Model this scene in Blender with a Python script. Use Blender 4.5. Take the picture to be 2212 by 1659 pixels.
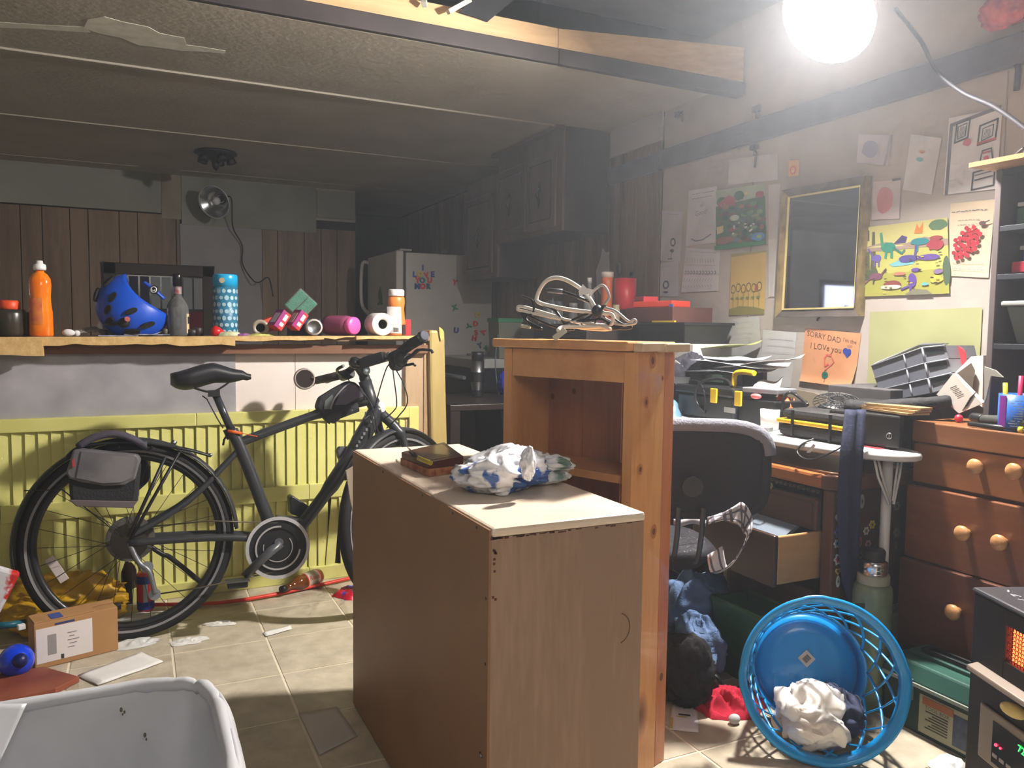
import bpy, bmesh, math, random
from mathutils import Vector, Matrix, noise
for o in list(bpy.data.objects): bpy.data.objects.remove(o)
SC = bpy.context.scene
COL = SC.collection
PI = math.pi
# ---------------- camera (eye 1.10 m above the floor) ----------------
F, CX, CY, EYE = 1700.0, 1106.0, 829.5, 1.10
_vY = Vector((290-CX, 700-CY, F)).normalized()
_vX = Vector((4650-CX, 755-CY, F)); _vX = (_vX - _vX.dot(_vY)*_vY).normalized()
_vZ = _vX.cross(_vY)
cam = bpy.data.objects.new('camera', bpy.data.cameras.new('camera'))
COL.objects.link(cam)
# columns: camera right, up, back in world axes
right = Vector((_vX.x, _vY.x, _vZ.x)); down = Vector((_vX.y, _vY.y, _vZ.y)); fwd = Vector((_vX.z, _vY.z, _vZ.z))
cam.matrix_world = Matrix(((right.x, -down.x, -fwd.x, 0), (right.y, -down.y, -fwd.y, 0), (right.z, -down.z, -fwd.z, EYE), (0, 0, 0, 1)))
cam.data.sensor_width = 36; cam.data.lens = 36*F/2212; cam.data.clip_start = .02
SC.camera = cam
# ---------------- world, lights, exposure ----------------
SC.view_settings.view_transform = 'Standard'; SC.view_settings.look = 'None'
SC.view_settings.exposure = 2.12; SC.view_settings.gamma = 1.0; SC.view_settings.use_curve_mapping = False
cy = SC.cycles
cy.max_bounces = 6; cy.diffuse_bounces = 3; cy.glossy_bounces = 3; cy.transmission_bounces = 6; cy.transparent_max_bounces = 8; cy.volume_bounces = 0
cy.caustics_reflective = False; cy.caustics_refractive = False; cy.use_adaptive_sampling = True; cy.adaptive_threshold = .06; cy.adaptive_min_samples = 14; cy.use_denoising = True; cy.sample_clamp_indirect = 6
W = bpy.data.worlds.new('world'); SC.world = W; W.use_nodes = True
W.node_tree.nodes['Background'].inputs[0].default_value = (.5, .55, .65, 1)
W.node_tree.nodes['Background'].inputs[1].default_value = .02
# thin scatter added to imitate lens glare around the lamp and lift blacks
_v = W.node_tree.nodes.new('ShaderNodeVolumeScatter'); _v.inputs['Density'].default_value = .016; _v.inputs['Anisotropy'].default_value = .45; _v.inputs['Color'].default_value = (.82, .89, 1, 1)
W.node_tree.links.new(_v.outputs[0], W.node_tree.nodes['World Output'].inputs['Volume'])
fl = bpy.data.lights.new('fill_light', 'AREA'); fl.shape = 'DISK'; fl.size = .8; fl.energy = 2.6; fl.color = (1, .93, .84)  # unseen fill added behind the camera, lights faces the work lamp misses
flo = bpy.data.objects.new('fill_light', fl); COL.objects.link(flo)
flo.location = (.25, -.7, 1.95); flo.rotation_euler = (math.radians(72), 0, math.radians(-12))

def at(px, py, X=None, Y=None, Z=None):
    """world point where the sight line through a photo pixel meets the plane X=, Y= or Z="""
    d = right*((px-CX)/F) + down*((py-CY)/F) + fwd
    if X is not None: t = X/d.x
    elif Y is not None: t = Y/d.y
    else: t = (Z-EYE)/d.z
    return Vector((d.x*t, d.y*t, EYE+d.z*t))
# ---------------- materials ----------------
def lin(c):
    return tuple(((v/255)/12.92 if v/255 <= .04045 else ((v/255+.055)/1.055)**2.4) for v in c)
MATS = {}
def mat(name, c, rough=.6, metal=0, c2=None, ns=8, bump=0, bs=60, trans=0, alpha=1, emis=0, coat=0, stretch=(1, 1, 1), ior=1.45, detail=4, ramp=(.35, .65), sheen=0):
    if name in MATS: return MATS[name]
    m = bpy.data.materials.new(name); m.use_nodes = True; nt = m.node_tree; N = nt.nodes; Lk = nt.links
    p = N['Principled BSDF']; col = lin(c)+(1,)
    p.inputs['Base Color'].default_value = col; p.inputs['Roughness'].default_value = rough
    p.inputs['Metallic'].default_value = metal; p.inputs['Transmission Weight'].default_value = trans
    p.inputs['Alpha'].default_value = alpha; p.inputs['IOR'].default_value = ior
    p.inputs['Coat Weight'].default_value = coat; p.inputs['Sheen Weight'].default_value = sheen
    if emis:
        p.inputs['Emission Color'].default_value = col; p.inputs['Emission Strength'].default_value = emis
    tc = N.new('ShaderNodeTexCoord'); mp = N.new('ShaderNodeMapping'); mp.inputs['Scale'].default_value = stretch
    Lk.new(tc.outputs['Object'], mp.inputs['Vector'])
    if c2 is not None:
        n = N.new('ShaderNodeTexNoise'); n.inputs['Scale'].default_value = ns; n.inputs['Detail'].default_value = detail
        Lk.new(mp.outputs[0], n.inputs['Vector'])
        r = N.new('ShaderNodeValToRGB'); r.color_ramp.elements[0].position = ramp[0]; r.color_ramp.elements[1].position = ramp[1]
        r.color_ramp.elements[0].color = col; r.color_ramp.elements[1].color = lin(c2)+(1,)
        Lk.new(n.outputs['Fac'], r.inputs[0]); Lk.new(r.outputs[0], p.inputs['Base Color'])
    if bump:
        n2 = N.new('ShaderNodeTexNoise'); n2.inputs['Scale'].default_value = bs; n2.inputs['Detail'].default_value = 3
        Lk.new(mp.outputs[0], n2.inputs['Vector'])
        b = N.new('ShaderNodeBump'); b.inputs['Strength'].default_value = bump; b.inputs['Distance'].default_value = .01
        Lk.new(n2.outputs['Fac'], b.inputs['Height']); Lk.new(b.outputs[0], p.inputs['Normal'])
    MATS[name] = m; return m
def wood(name, c1, c2, axis='Z', scale=6, knots=None, rough=.5, dist=3.0, fine=.35, coat=0):
    """grain running along an axis; optional dark knots"""
    if name in MATS: return MATS[name]
    m = bpy.data.materials.new(name); m.use_nodes = True; nt = m.node_tree; N = nt.nodes; Lk = nt.links
    p = N['Principled BSDF']; p.inputs['Roughness'].default_value = rough; p.inputs['Coat Weight'].default_value = coat
    tc = N.new('ShaderNodeTexCoord'); mp = N.new('ShaderNodeMapping')
    s = {'X': (.12, 1, 1), 'Y': (1, .12, 1), 'Z': (1, 1, .12)}[axis]; mp.inputs['Scale'].default_value = s
    Lk.new(tc.outputs['Object'], mp.inputs['Vector'])
    n = N.new('ShaderNodeTexNoise'); n.inputs['Scale'].default_value = scale; n.inputs['Detail'].default_value = 6; n.inputs['Distortion'].default_value = dist*.3
    Lk.new(mp.outputs[0], n.inputs['Vector'])
    n2 = N.new('ShaderNodeTexNoise'); n2.inputs['Scale'].default_value = scale*14; n2.inputs['Detail'].default_value = 3
    Lk.new(mp.outputs[0], n2.inputs['Vector'])
    mx = N.new('ShaderNodeMath'); mx.operation = 'MULTIPLY_ADD'; mx.inputs[1].default_value = fine; Lk.new(n2.outputs['Fac'], mx.inputs[0]); Lk.new(n.outputs['Fac'], mx.inputs[2])
    r = N.new('ShaderNodeValToRGB'); r.color_ramp.elements[0].position = .45; r.color_ramp.elements[1].position = .85
    r.color_ramp.elements[0].color = lin(c1)+(1,); r.color_ramp.elements[1].color = lin(c2)+(1,)
    Lk.new(mx.outputs[0], r.inputs[0]); out = r.outputs[0]
    if knots:
        v = N.new('ShaderNodeTexVoronoi'); v.inputs['Scale'].default_value = knots[1]
        mp2 = N.new('ShaderNodeMapping'); mp2.inputs['Scale'].default_value = {'X': (.5, 1, 1), 'Y': (1, .5, 1), 'Z': (1, 1, .5)}[axis]
        Lk.new(tc.outputs['Object'], mp2.inputs['Vector']); Lk.new(mp2.outputs[0], v.inputs['Vector'])
        r2 = N.new('ShaderNodeValToRGB'); r2.color_ramp.elements[0].position = .06; r2.color_ramp.elements[1].position = .16
        r2.color_ramp.elements[0].color = (1, 1, 1, 1); r2.color_ramp.elements[1].color = (0, 0, 0, 1)
        Lk.new(v.outputs['Distance'], r2.inputs[0])
        mm = N.new('ShaderNodeMixRGB'); mm.inputs[2].default_value = lin(knots[0])+(1,)
        Lk.new(r2.outputs[0], mm.inputs[0]); Lk.new(out, mm.inputs[1]); out = mm.outputs[0]
    Lk.new(out, p.inputs['Base Color'])
    b = N.new('ShaderNodeBump'); b.inputs['Strength'].default_value = .12; b.inputs['Distance'].default_value = .004
    Lk.new(n2.outputs['Fac'], b.inputs['Height']); Lk.new(b.outputs[0], p.inputs['Normal'])
    MATS[name] = m; return m
# ---------------- mesh builder (world coordinates) ----------------
def frame(d):
    d = Vector(d).normalized(); a = Vector((0, 0, 1)) if abs(d.z) < .9 else Vector((0, 1, 0))
    x = a.cross(d).normalized(); return x, d.cross(x), d
class MB:
    def __init__(s): s.v = []; s.f = []; s.m = []; s.mi = 0; s.sm = []; s.smooth = False
    def _add(s, vs, fs, smooth=None):
        o = len(s.v); s.v += [Vector(p) for p in vs]
        for f in fs: s.f.append(tuple(i+o for i in f)); s.m.append(s.mi); s.sm.append(s.smooth if smooth is None else smooth)
        return s
    def box(s, a, b):
        x0, y0, z0 = a; x1, y1, z1 = b
        return s.hexa([(x0, y0, z0), (x1, y0, z0), (x1, y1, z0), (x0, y1, z0)], [(x0, y0, z1), (x1, y0, z1), (x1, y1, z1), (x0, y1, z1)])
    def hexa(s, lo, hi):
        return s._add(list(lo)+list(hi), [(3, 2, 1, 0), (4, 5, 6, 7), (0, 1, 5, 4), (1, 2, 6, 5), (2, 3, 7, 6), (3, 0, 4, 7)])
    def obox(s, c, ex, ey, ez, hx, hy, hz):
        c = Vector(c); ex, ey, ez = Vector(ex)*hx, Vector(ey)*hy, Vector(ez)*hz
        q = [(-1, -1), (1, -1), (1, 1), (-1, 1)]
        return s.hexa([c+ex*i+ey*j-ez for i, j in q], [c+ex*i+ey*j+ez for i, j in q])
    def rbox(s, c, size, rz=0, rx=0, ry=0):
        M = Matrix.Rotation(rz, 3, 'Z') @ Matrix.Rotation(ry, 3, 'Y') @ Matrix.Rotation(rx, 3, 'X')
        return s.obox(c, M@Vector((1, 0, 0)), M@Vector((0, 1, 0)), M@Vector((0, 0, 1)), size[0]/2, size[1]/2, size[2]/2)
    def bar(s, p, q, w, h, up=(0, 0, 1)):
        p, q = Vector(p), Vector(q); d = (q-p).normalized(); x = Vector(up).cross(d)
        if x.length < 1e-4: x = Vector((1, 0, 0)).cross(d)
        x.normalize(); y = d.cross(x); return s.obox((p+q)/2, x, y, d, w/2, h/2, (q-p).length/2)
    def cyl(s, p, q, r0, r1=None, n=16, caps=True):
        r1 = r0 if r1 is None else r1; p, q = Vector(p), Vector(q); x, y, d = frame(q-p)
        vs = []
        for c, r in ((p, r0), (q, r1)):
            vs += [c+x*math.cos(2*PI*i/n)*r+y*math.sin(2*PI*i/n)*r for i in range(n)]
        s._add(vs, [(i, (i+1) % n, n+(i+1) % n, n+i) for i in range(n)], True)
        if caps: s._add(vs, [tuple(range(n-1, -1, -1)), tuple(range(n, 2*n))], False)
        return s
    def tube(s, pts, r, n=8, closed=False, flat=1.0, caps=True):
        pts = [Vector(p) for p in pts]; N = len(pts); vs = []; rs = r if isinstance(r, (list, tuple)) else [r]*N
        px = None
        for k, p in enumerate(pts):
            if closed: t = pts[(k+1) % N]-pts[k-1]
            else: t = pts[min(k+1, N-1)]-pts[max(k-1, 0)]
            if t.length < 1e-7: t = Vector((0, 0, 1))
            t.normalize()
            if px is None: px = frame(t)[0]
            else:
                px = px-px.dot(t)*t
                px = px.normalized() if px.length > 1e-5 else frame(t)[0]
            y = t.cross(px)
            vs += [p+px*math.cos(2*PI*i/n)*rs[k]+y*math.sin(2*PI*i/n)*rs[k]*flat for i in range(n)]
        fs = []
        for k in range(N if closed else N-1):
            k2 = (k+1) % N
            fs += [(k*n+i, k*n+(i+1) % n, k2*n+(i+1) % n, k2*n+i) for i in range(n)]
        s._add(vs, fs, True)
        if caps and not closed: s._add(vs, [tuple(range(n-1, -1, -1)), tuple(range((N-1)*n, N*n))], False)
        return s
    def lathe(s, prof, o=(0, 0, 0), d=(0, 0, 1), n=24, sy=1.0, arc=None):
        """prof: list of (radius, height) along d from o"""
        o = Vector(o); x, y, z = frame(d); vs = []
        for r, h in prof: vs += [o+z*h+x*math.cos(2*PI*i/n)*r+y*math.sin(2*PI*i/n)*r*sy for i in range(n)]
        fs = [(k*n+i, k*n+(i+1) % n, (k+1)*n+(i+1) % n, (k+1)*n+i) for k in range(len(prof)-1) for i in range(n)]
        return s._add(vs, fs, True)
    def ball(s, c, r, n=16, m=10):
        r = r if isinstance(r, (tuple, list)) else (r, r, r); c = Vector(c); vs = []
        for j in range(m+1):
            a = PI*j/m
            vs += [c+Vector((r[0]*math.sin(a)*math.cos(2*PI*i/n), r[1]*math.sin(a)*math.sin(2*PI*i/n), r[2]*math.cos(a))) for i in range(n)]
        return s._add(vs, [(j*n+i, (j+1)*n+i, (j+1)*n+(i+1) % n, j*n+(i+1) % n) for j in range(m) for i in range(n)], True)
    def grid(s, fn, nu, nv, smooth=True, wrap=False):
        vs = [fn(i/nu, j/nv) for j in range(nv+1) for i in range(nu+1)]
        return s._add(vs, [(j*(nu+1)+i, j*(nu+1)+i+1, (j+1)*(nu+1)+i+1, (j+1)*(nu+1)+i) for j in range(nv) for i in range(nu)], smooth)
    def prism(s, pts, off):
        """polygon pts (3D, planar) extruded by vector off"""
        n = len(pts); off = Vector(off); vs = [Vector(p) for p in pts]+[Vector(p)+off for p in pts]
        return s._add(vs, [tuple(range(n-1, -1, -1)), tuple(range(n, 2*n))]+[(i, (i+1) % n, n+(i+1) % n, n+i) for i in range(n)], False)
    def poly(s, pts): return s._add(pts, [tuple(range(len(pts)))], False)
def _make(name, b, mats, loc, parent=None, bev=0, solid=0, sub=0, kind=None, label=None, fixn=True):
    me = bpy.data.meshes.new(name); loc = Vector(loc)
    me.from_pydata([tuple(v-loc) for v in b.v], [], b.f)
    mats = mats if isinstance(mats, (list, tuple)) else [mats]
    for m in mats: me.materials.append(m)
    me.polygons.foreach_set('material_index', b.m); me.polygons.foreach_set('use_smooth', b.sm)
    if fixn:
        bm = bmesh.new(); bm.from_mesh(me); bmesh.ops.remove_doubles(bm, verts=bm.verts, dist=1e-6)
        bmesh.ops.recalc_face_normals(bm, faces=bm.faces); bm.to_mesh(me); bm.free()
    me.update()
    o = bpy.data.objects.new(name, me); COL.objects.link(o)
    if parent is not None: o.parent = parent; o.location = loc - Vector(parent['wl'])
    else: o.location = loc
    o['wl'] = tuple(loc)
    if sub: md = o.modifiers.new('s', 'SUBSURF'); md.levels = sub; md.render_levels = sub
    if solid: md = o.modifiers.new('t', 'SOLIDIFY'); md.thickness = solid; md.offset = 0
    if bev: md = o.modifiers.new('b', 'BEVEL'); md.width = bev; md.segments = 2; md.limit_method = 'ANGLE'; md.angle_limit = math.radians(40)
    if kind: o['kind'] = kind
    if label: o['label'] = label
    return o
def thing(name, label, cat, loc, group=None):
    o = bpy.data.objects.new(name, None); COL.objects.link(o); o.location = loc; o.empty_display_size = .05
    o['wl'] = tuple(loc); o['label'] = label; o['category'] = cat
    if group: o['group'] = group
    return o
def part(name, b, mats, T, **k): return _make(name, b, mats, T['wl'], parent=T, **k)
def single(name, label, cat, b, mats, group=None, **k):
    zs = min(v.z for v in b.v); c = sum((v for v in b.v), Vector())/len(b.v)
    o = _make(name, b, mats, (c.x, c.y, zs), **k); o['label'] = label; o['category'] = cat
    if group: o['group'] = group
    return o
def struct(name, b, mats, **k):
    c = sum((v for v in b.v), Vector())/len(b.v); o = _make(name, b, mats, c, **k); o['kind'] = 'structure'; return o
def strip(o):
    return o
_tc = {}
def text2d(t, size=1.0, bold=0):
    if (t, bold) in _tc: vs, fs = _tc[(t, bold)]
    else:
        cu = bpy.data.curves.new('t', 'FONT'); cu.body = t; cu.resolution_u = 2; cu.align_x = 'CENTER'; cu.align_y = 'CENTER'; cu.offset = bold
        ob = bpy.data.objects.new('t', cu); me = ob.to_mesh()
        vs = [tuple(v.co[:2]) for v in me.vertices]; fs = [tuple(p.vertices) for p in me.polygons]
        ob.to_mesh_clear(); bpy.data.objects.remove(ob); bpy.data.curves.remove(cu); _tc[(t, bold)] = (vs, fs)
    return [(x*size, y*size) for x, y in vs], fs
def text(b, t, c, ex, ey, size, nrm, off=.0008):
    vs, fs = text2d(t, size); c = Vector(c)+Vector(nrm)*off; b._add([c+Vector(ex)*x+Vector(ey)*y for x, y in vs], fs, False)
R = random.Random(7)
def heap(b, c, r, seed=0, n=44, fold=.35, fs=9, flat=0.0, edge=.25, squash=.7):
    """a crumpled cloth heap on the surface at c: irregular outline, soft rolling folds and creases"""
    c = Vector(c); sv = Vector((seed*3.1, seed*1.7, seed*.9)); R0 = (r[0]+r[1])/2; k = 1.0/R0
    sm = lambda x: math.sqrt(x*x+.006)
    def f(u, v):
        a = 2*PI*u; rad = v
        out = 1+edge*(noise.noise(Vector((math.cos(a)*1.3, math.sin(a)*1.3, 0))+sv)*1.4+.45*noise.noise(Vector((math.cos(a)*4, math.sin(a)*4, 3))+sv))
        x, y = math.cos(a)*rad*r[0]*out, math.sin(a)*rad*r[1]*out
        q = Vector((x*k, y*k, 0))*1.5+sv
        w = Vector((noise.noise(q*1.3+Vector((5, 3, 1))), noise.noise(q*1.3+Vector((1, 8, 2))), 0))*1.1
        q2 = q+w
        rid = 1-sm(noise.noise(q2*1.3))*2.0; rid2 = 1-sm(noise.noise(q2*3.1+Vector((9, 0, 0))))*2.0
        hgt = max(0, 1-rad**3.0)**squash
        lump = .75+.55*noise.noise(q*.9+Vector((2, 2, 7)))
        h = r[2]*hgt*(lump*(1-fold)+fold*(rid*.8+rid2*.28))
        s_ = .16*R0*noise.noise(q2*1.6+Vector((0, 7, 0)))*rad; t_ = .16*R0*noise.noise(q2*1.6+Vector((7, 0, 3)))*rad
        return c+Vector((x+s_, y+t_, max(.0012, h)))
    b.grid(f, n, n//2, True); return b
def bundle(b, c, r, seed=0, n=64, amp=.3, fs=2.2, floor=None):
    """a balled-up cloth or bag: rounded lump with rolling creases, flattened where it lies"""
    c = Vector(c); sv = Vector((seed*2.3, seed*1.1, seed*.7)); sm = lambda x: math.sqrt(x*x+.004)
    def f(u, v):
        a, t = 2*PI*u, PI*v; d = Vector((math.sin(t)*math.cos(a), math.sin(t)*math.sin(a), math.cos(t)))
        q = d*fs*.6+sv; w = Vector((noise.noise(q*1.2), noise.noise(q*1.2+Vector((4, 1, 2))), noise.noise(q*1.2+Vector((1, 7, 5)))))*1.3; q = q+w
        k = 1+amp*(1.1*noise.noise(q*.7)+.75*(.45-sm(noise.noise(q*1.6))*1.6)+.1*(.4-sm(noise.noise(q*3.2+Vector((3, 3, 3))))*1.5))
        p = c+Vector((d.x*r[0]*k, d.y*r[1]*k, r[2]+d.z*r[2]*k)); p.z = max(p.z, c.z+.0012); return p
    b.grid(f, n, n*2//3, True); return b
def sheet(b, P, Q, S, T2, lift=.004, nu=8, nv=8, seed=0, nrm=Vector((0, 0, 1)), curl=0.0):
    """a paper sheet on 4 corners with slight waviness"""
    P, Q, S, T2 = Vector(P), Vector(Q), Vector(S), Vector(T2)
    def f(u, v):
        p = (P*(1-u)+Q*u)*(1-v)+(T2*(1-u)+S*u)*v
        e = max(0, (u-.7)/.3)**2*max(0, (.4-v)/.4)
        return p+nrm*(lift*(.6+.5*noise.noise(Vector((u*2.3+seed, v*2.1, seed*2))))+curl*e)
    b.grid(f, nu, nv, True); return b
def smooth_path(pts, k=6):
    pts = [Vector(p) for p in pts]; out = []
    for i in range(len(pts)-1):
        p0, p1, p2, p3 = pts[max(i-1, 0)], pts[i], pts[i+1], pts[min(i+2, len(pts)-1)]
        for j in range(k):
            t = j/k
            out.append(.5*((2*p1)+(p2-p0)*t+(2*p0-5*p1+4*p2-p3)*t*t+(3*p1-p0-3*p2+p3)*t**3))
    out.append(pts[-1]); return out
def letter(name, label, ch, c, ex, ey, size, nrm, m, group, thick=.004):
    b = MB(); vs, fs = text2d(ch, size, .05); c = Vector(c); ex, ey, nrm = Vector(ex), Vector(ey), Vector(nrm)
    lo = [c+ex*x+ey*y+nrm*.0006 for x, y in vs]; hi = [p+nrm*thick for p in lo]; n = len(vs)
    b._add(hi, fs, False); cnt = {}
    for f in fs:
        for i in range(len(f)): e = (f[i], f[(i+1) % len(f)]); cnt[tuple(sorted(e))] = cnt.get(tuple(sorted(e)), 0)+1
    b._add(lo+hi, [tuple(reversed(f)) for f in fs]+[(e[0], e[1], e[1]+n, e[0]+n) for e, k in cnt.items() if k == 1], False)
    return single(name, label, 'magnet', b, m, group=group)
# =============== palette ===============
white_paint = mat('white_paint', (222, 212, 204), .6, c2=(205, 194, 186), ns=3, bump=.15, bs=25)
ceil_m = mat('ceiling_paint', (180, 175, 163), .75, c2=(168, 163, 150), ns=2.5, bump=.2, bs=40)
right_m = mat('right_wall_paint', (182, 175, 168), .6, c2=(168, 161, 156), ns=4, bump=.12, bs=30)
far_white = mat('far_wall_paint', (176, 172, 164), .7, c2=(160, 156, 150), ns=3)
panel_w = wood('dark_panelling', (86, 70, 56), (126, 104, 84), 'Z', 5, rough=.55)
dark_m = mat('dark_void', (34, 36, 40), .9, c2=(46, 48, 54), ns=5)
strip_m = mat('dark_beam_edge', (58, 50, 50), .6, c2=(44, 40, 42), ns=6)
timber = wood('pale_timber', (214, 184, 140), (186, 150, 108), 'X', 5, knots=((120, 80, 50), 3))
blk = mat('black_plastic', (24, 25, 28), .45)
blk2 = mat('black_rubber', (20, 20, 22), .75, bump=.1, bs=200)
blk3 = mat('satin_black', (40, 42, 46), .4, bump=.02)
chrome = mat('chrome', (200, 200, 205), .2, metal=1)
steel = mat('steel', (150, 152, 156), .35, metal=1)
paper = mat('white_paper', (226, 226, 228), .7, bump=.05, bs=30)
XW = 2.5      # right wall
ZC = 2.232    # kitchen ceiling
# =============== floor ===============
grout = mat('tile_joint', (226, 216, 194), .6)
tile_m = mat('floor_tile', (204, 194, 174), .42, c2=(172, 162, 142), ns=14, bump=.12, bs=70, detail=8, ramp=(.3, .7))
b = MB(); b.box((-3.2, -1.6, -.05), (3.2, 8.2, -.002)); floor = struct('floor', b, grout)
TS = .305; tm = {}
mesh_tile = None
x0t, y0t = .40, 1.58
for i in range(-6, 9):
    for j in range(-4, 10):
        x = x0t+i*TS; y = y0t+j*TS+(0)
        if x > XW or x < -1.3 or y < .3 or y+TS > 4.3: continue
        g = .0035
        if mesh_tile is None:
            b = MB(); b.hexa([(g, g, -.004), (TS-g, g, -.004), (TS-g, TS-g, -.004), (g, TS-g, -.004)], [(g+.001, g+.001, 0), (TS-g-.001, g+.001, 0), (TS-g-.001, TS-g-.001, 0), (g+.001, TS-g-.001, 0)])
            o = _make('tile', b, tile_m, (0, 0, 0)); mesh_tile = o.data; bpy.data.objects.remove(o)
        o = bpy.data.objects.new('tile', mesh_tile); COL.objects.link(o); o.parent = floor
        k = (i*7+j*3) % 4
        o.rotation_euler = (0, 0, k*PI/2); dx, dy = [(0, 0), (TS, 0), (TS, TS), (0, TS)][k]
        o.location = Vector((x+dx, y+dy, 0))-Vector(floor['wl'])
# tile material varies by object so neighbours differ
nt = tile_m.node_tree; oi = nt.nodes.new('ShaderNodeObjectInfo'); mp = [n for n in nt.nodes if n.type == 'MAPPING'][0]
vm = nt.nodes.new('ShaderNodeCombineXYZ'); mu = nt.nodes.new('ShaderNodeMath'); mu.operation = 'MULTIPLY'; mu.inputs[1].default_value = 20
nt.links.new(oi.outputs['Random'], mu.inputs[0]); nt.links.new(mu.outputs[0], vm.inputs[0]); nt.links.new(mu.outputs[0], vm.inputs[1]); nt.links.new(vm.outputs[0], mp.inputs['Location'])
# =============== walls ===============
b = MB(); b.box((XW, -1.6, 0), (XW+.12, 8.2, 2.62)); wall_right = struct('wall_right', b, right_m)
b = MB(); b.box((-3.1, -1.6, 0), (-3.0, 8.2, 2.62)); struct('wall_left', b, far_white)
b = MB(); b.box((-3.1, -1.7, 0), (XW+.1, -1.6, 2.62)); struct('wall_front', b, far_white)
YB = 6.6
b = MB(); b.box((-3.0, YB, 0), (1.69, YB+.1, ZC)); wall_back = struct('wall_back', b, far_white)
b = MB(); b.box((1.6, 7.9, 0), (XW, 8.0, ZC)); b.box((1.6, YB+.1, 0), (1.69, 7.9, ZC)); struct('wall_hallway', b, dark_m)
# pale door leaf seen at the end of the dark passage, above the refrigerator
b = MB(); p0 = at(900, 430, Y=7.86); p1 = at(985, 545, Y=7.86)
b.box((p0.x, 7.84, .02), (p1.x+.02, 7.88, p0.z)); struct('door_1', b, mat('pale_door', (150, 160, 172), .6, c2=(130, 140, 150), ns=3), bev=.004)
# back wall planks (dark panelling) and pale boards above
def planks(parent, plane, a0, a1, z0, z1, widths, side, seed=1, th=.008):
    rr = random.Random(seed); a = a0; k = 0
    while a < a1-.01:
        w = widths[k % len(widths)]*rr.uniform(.9, 1.1); e = min(a+w, a1); b = MB()
        g = .003
        if side == 'Y': b.box((a+g, plane-th, z0), (e-g, plane, z1))
        else: b.box((plane-th, a+g, z0), (plane, e-g, z1))
        part('plank', b, panel_w, parent, bev=.001); a = e; k += 1
b = MB(); b.box((-1.6, YB-.006, 0), (1.69, YB, 1.97)); bk = part('backing', b, mat('groove_black', (22, 18, 16), .9), wall_back)
W8 = [.13, .28, .21, .27, .13, .19, .13, .19]
planks(wall_back, YB-.006, -1.6, .33, 0, 1.93, W8, 'Y', 3)
planks(wall_back, YB-.006, .93, 1.69, 0, 1.9, [.12, .2, .13], 'Y', 5)
b = MB(); b.box((.33, YB-.016, .9), (.93, YB-.004, 1.87)); part('patch_board', b, mat('grey_board', (150, 148, 152), .7, c2=(138, 136, 142), ns=3), wall_back)
z = at(0, 445, Y=YB-.02).z; z2 = at(388, 474, Y=YB-.02).z
up_m = mat('upper_board', (140, 142, 134), .75, c2=(128, 130, 122), ns=3)
b = MB(); b.box((-1.6, YB-.022, 1.94), (.2, YB-.006, ZC)); part('upper_board', b, up_m, wall_back)
b = MB(); b.box((.203, YB-.022, 1.90), (.34, YB-.006, ZC)); part('upper_board', b, mat('stained_board', (116, 108, 92), .75, c2=(138, 132, 118), ns=5), wall_back)
b = MB(); b.box((.343, YB-.022, 1.865), (1.36, YB-.006, ZC)); part('upper_board', b, up_m, wall_back)
b = MB(); b.box((1.363, YB-.022, 1.99), (1.685, YB-.006, ZC-.02)); part('upper_board', b, up_m, wall_back, bev=.01)
# kitchen window in the back wall: dark frame, grey slatted curtain, dark red valance below
wa, wb = at(222, 566, Y=YB-.03), at(462, 575, Y=YB-.03)
fr = mat('window_frame_brown', (44, 36, 34), .6, c2=(56, 46, 42), ns=6)
b = MB(); x0, x1, zt, zb = wa.x, wb.x, wa.z, 1.0; w = .085
b.box((x0, YB-.05, zt-w), (x1, YB-.02, zt)); b.box((x0, YB-.05, zb), (x0+w, YB-.02, zt)); b.box((x1-w, YB-.05, zb), (x1, YB-.02, zt)); b.box((x0, YB-.05, zb-.05), (x1, YB-.02, zb))
win = struct('window_1', b, fr, bev=.004)
b = MB(); b.box((x0+w, YB-.03, zb), (x1-w, YB-.025, zt-w)); part('pane', b, mat('dark_glass', (30, 34, 44), .1), win)
for k in range(9):
    b = MB(); xx = x0+w+.01+k*.075
    if xx+.06 > x1-w: break
    b.box((xx, YB-.042, zb+.22), (xx+.062, YB-.034, zt-w-.01)); part('curtain_strip', b, mat('grey_curtain', (132, 138, 144), .8) if k > 2 else mat('navy_curtain', (40, 46, 66), .8), win)
b = MB(); b.box((x0+w+.3, YB-.045, zb), (x1-w, YB-.033, zb+.2)); part('red_cloth', b, mat('wine_cloth', (96, 26, 38), .85), win)
# guessed glowing pane, added far left in the kitchen for the mirror's bright patch
b = MB(); b.box((-2.72, YB-.03, 1.15), (-2.05, YB-.001, 1.22)); b.box((-2.72, YB-.03, 1.64), (-2.05, YB-.001, 1.7)); b.box((-2.72, YB-.03, 1.22), (-2.66, YB-.001, 1.64)); b.box((-2.11, YB-.03, 1.22), (-2.05, YB-.001, 1.64)); w2 = struct('added_glow_pane', b, fr)
b = MB(); b.box((-2.66, YB-.012, 1.22), (-2.11, YB-.008, 1.64)); part('pane', b, mat('bright_pane', (235, 240, 255), .3, emis=.5), w2)
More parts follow.
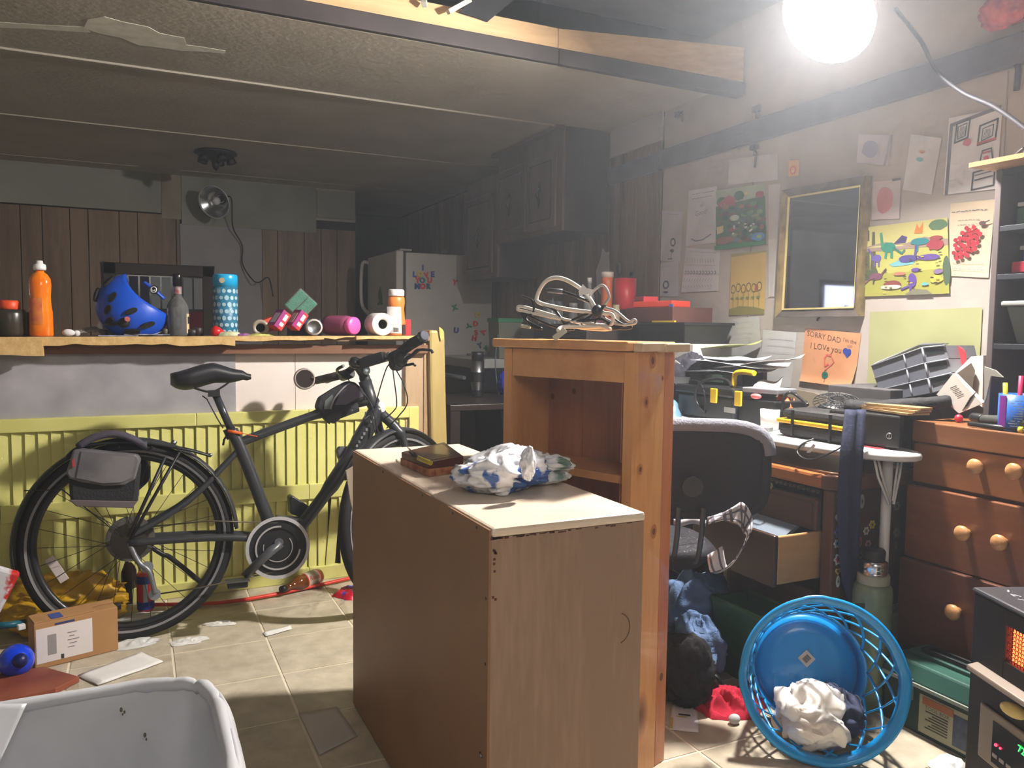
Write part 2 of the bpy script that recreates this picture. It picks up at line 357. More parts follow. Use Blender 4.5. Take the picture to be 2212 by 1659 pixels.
# right wall: brown planks beyond Y=3.44
b = MB(); b.box((XW-.006, 3.42, 0), (XW, 8.0, ZC)); part('backing', b, mat('groove_black', (22, 18, 16), .9), wall_right)
planks(wall_right, XW-.006, 3.42, 4.08, 0, 2.085, [.12, .1, .15, .13], 'X', 8)
planks(wall_right, XW-.006, 4.08, 7.9, 0, ZC-.01, [.17, .1, .2, .14], 'X', 9)
b = MB(); b.box((XW-.02, 3.42, 2.085), (XW-.006, 4.06, ZC)); part('upper_board', b, mat('pale_upper', (176, 172, 176), .7), wall_right)
b = MB(); b.prism([at(*p, X=XW-.015) for p in ((1290, 625), (1288, 585), (1297, 560), (1302, 535), (1308, 545), (1316, 545), (1316, 640), (1300, 640))], (-.002, 0, 0)); part('torn_paint', b, mat('torn_pale', (176, 172, 180), .7), wall_right)
# dark board running along the right wall
b = MB(); b.box((XW-.03, .2, 1.935), (XW-.001, 3.42, 2.03)); b.box((XW-.036, 3.42, 1.93), (XW-.015, 5.0, 2.02))
struct('trim_1', b, mat('slate_board', (96, 98, 112), .6, c2=(82, 84, 98), ns=5, bump=.1), bev=.003)
# panel joint strip and seams in the white part
for k, yy in enumerate((2.75, 1.62)):
    b = MB(); b.box((XW-.003, yy, .6), (XW, yy+.004, 1.93)); struct('trim_%d' % (k+2), b, mat('seam_grey', (150, 144, 140), .7))
# =============== ceiling ===============
b = MB(); b.box((-3.0, 3.06, ZC+.012), (XW, 8.0, ZC+.05)); ceiling = struct('ceiling', b, dark_m)
ys = [3.06, 3.925, 5.14, 6.36, 8.0]
for k in range(4):
    b = MB(); b.box((-3.0, ys[k]+.002, ZC), (XW, ys[k+1]-.002, ZC+.012)); part('ceiling_panel', b, ceil_m, ceiling, bev=.002)
batten = mat('batten_paint', (168, 162, 150), .6)
for k, yy in enumerate(ys[1:4]):
    b = MB(); b.box((-3.0, yy-.012, ZC-.01+.003*k), (XW, yy+.012, ZC)); struct('trim_%d' % (k+4), b, batten, bev=.003)
# peeling plaster stain on the first ceiling panel
pm = mat('peeled_plaster', (236, 236, 226), .8, c2=(216, 216, 204), ns=20)
pts = [(190, 42), (225, 36), (268, 48), (320, 58), (345, 72), (375, 78), (398, 82), (402, 97), (440, 102), (487, 110), (484, 116), (430, 111), (392, 110), (345, 103), (300, 98), (262, 82), (215, 72), (180, 62)]
b = MB(); b.prism([at(x, y, Z=ZC-.0015) for x, y in pts], (0, 0, .001)); part('plaster_patch', b, pm, ceiling)
b = MB(); b.prism([at(x, y, Z=ZC-.0012) for x, y in [(0, 48), (90, 54), (180, 58), (195, 70), (150, 68), (70, 62), (0, 60)]], (0, 0, .001)); part('plaster_patch', b, pm, ceiling)
# torn-out near ceiling: dark underside above, timber rim and dark edge strip
b = MB(); b.box((-3.0, -1.6, 2.5), (XW, 3.1, 2.56)); near_c = struct('ceiling_near', b, mat('old_underside', (104, 108, 122), .85, c2=(84, 88, 102), ns=2.5, bump=.3, bs=6))
b = MB(); BE = at(1608, 207, X=2.485); b.box((-3.0, 3.035, ZC), (1.66, 3.062, ZC+.068)); b.hexa([(1.6605, 3.035, ZC), tuple(BE), (2.49, BE.y+.06, BE.z), (1.6605, 3.062, ZC)], [(1.6605, 3.035, ZC+.068), (BE.x, BE.y, BE.z+.06), (2.49, BE.y+.06, BE.z+.06), (1.6605, 3.062, ZC+.068)]); struct('trim_7', b, strip_m, bev=.004)
xs = [-3.0, -.55, 1.66, XW-.02]
for k in range(3):
    b = MB(); b.box((xs[k]+.001, 3.045, ZC+.068), (xs[k+1]-.001, 3.075, 2.385)) if k < 2 else b.hexa([(1.661, 3.045, ZC+.068), (BE.x, BE.y+.01, BE.z+.0605), (2.49, BE.y+.06, BE.z+.0605), (1.661, 3.075, ZC+.068)], [(1.661, 3.045, 2.385), (BE.x, BE.y+.01, 2.37), (2.49, BE.y+.06, 2.37), (1.661, 3.075, 2.385)]); struct('trim_%d' % (8+k), b, timber, bev=.003)
for k, xx in enumerate((-1.9, -1.0, -.1, .86)):
    b = MB(); b.box((xx, .2, 2.4), (xx+.04, 3.045, 2.5)); part('joist', b, timber, near_c, bev=.003)
b = MB(); pa = [at(x, y, Y=2.98) for x, y in ((985, 2), (1008, 20), (960, 28))]
b.bar(at(1015, 0, Z=2.42), at(968, 26, Y=3.0), .018, .018); b.bar(at(915, 0, Y=3.0), at(918, 12, Y=3.02), .02, .02); struct('trim_11', b, mat('white_pipe', (190, 190, 180), .5))
b = MB(); b.prism([at(x, y, Y=3.04) for x, y in ((990, 28), (1018, 0), (1110, 0), (1052, 48), (1030, 40))], (0, -.012, 0)); part('hanging_felt', b, dark_m, near_c)
# pink insulation / red rag showing at the top right
_p = at(2172, 22, X=2.41); b = MB(); bundle(b, _p-Vector((0, 0, .05)), (.05, .075, .06), 3, n=30); b.box((2.47, _p.y-.03, _p.z-.02), (2.499, _p.y+.03, _p.z+.03)); 
single('red_rag', 'faded red cloth stuffed under the ceiling at the top right corner', 'cloth', b, mat('faded_red', (196, 92, 96), .9, c2=(150, 70, 96), ns=20))
# =============== bar half-wall ===============
YW = 3.42
b = MB(); b.box((-1.4, YW, 0), (1.215, YW+.10, 1.008)); barw = struct('wall_bar', b, mat('bar_core', (150, 140, 130), .8))
wp = mat('bar_white', (232, 222, 216), .5, c2=(222, 211, 205), ns=3, bump=.06, bs=20)
xa = at(508, 800, Y=YW).x; xb = at(637, 800, Y=YW).x; xc = at(872, 800, Y=YW).x
b = MB(); b.box((xa, YW-.008, .45), (xb-.001, YW, 1.008)); part('wall_sheet', b, wp, barw)
b = MB(); b.box((xb+.001, YW-.008, .45), (xc, YW, 1.008)); part('wall_sheet', b, wp, barw)
b = MB(); b.box((-1.4, YW-.014, .5), (xa, YW-.008, .995)); part('grey_board', b, mat('chalky_grey_sheet', (158, 157, 164), .42, c2=(186, 184, 190), ns=7, detail=9, metal=.15, ramp=(.4, .75)), barw)
b = MB(); b.box((xc, YW-.03, 0), (xc+.085, YW, 1.03)); part('edge_board', b, wood('tan_board', (190, 164, 132), (168, 142, 112), 'Z', 5), barw)
b = MB(); b.box((xc+.085, YW-.035, 0), (1.205, YW, 1.03)); part('edge_board', b, wood('tan_board2', (178, 150, 110), (160, 132, 96), 'Z', 5), barw)
# post at the end of the bar, shrink-wrapped and yellowed
pt = at(940, 703, Y=3.36)
post = thing('post', 'yellowed wooden corner post with rounded edges at the right end of the bar', 'post', (1.25, 3.41, 0))
b = MB(); b.hexa([(1.222, 3.36, 0), (1.305, 3.36, 0), (1.305, 3.46, 0), (1.222, 3.46, 0)], [(1.195, 3.36, 1.09), (1.272, 3.36, 1.09), (1.272, 3.46, 1.09), (1.195, 3.46, 1.09)])
part('shaft', b, wood('yellow_post', (178, 158, 98), (158, 138, 84), 'Z', 5, coat=.3), post, bev=.012)
b = MB(); b.prism([at(x, y, Y=3.355) for x, y in ((948, 706), (956, 712), (958, 730), (952, 736), (949, 722))], (0, -.004, 0)); part('split', b, mat('split_wood', (214, 178, 96), .7), post)
# countertop (particle board with a pale broken edge), slightly sagging to the left
def cz(x): return 1.047+(x+.45)*.0105
bt = thing('countertop', 'pale particle-board countertop with a broken front edge on top of the bar', 'countertop', (.4, 3.45, 1.04))
pb = mat('particle_edge', (218, 186, 128), .8, c2=(198, 162, 104), ns=40, bump=.15, bs=120)
top_m = mat('counter_top', (150, 120, 88), .5, c2=(126, 98, 72), ns=8)
b = MB(); b.hexa([(-1.4, 3.335, cz(-1.4)-.022), (1.19, 3.335, cz(1.19)-.022), (1.19, 3.66, cz(1.19)-.022), (-1.4, 3.66, cz(-1.4)-.022)], [(-1.4, 3.335, cz(-1.4)), (1.19, 3.335, cz(1.19)), (1.19, 3.66, cz(1.19)), (-1.4, 3.66, cz(-1.4))])
part('slab', b, top_m, bt)
edge = [(0, 92, 727, 768, 3.29), (92, 508, 727, 745, 3.3), (508, 700, 716, 735, 3.31), (700, 770, 715, 731, 3.315), (770, 905, 713, 733, 3.30)]
rr = random.Random(4)
for (x0, x1, ya, yb, Y) in edge:
    x0w = -1.4 if x0 == 0 else at(x0, ya, Y=Y).x; x1w = at(x1, ya, Y=Y).x; n = max(3, int((x1w-x0w)/.05))
    tp = [(x0w+(x1w-x0w)*i/n) for i in range(n+1)]; lo = [at((x0+(x1-x0)*i/n), yb+rr.uniform(-3, 3), Y=Y).z for i in range(n+1)]
    b = MB(); b.prism([(x, Y, cz(x)+.001) for x in tp]+[(x, Y, z) for x, z in reversed(list(zip(tp, lo)))], (0, 3.334-Y, 0)); part('edge_strip', b, pb, bt)
b = MB(); b.box((-1.4, 3.36, .985), (1.19, YW, 1.022)); part('apron', b, mat('brown_apron', (120, 84, 62), .7), bt)
# =============== yellow slatted panels across the bar front ===============
ym = mat('yellow_paint', (216, 214, 134), .5, c2=(206, 204, 122), ns=5, bump=.05)
def slat_panel(x0, x1, label):
    T = thing('slatted_panel', label, 'panel', ((x0+x1)/2, 3.395, 0), 'yellow slatted shutter panels under the bar')
    zt = .745
    for z0, z1, nm in ((zt-.05, zt, 'rail'), (.36, .425, 'rail'), (0.0, .06, 'rail')):
        b = MB(); b.box((x0, 3.378, z0), (x1, 3.41, z1)); part(nm, b, ym, T, bev=.003)
    for xx in ((x1-.045,) if x1 > 1 else ()):
        b = MB(); b.box((xx, 3.377, 0), (xx+.045, 3.409, zt-.001)); part('stile', b, ym, T, bev=.003)
    me = {}
    for (z0, z1) in ((.425, zt-.05), (.06, .36)):
        xe = x1-(.045 if x1 > 1 else 0); n = max(3, int((xe-x0)/.0405)); w = (xe-x0)/n; mk = None
        for k in range(n):
            cx = x0+(k+.5)*w
            loc = (cx, 3.396, z0)
            if z0 < .1 and cx > .74:
                j = (k*5) % 4; b = MB(); b.rbox((cx+.006*(j-1.5), 3.393-.004*(j % 2), (z0+z1)/2), (w*.98, .006, z1-z0+.02), rz=.12*(j-1.5), ry=(-.05, .02, .09, -.03)[j]); part('slat', b, ym, T); continue
            if mk is None:
                b = MB(); b.rbox((cx, 3.396, (z0+z1)/2), (w*1.12, .006, z1-z0), rz=.24); o = part('slat', b, ym, T); mk = (o, cx)
            else:
                o = mk[0].copy(); COL.objects.link(o); o.location = mk[0].location+Vector((cx-mk[1], 0, 0))
    return T
slat_panel(-1.35, -.458, 'yellow slatted panel beyond the left side of the picture')
slat_panel(-.457, .2175, 'yellow slatted panel behind the rear wheel')
slat_panel(.2185, .6625, 'yellow slatted panel behind the bicycle seat tube and motor')
slat_panel(.6635, 1.155, 'yellow slatted panel with loose broken lower slats beside the tan edge board')
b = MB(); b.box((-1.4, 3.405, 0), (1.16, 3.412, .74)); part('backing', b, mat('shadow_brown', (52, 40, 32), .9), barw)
# =============== electric bicycle leaning by the bar ===============
RC = Vector((-.03, 2.99, 0)); FC = Vector((at(872, 1117, Y=2.94).x, 2.94, 0))
E1 = (FC-RC).normalized(); NH = Vector((-E1.y, E1.x, 0)); LA = math.radians(6)
E3 = Vector((0, 0, 1))*math.cos(LA)+NH*math.sin(LA); EN = E1.cross(E3)   # EN points to the camera side
def bk(px, py, o=0.0):
    d = right*((px-CX)/F)+down*((py-CY)/F)+fwd; c0 = Vector((0, 0, EYE)); P = RC+EN*o
    return c0+d*((P-c0).dot(EN)/d.dot(EN))
def bl(s, h, o=0.0): return RC+E1*s+E3*h+EN*o
WR = .345
hubR = bl(0, WR); hubF = bl((FC-RC).length, WR)
bike = thing('bicycle', 'black electric bicycle with rear panniers leaning in front of the bar', 'bicycle', (.5, 2.96, 0))
frame_m = mat('frame_black', (48, 50, 54), .38, bump=.01)
refl = mat('reflective_stripe', (128, 128, 130), .5)
def wheel(h, nm):
    def ring(r, o=0, n=72): return [h+E1*math.cos(2*PI*i/n)*r+E3*math.sin(2*PI*i/n)*r+EN*o for i in range(n)]
    b = MB(); b.tube(ring(.296), .014, 8, True, flat=.9); rim = part('wheel', b, mat('rim_black', (34, 35, 38), .35), bike)
    b = MB(); b.tube(ring(.322), .023, 10, True); part('tyre', b, blk2, rim)
    for s_ in (1, -1):
        n = 72; vs = []
        for i in range(n):
            a = 2*PI*i/n; e = E1*math.cos(a)+E3*math.sin(a); vs += [h+e*.309+EN*s_*.0215, h+e*.317+EN*s_*.0236]
        b = MB(); b._add(vs, [(2*i, 2*i+1, (2*i+3) % (2*n), (2*i+2) % (2*n)) for i in range(n)], True); part('reflective_band', b, refl, rim)
    b = MB()
    for i in range(28):
        a = 2*PI*i/28; s_ = 1 if i % 2 else -1; a2 = a+s_*.9*(1 if i % 4 < 2 else -1)
        b.cyl(h+(E1*math.cos(a2)+E3*math.sin(a2))*.028+EN*s_*.03, h+(E1*math.cos(a)+E3*math.sin(a))*.29, .0011, n=5, caps=False)
    part('spokes', b, mat('spoke', (60, 60, 62), .4, metal=.8), rim, kind='stuff')
    b = MB(); b.cyl(h-EN*.05, h+EN*.05, .022, n=16); b.cyl(h-EN*.06, h+EN*.06, .009, n=10); part('hub', b, blk3, rim)
    return rim
wr_ = wheel(hubR, 'rear')
_E1, _EN = E1, EN; _q = Matrix.Rotation(math.radians(36), 3, E3); E1F, ENF = _q@E1, _q@EN   # the front wheel is steered away
E1, EN = E1F, ENF; wf_ = wheel(hubF, 'front'); E1, EN = _E1, _EN
# sprockets and brake disc
b = MB()
for k in range(9):
    r = .062-.0048*k; b.cyl(hubR+EN*(.022+k*.0042), hubR+EN*(.0235+k*.0042), r, n=28)
part('sprockets', b, mat('oily_steel', (84, 80, 72), .45, metal=.7), bike)
b = MB(); b.cyl(hubR-EN*.03, hubR-EN*.032, .08, n=32); part('brake_disc', b, mat('disc_steel', (104, 102, 96), .5, metal=.5), bike)
# fenders
def fender(h, a0, a1, r, w=.028, nm='fender', hang=0):
    b = MB(); n = 40; vs = []
    for i in range(n+1):
        a = a0+(a1-a0)*i/n; e = E1*math.cos(a)+E3*math.sin(a)
        for j in range(7):
            t = (j-3)/3; vs.append(h+e*(r-.012*abs(t)**2.5)+EN*(w*t))
    b._add(vs, [(i*7+j, i*7+j+1, (i+1)*7+j+1, (i+1)*7+j) for i in range(n) for j in range(6)], True)
    return part(nm, b, mat('fender_black', (42, 43, 46), .5), bike, solid=.003)
fender(hubR, math.radians(2), math.radians(192), .36, .031)
E1, EN = E1F, ENF; fender(hubF, math.radians(40), math.radians(150), .36, .031); E1, EN = _E1, _EN
b = MB(); b.tube([bk(52, 1060, .03), bk(135, 1058, .03), hubR+EN*.05], .002); part('fender_stay', b, blk3, bike)
# frame
b = MB()
b.tube(smooth_path([bk(500, 930), bk(517, 962), bk(552, 1050), bk(592, 1160)]), .0235, 12)
b.tube(smooth_path([bk(512, 958), bk(600, 925), bk(690, 893), bk(760, 871), bk(800, 862)]), [.0175]*12+[.0205]*6+[.024]*7, 12)
b.tube(smooth_path([bk(818, 880), bk(778, 950), bk(715, 1050), bk(640, 1150)]), [.034]*7+[.030]*6+[.024]*6, 14)
b.tube([bk(788, 822), bk(800, 862), bk(822, 905)], .026, 14)
for s_ in (1, -1):
    b.tube(smooth_path([bk(520, 968), bl(.19, .47, .035*s_), hubR+EN*.06*s_+E3*.02]), .0112, 8)
    b.tube(smooth_path([bk(590, 1165)+EN*.03*s_, bl(.3, .335, .05*s_), hubR+EN*.062*s_]), .0135, 8)
part('frame', b, frame_m, bike)
# fork
b = MB()
for s_ in (1, -1):
    b.tube(smooth_path([bk(818, 895)+ENF*.015*s_, bk(836, 925)+ENF*.045*s_, bk(852, 965)+ENF*.055*s_, hubF+ENF*.058*s_]), [.02]*10+[.014]*9, 10)
b.tube([bk(806, 865), bk(822, 905)], .024, 12)
part('fork', b, frame_m, bike)
b = MB(); pp = at(821, 882, Y=3.02); b.ball(pp, (.02, .03, .028)); part('front_light', b, mat('lamp_white', (236, 240, 246), .3), bike)
# lettering on the down tube (small pale marks)
b = MB()
for k in range(8):
    c = bk(808-k*5.3, 902+k*8.7, .036); b.obox(c, E1, E3, EN, .004, .005, .001)
part('tube_lettering', b, mat('pale_print', (120, 122, 126), .5), bike, kind='stuff')
b = MB()
for k in range(5):
    c = bk(528+k*4, 985+k*9.5, .0192); b.obox(c, E1, (E3-E1*.4).normalized(), EN, .004, .007, .0006)
part('tube_sticker', b, mat('sticker_white', (200, 200, 204), .5), bike, kind='stuff')
# motor, chainring, cranks, pedals
BB = bk(597, 1178)
b = MB(); b.cyl(BB-EN*.06, BB+EN*.035, .06, n=28)
b.prism([bk(x, y, .035) for x, y in ((600, 1118), (655, 1122), (664, 1150), (668, 1185), (655, 1205), (620, 1222), (600, 1215))], -EN*.09)
mo = part('motor', b, mat('motor_grey', (58, 60, 64), .45), bike, bev=.006)
def rg(c, r, o, n=56): return [c+E1*math.cos(2*PI*i/n)*r+E3*math.sin(2*PI*i/n)*r+EN*o for i in range(n)]
def annul(b, c, r0, r1, o, th=.003, a0=0, a1=2*PI, n=56):
    vs = []
    for i in range(n+1):
        a = a0+(a1-a0)*i/n; e = E1*math.cos(a)+E3*math.sin(a)
        vs += [c+e*r0+EN*o, c+e*r1+EN*o, c+e*r1+EN*(o-th), c+e*r0+EN*(o-th)]
    b._add(vs, [(4*i+j, 4*i+(j+1) % 4, 4*(i+1)+(j+1) % 4, 4*(i+1)+j) for i in range(n) for j in range(4)], False)
CC = bk(597, 1178, .05)
b = MB(); annul(b, BB, .102, .114, .062, .004); part('chain_guard_ring', b, mat('alloy_ring', (196, 196, 202), .35, metal=.35), bike)
b = MB(); annul(b, BB, .07, .104, .056, .004); b.cyl(BB+EN*.036, BB+EN*.052, .072, n=40); part('chainring', b, mat('ring_black', (30, 31, 34), .4), bike)
b = MB(); annul(b, BB, .075, .081, .063, .003, PI*.45, PI*1.95); annul(b, BB, .05, .053, .056, .003, PI*.9, PI*2.2); part('ring_trim', b, mat('alloy_light', (196, 196, 200), .35, metal=.5), bike)
pd = bk(512, 1258, .09)
b = MB(); b.tube([bk(605, 1172, .075), bk(575, 1200, .08), bk(527, 1245, .085)], [.026, .023, .019], 10, flat=.7); b.cyl(bk(603, 1172, .05), bk(603, 1172, .092), .016, n=16); part('crank', b, mat('crank_grey', (74, 76, 82), .35), bike)
b = MB(); b.obox(pd+EN*.02, E1, E3, EN, .034, .011, .034)
pl = part('pedal', b, blk3, bike, bev=.004)
b = MB()
for i in range(4): b.obox(pd+EN*(.0+.02*i)+E3*.013, E1, E3, EN, .04, .002, .003)
part('pedal_grip', b, steel, pl)
b = MB(); b.tube([BB-EN*.06, BB-EN*.065+(bk(640, 1115)-BB)*.8], .012, 8); part('crank', b, blk3, bike)
b = MB(); b.prism([bk(x, y, -.06) for x, y in ((626, 1075), (632, 1071), (674, 1098), (668, 1108), (650, 1118), (628, 1110))], -EN*.09); part('pedal', b, blk, bike, bev=.004)
# chain and derailleur
b = MB(); b.tube([hubR+EN*.045+E3*.045, bk(450, 1125, .05), BB+EN*.055+E3*.09], .0028, 6); b.tube([bk(330, 1285, .05), bk(430, 1270, .05), BB+EN*.055-E3*.085], .0028, 6); part('chain', b, mat('chain_brown', (86, 78, 66), .5, metal=.5), bike)
b = MB(); b.tube(smooth_path([hubR+EN*.06, bk(300, 1215, .065), bk(322, 1235, .07), bk(335, 1282, .065)]), .009, 8)
for c in ((318, 1225), (334, 1284)): b.cyl(bk(*c, .045), bk(*c, .06), .02, n=16)
part('derailleur', b, mat('mech_grey', (120, 124, 130), .4, metal=.5), bike)
b = MB(); b.tube(smooth_path([bl(.04, .33, -.05), bk(350, 1197, -.05), bk(370, 1206, -.07), bk(442, 1264, -.14)]), .009, 8); b.cyl(bk(436, 1258, -.14), bk(446, 1268, -.14), .014); part('kickstand', b, blk, bike)
# rack with struts
b = MB()
for s_ in (1, -1):
    b.tube(smooth_path([bk(148, 985)+EN*.05*s_, bk(185, 962)+EN*.055*s_, bk(300, 955)+EN*.05*s_, bk(400, 970)+EN*.04*s_, bk(455, 985)+EN*.02*s_]), .005, 6)
    b.tube([bk(358, 985)+EN*.055*s_, hubR+EN*.07*s_+E3*.02], .006, 6); b.tube([bk(388, 975)+EN*.055*s_, hubR+EN*.07*s_+E3*.02+E1*.01], .005, 6)
for px in (200, 260, 330, 380): b.tube([bk(px, 965)+EN*.05, bk(px, 965)-EN*.05], .004, 6)
part('rack', b, blk, bike)
b = MB(); b.tube([bk(372, 962, 0), bk(378, 952, 0)], .01, 8); b.tube([bk(450, 983), bk(458, 982)], .006); part('rack_clip', b, steel, bike)
# panniers
bagm = mat('bag_black', (34, 34, 38), .8, bump=.3, bs=150); bagg = mat('bag_grey', (104, 102, 106), .5, c2=(88, 86, 92), ns=10)
def pannier(out, o0, o1, m1):
    b = MB(); b.prism([bk(x, y, o1) for x, y in out], EN*(o0-o1)); return b
b = pannier([(146, 1010), (160, 985), (300, 990), (303, 1010), (296, 1085), (285, 1097), (165, 1092), (150, 1080)], .05, .13, bagm)
pn = part('pannier', b, bagm, bike, bev=.012)
b = MB(); b.prism([bk(x, y, .142) for x, y in ((142, 1022), (158, 972), (172, 970), (296, 983), (303, 994), (292, 1035), (270, 1048), (225, 1050), (175, 1042), (150, 1034))], -EN*.09); part('pannier_lid', b, bagg, pn, bev=.006)
b = MB(); b.prism([bk(x, y, .146) for x, y in ((176, 976), (292, 988), (284, 1032), (262, 1042), (220, 1044), (165, 1032))], -EN*.004); part('map_pocket', b, mat('clear_vinyl', (120, 118, 122), .2, c2=(90, 88, 94), ns=9, coat=.6), pn)
b = MB(); b.prism([bk(x, y, .136) for x, y in ((148, 1080), (297, 1083), (286, 1098), (165, 1094))], -EN*.08); part('pannier_trim', b, mat('grey_trim', (96, 86, 88), .7), pn, bev=.003)
b = MB(); b.prism([bk(x, y, .147) for x, y in ((155, 995), (160, 990), (162, 1008), (157, 1010))], -EN*.003); part('red_tab', b, mat('bag_red', (170, 50, 60), .6), pn)
b = pannier([(150, 985), (310, 985), (324, 1010), (322, 1040), (300, 1060), (160, 1085)], -.13, -.05, bagm); part('pannier', b, bagm, bike, bev=.012)
def ptop(u, v):
    x = 168+150*u; yy = 962-26*math.sin(PI*min(1, u*1.08))**.8+(1-u)*6
    return bk(x, yy, .07-.14*v)+E3*.006*math.sin(PI*v)
b = MB(); b.grid(ptop, 16, 6); part('pannier_top', b, mat('bag_purple_grey', (70, 66, 78), .8, bump=.2, bs=80), bike, solid=.02)
# saddle
def saddle(u, v):
    # u along nose direction, v around
    x = 368+174*u; wdt = (.082*(1-u)**.8*(.35+1.3*min(1, u*2.2+.45)*.5)+.018)*(1 if u > .06 else (u/.06)**.5*.9+.1)
    top = 796-10*math.sin(PI*min(1, u*1.3))+ (8 if u > .9 else 0)*(u-.9)*10
    a = PI*2*v; hh = 14+16*(1-u)**1.2*math.sin(PI*min(1, u*1.6+.12)) if u < 1 else 10
    c = bk(x, top+hh, 0)
    return c+EN*math.cos(a)*wdt+E3*math.sin(a)*(.024+.042*(1-u)*(1 if math.sin(a) < 0 else .35))*(math.sin(PI*min(.97, max(.05, u*.9+.05)))**.5)
b = MB(); b.grid(saddle, 20, 20); sd = part('saddle', b, mat('saddle_black', (30, 32, 38), .5), bike)
b = MB()
for s_ in (1, -1): b.tube(smooth_path([bk(420, 838)+EN*.03*s_, bk(460, 846)+EN*.022*s_, bk(500, 822)+EN*.015*s_]), .0038, 6)
b.obox(bk(462, 850), E1, E3, EN, .02, .012, .026); part('saddle_rail', b, blk, sd)
b = MB(); b.tube([bk(464, 848), bk(504, 940)], .0138, 14); part('seatpost', b, mat('post_alu', (70, 74, 82), .22, metal=.5), bike)
b = MB(); b.tube([bk(494, 925), bk(503, 945)], .022, 14); b.tube([bk(492, 938), bk(484, 950), bk(482, 962)], .004); part('seat_clamp', b, blk, bike)
b = MB(); b.tube([bk(437, 855, .01), bk(447, 862, .01), bk(470, 905, .02), bk(482, 925, .02)], .0025, 6); part('spring_cord', b, blk, bike)
b = MB(); b.tube([bk(492, 931, .024), bk(522, 936, .024)], .0055, 8); b.tube([bk(522, 936, .024), bk(556, 943, .02)], .0014, 5); part('orange_tie', b, mat('orange_rubber', (232, 96, 30), .5), bike)
# cockpit: stem, bar, grips, levers, display, bell, mirror
Lf = at(705, 822, Y=3.24); Rt = at(905, 738, Y=2.76); Md = at(790, 778, Y=3.0)
b = MB(); b.tube(smooth_path([bk(800, 855), bk(787, 815), at(772, 790, Y=3.02)]), [.022]*7+[.018]*6, 12); part('stem', b, frame_m, bike)
b = MB(); b.tube(smooth_path([at(705, 822, Y=3.24), at(745, 806, Y=3.12), Md, at(835, 772, Y=2.92), at(905, 738, Y=2.76)]), .013, 12); hb = part('handlebar', b, blk3, bike)
b = MB(); b.tube([at(683, 822, Y=3.27), at(738, 810, Y=3.14)], [.016, .018], 12); part('grip', b, mat('brown_grip', (52, 44, 40), .7), hb)
b = MB(); b.tube([at(862, 763, Y=2.87), at(890, 742, Y=2.8), at(916, 728, Y=2.73)], [.018, .021, .019], 14); gr = part('grip', b, blk2, hb)
b = MB(); b.cyl(at(912, 727, Y=2.735), at(918, 724, Y=2.715), .021, .017); part('grip_end', b, mat('glossy_black', (70, 74, 84), .15), gr)
b = MB(); c = at(866, 775, Y=2.84); b.ball(c, (.028, .024, .03)); b.ball(at(852, 786, Y=2.88), (.022, .022, .026)); b.cyl(at(846, 770, Y=2.9), at(862, 792, Y=2.84), .02); b.tube(smooth_path([at(868, 780, Y=2.84), at(890, 768, Y=2.8), at(905, 756, Y=2.77), at(930, 757, Y=2.73), at(934, 762, Y=2.72)]), [.008]*12+[.0055]*13, 8); part('brake_lever', b, blk3, hb)
b = MB(); b.tube([at(870, 790, Y=2.84), at(893, 786, Y=2.81), at(897, 790, Y=2.8)], .005, 8); part('shift_lever', b, blk, hb)
b = MB(); b.cyl(at(836, 772, Y=2.92), at(846, 768, Y=2.9), .0165); part('clamp_ring', b, steel, hb)
b = MB(); b.tube([at(740, 812, Y=3.13), at(757, 806, Y=3.08)], .022, 12); b.tube(smooth_path([at(742, 815, Y=3.12), at(728, 800, Y=3.05), at(742, 790, Y=3.0)]), .006); part('brake_lever', b, blk, hb)
c = at(806, 778, Y=2.96); b = MB(); b.rbox(c, (.10, .062, .04), rz=-.5, ry=-.3); dp = part('display', b, blk, hb, bev=.006)
b = MB(); b.rbox(c+Vector((0, -.002, .021)), (.075, .045, .004), rz=-.5, ry=-.3); part('screen', b, mat('screen_dark', (44, 50, 58), .1), dp)
b = MB(); b.ball(at(767, 783, Y=3.0), (.026, .026, .024)); part('bell', b, mat('bell_black', (26, 30, 30), .08, coat=1), hb)
b = MB(); b.ball(at(792, 800, Y=2.96), (.014, .012, .018)); part('button', b, mat('teal_grey', (170, 190, 196), .4), hb)
mc = at(659, 818, Y=3.22); b = MB(); b.tube([at(683, 824, Y=3.26), at(676, 832, Y=3.24), mc+Vector((.01, 0, -.02))], .005)
mn = (Vector((0, 0, EYE))-mc).normalized(); mn = (mn+Vector((.25, 0, .1))).normalized(); ex, ey, _ = frame(mn)
b.cyl(mc-mn*.012, mc, .044, .041, n=32); mr = part('mirror', b, mat('mirror_back', (150, 140, 134), .4, metal=.3), hb)
b = MB(); b.cyl(mc, mc+mn*.0015, .036, n=32); part('mirror_glass', b, mat('mirror_glass', (150, 140, 134), .08, metal=1), mr)
# cables
b = MB()
for pts in ([(856, 785, 2.86), (838, 790, 2.88), (822, 835, 2.95), (810, 880, 3.0)], [(846, 775, 2.9), (850, 810, 2.85), (857, 870, 2.85), (850, 888, 2.9), (830, 905, 2.93)], [(850, 790, 2.88), (872, 830, 2.82), (880, 870, 2.82), (860, 900, 2.88), (835, 925, 2.95)], [(748, 812, 3.1), (760, 830, 3.06), (800, 870, 2.98), (816, 930, 2.96), (835, 960, 2.95)], [(790, 890, 2.99), (788, 905, 2.97), (800, 900, 2.98), (812, 940, 2.97)]):
    b.tube(smooth_path([at(x, y, Y=Y) for x, y, Y in pts], 8), .0023, 6)
part('cables', b, blk, bike)
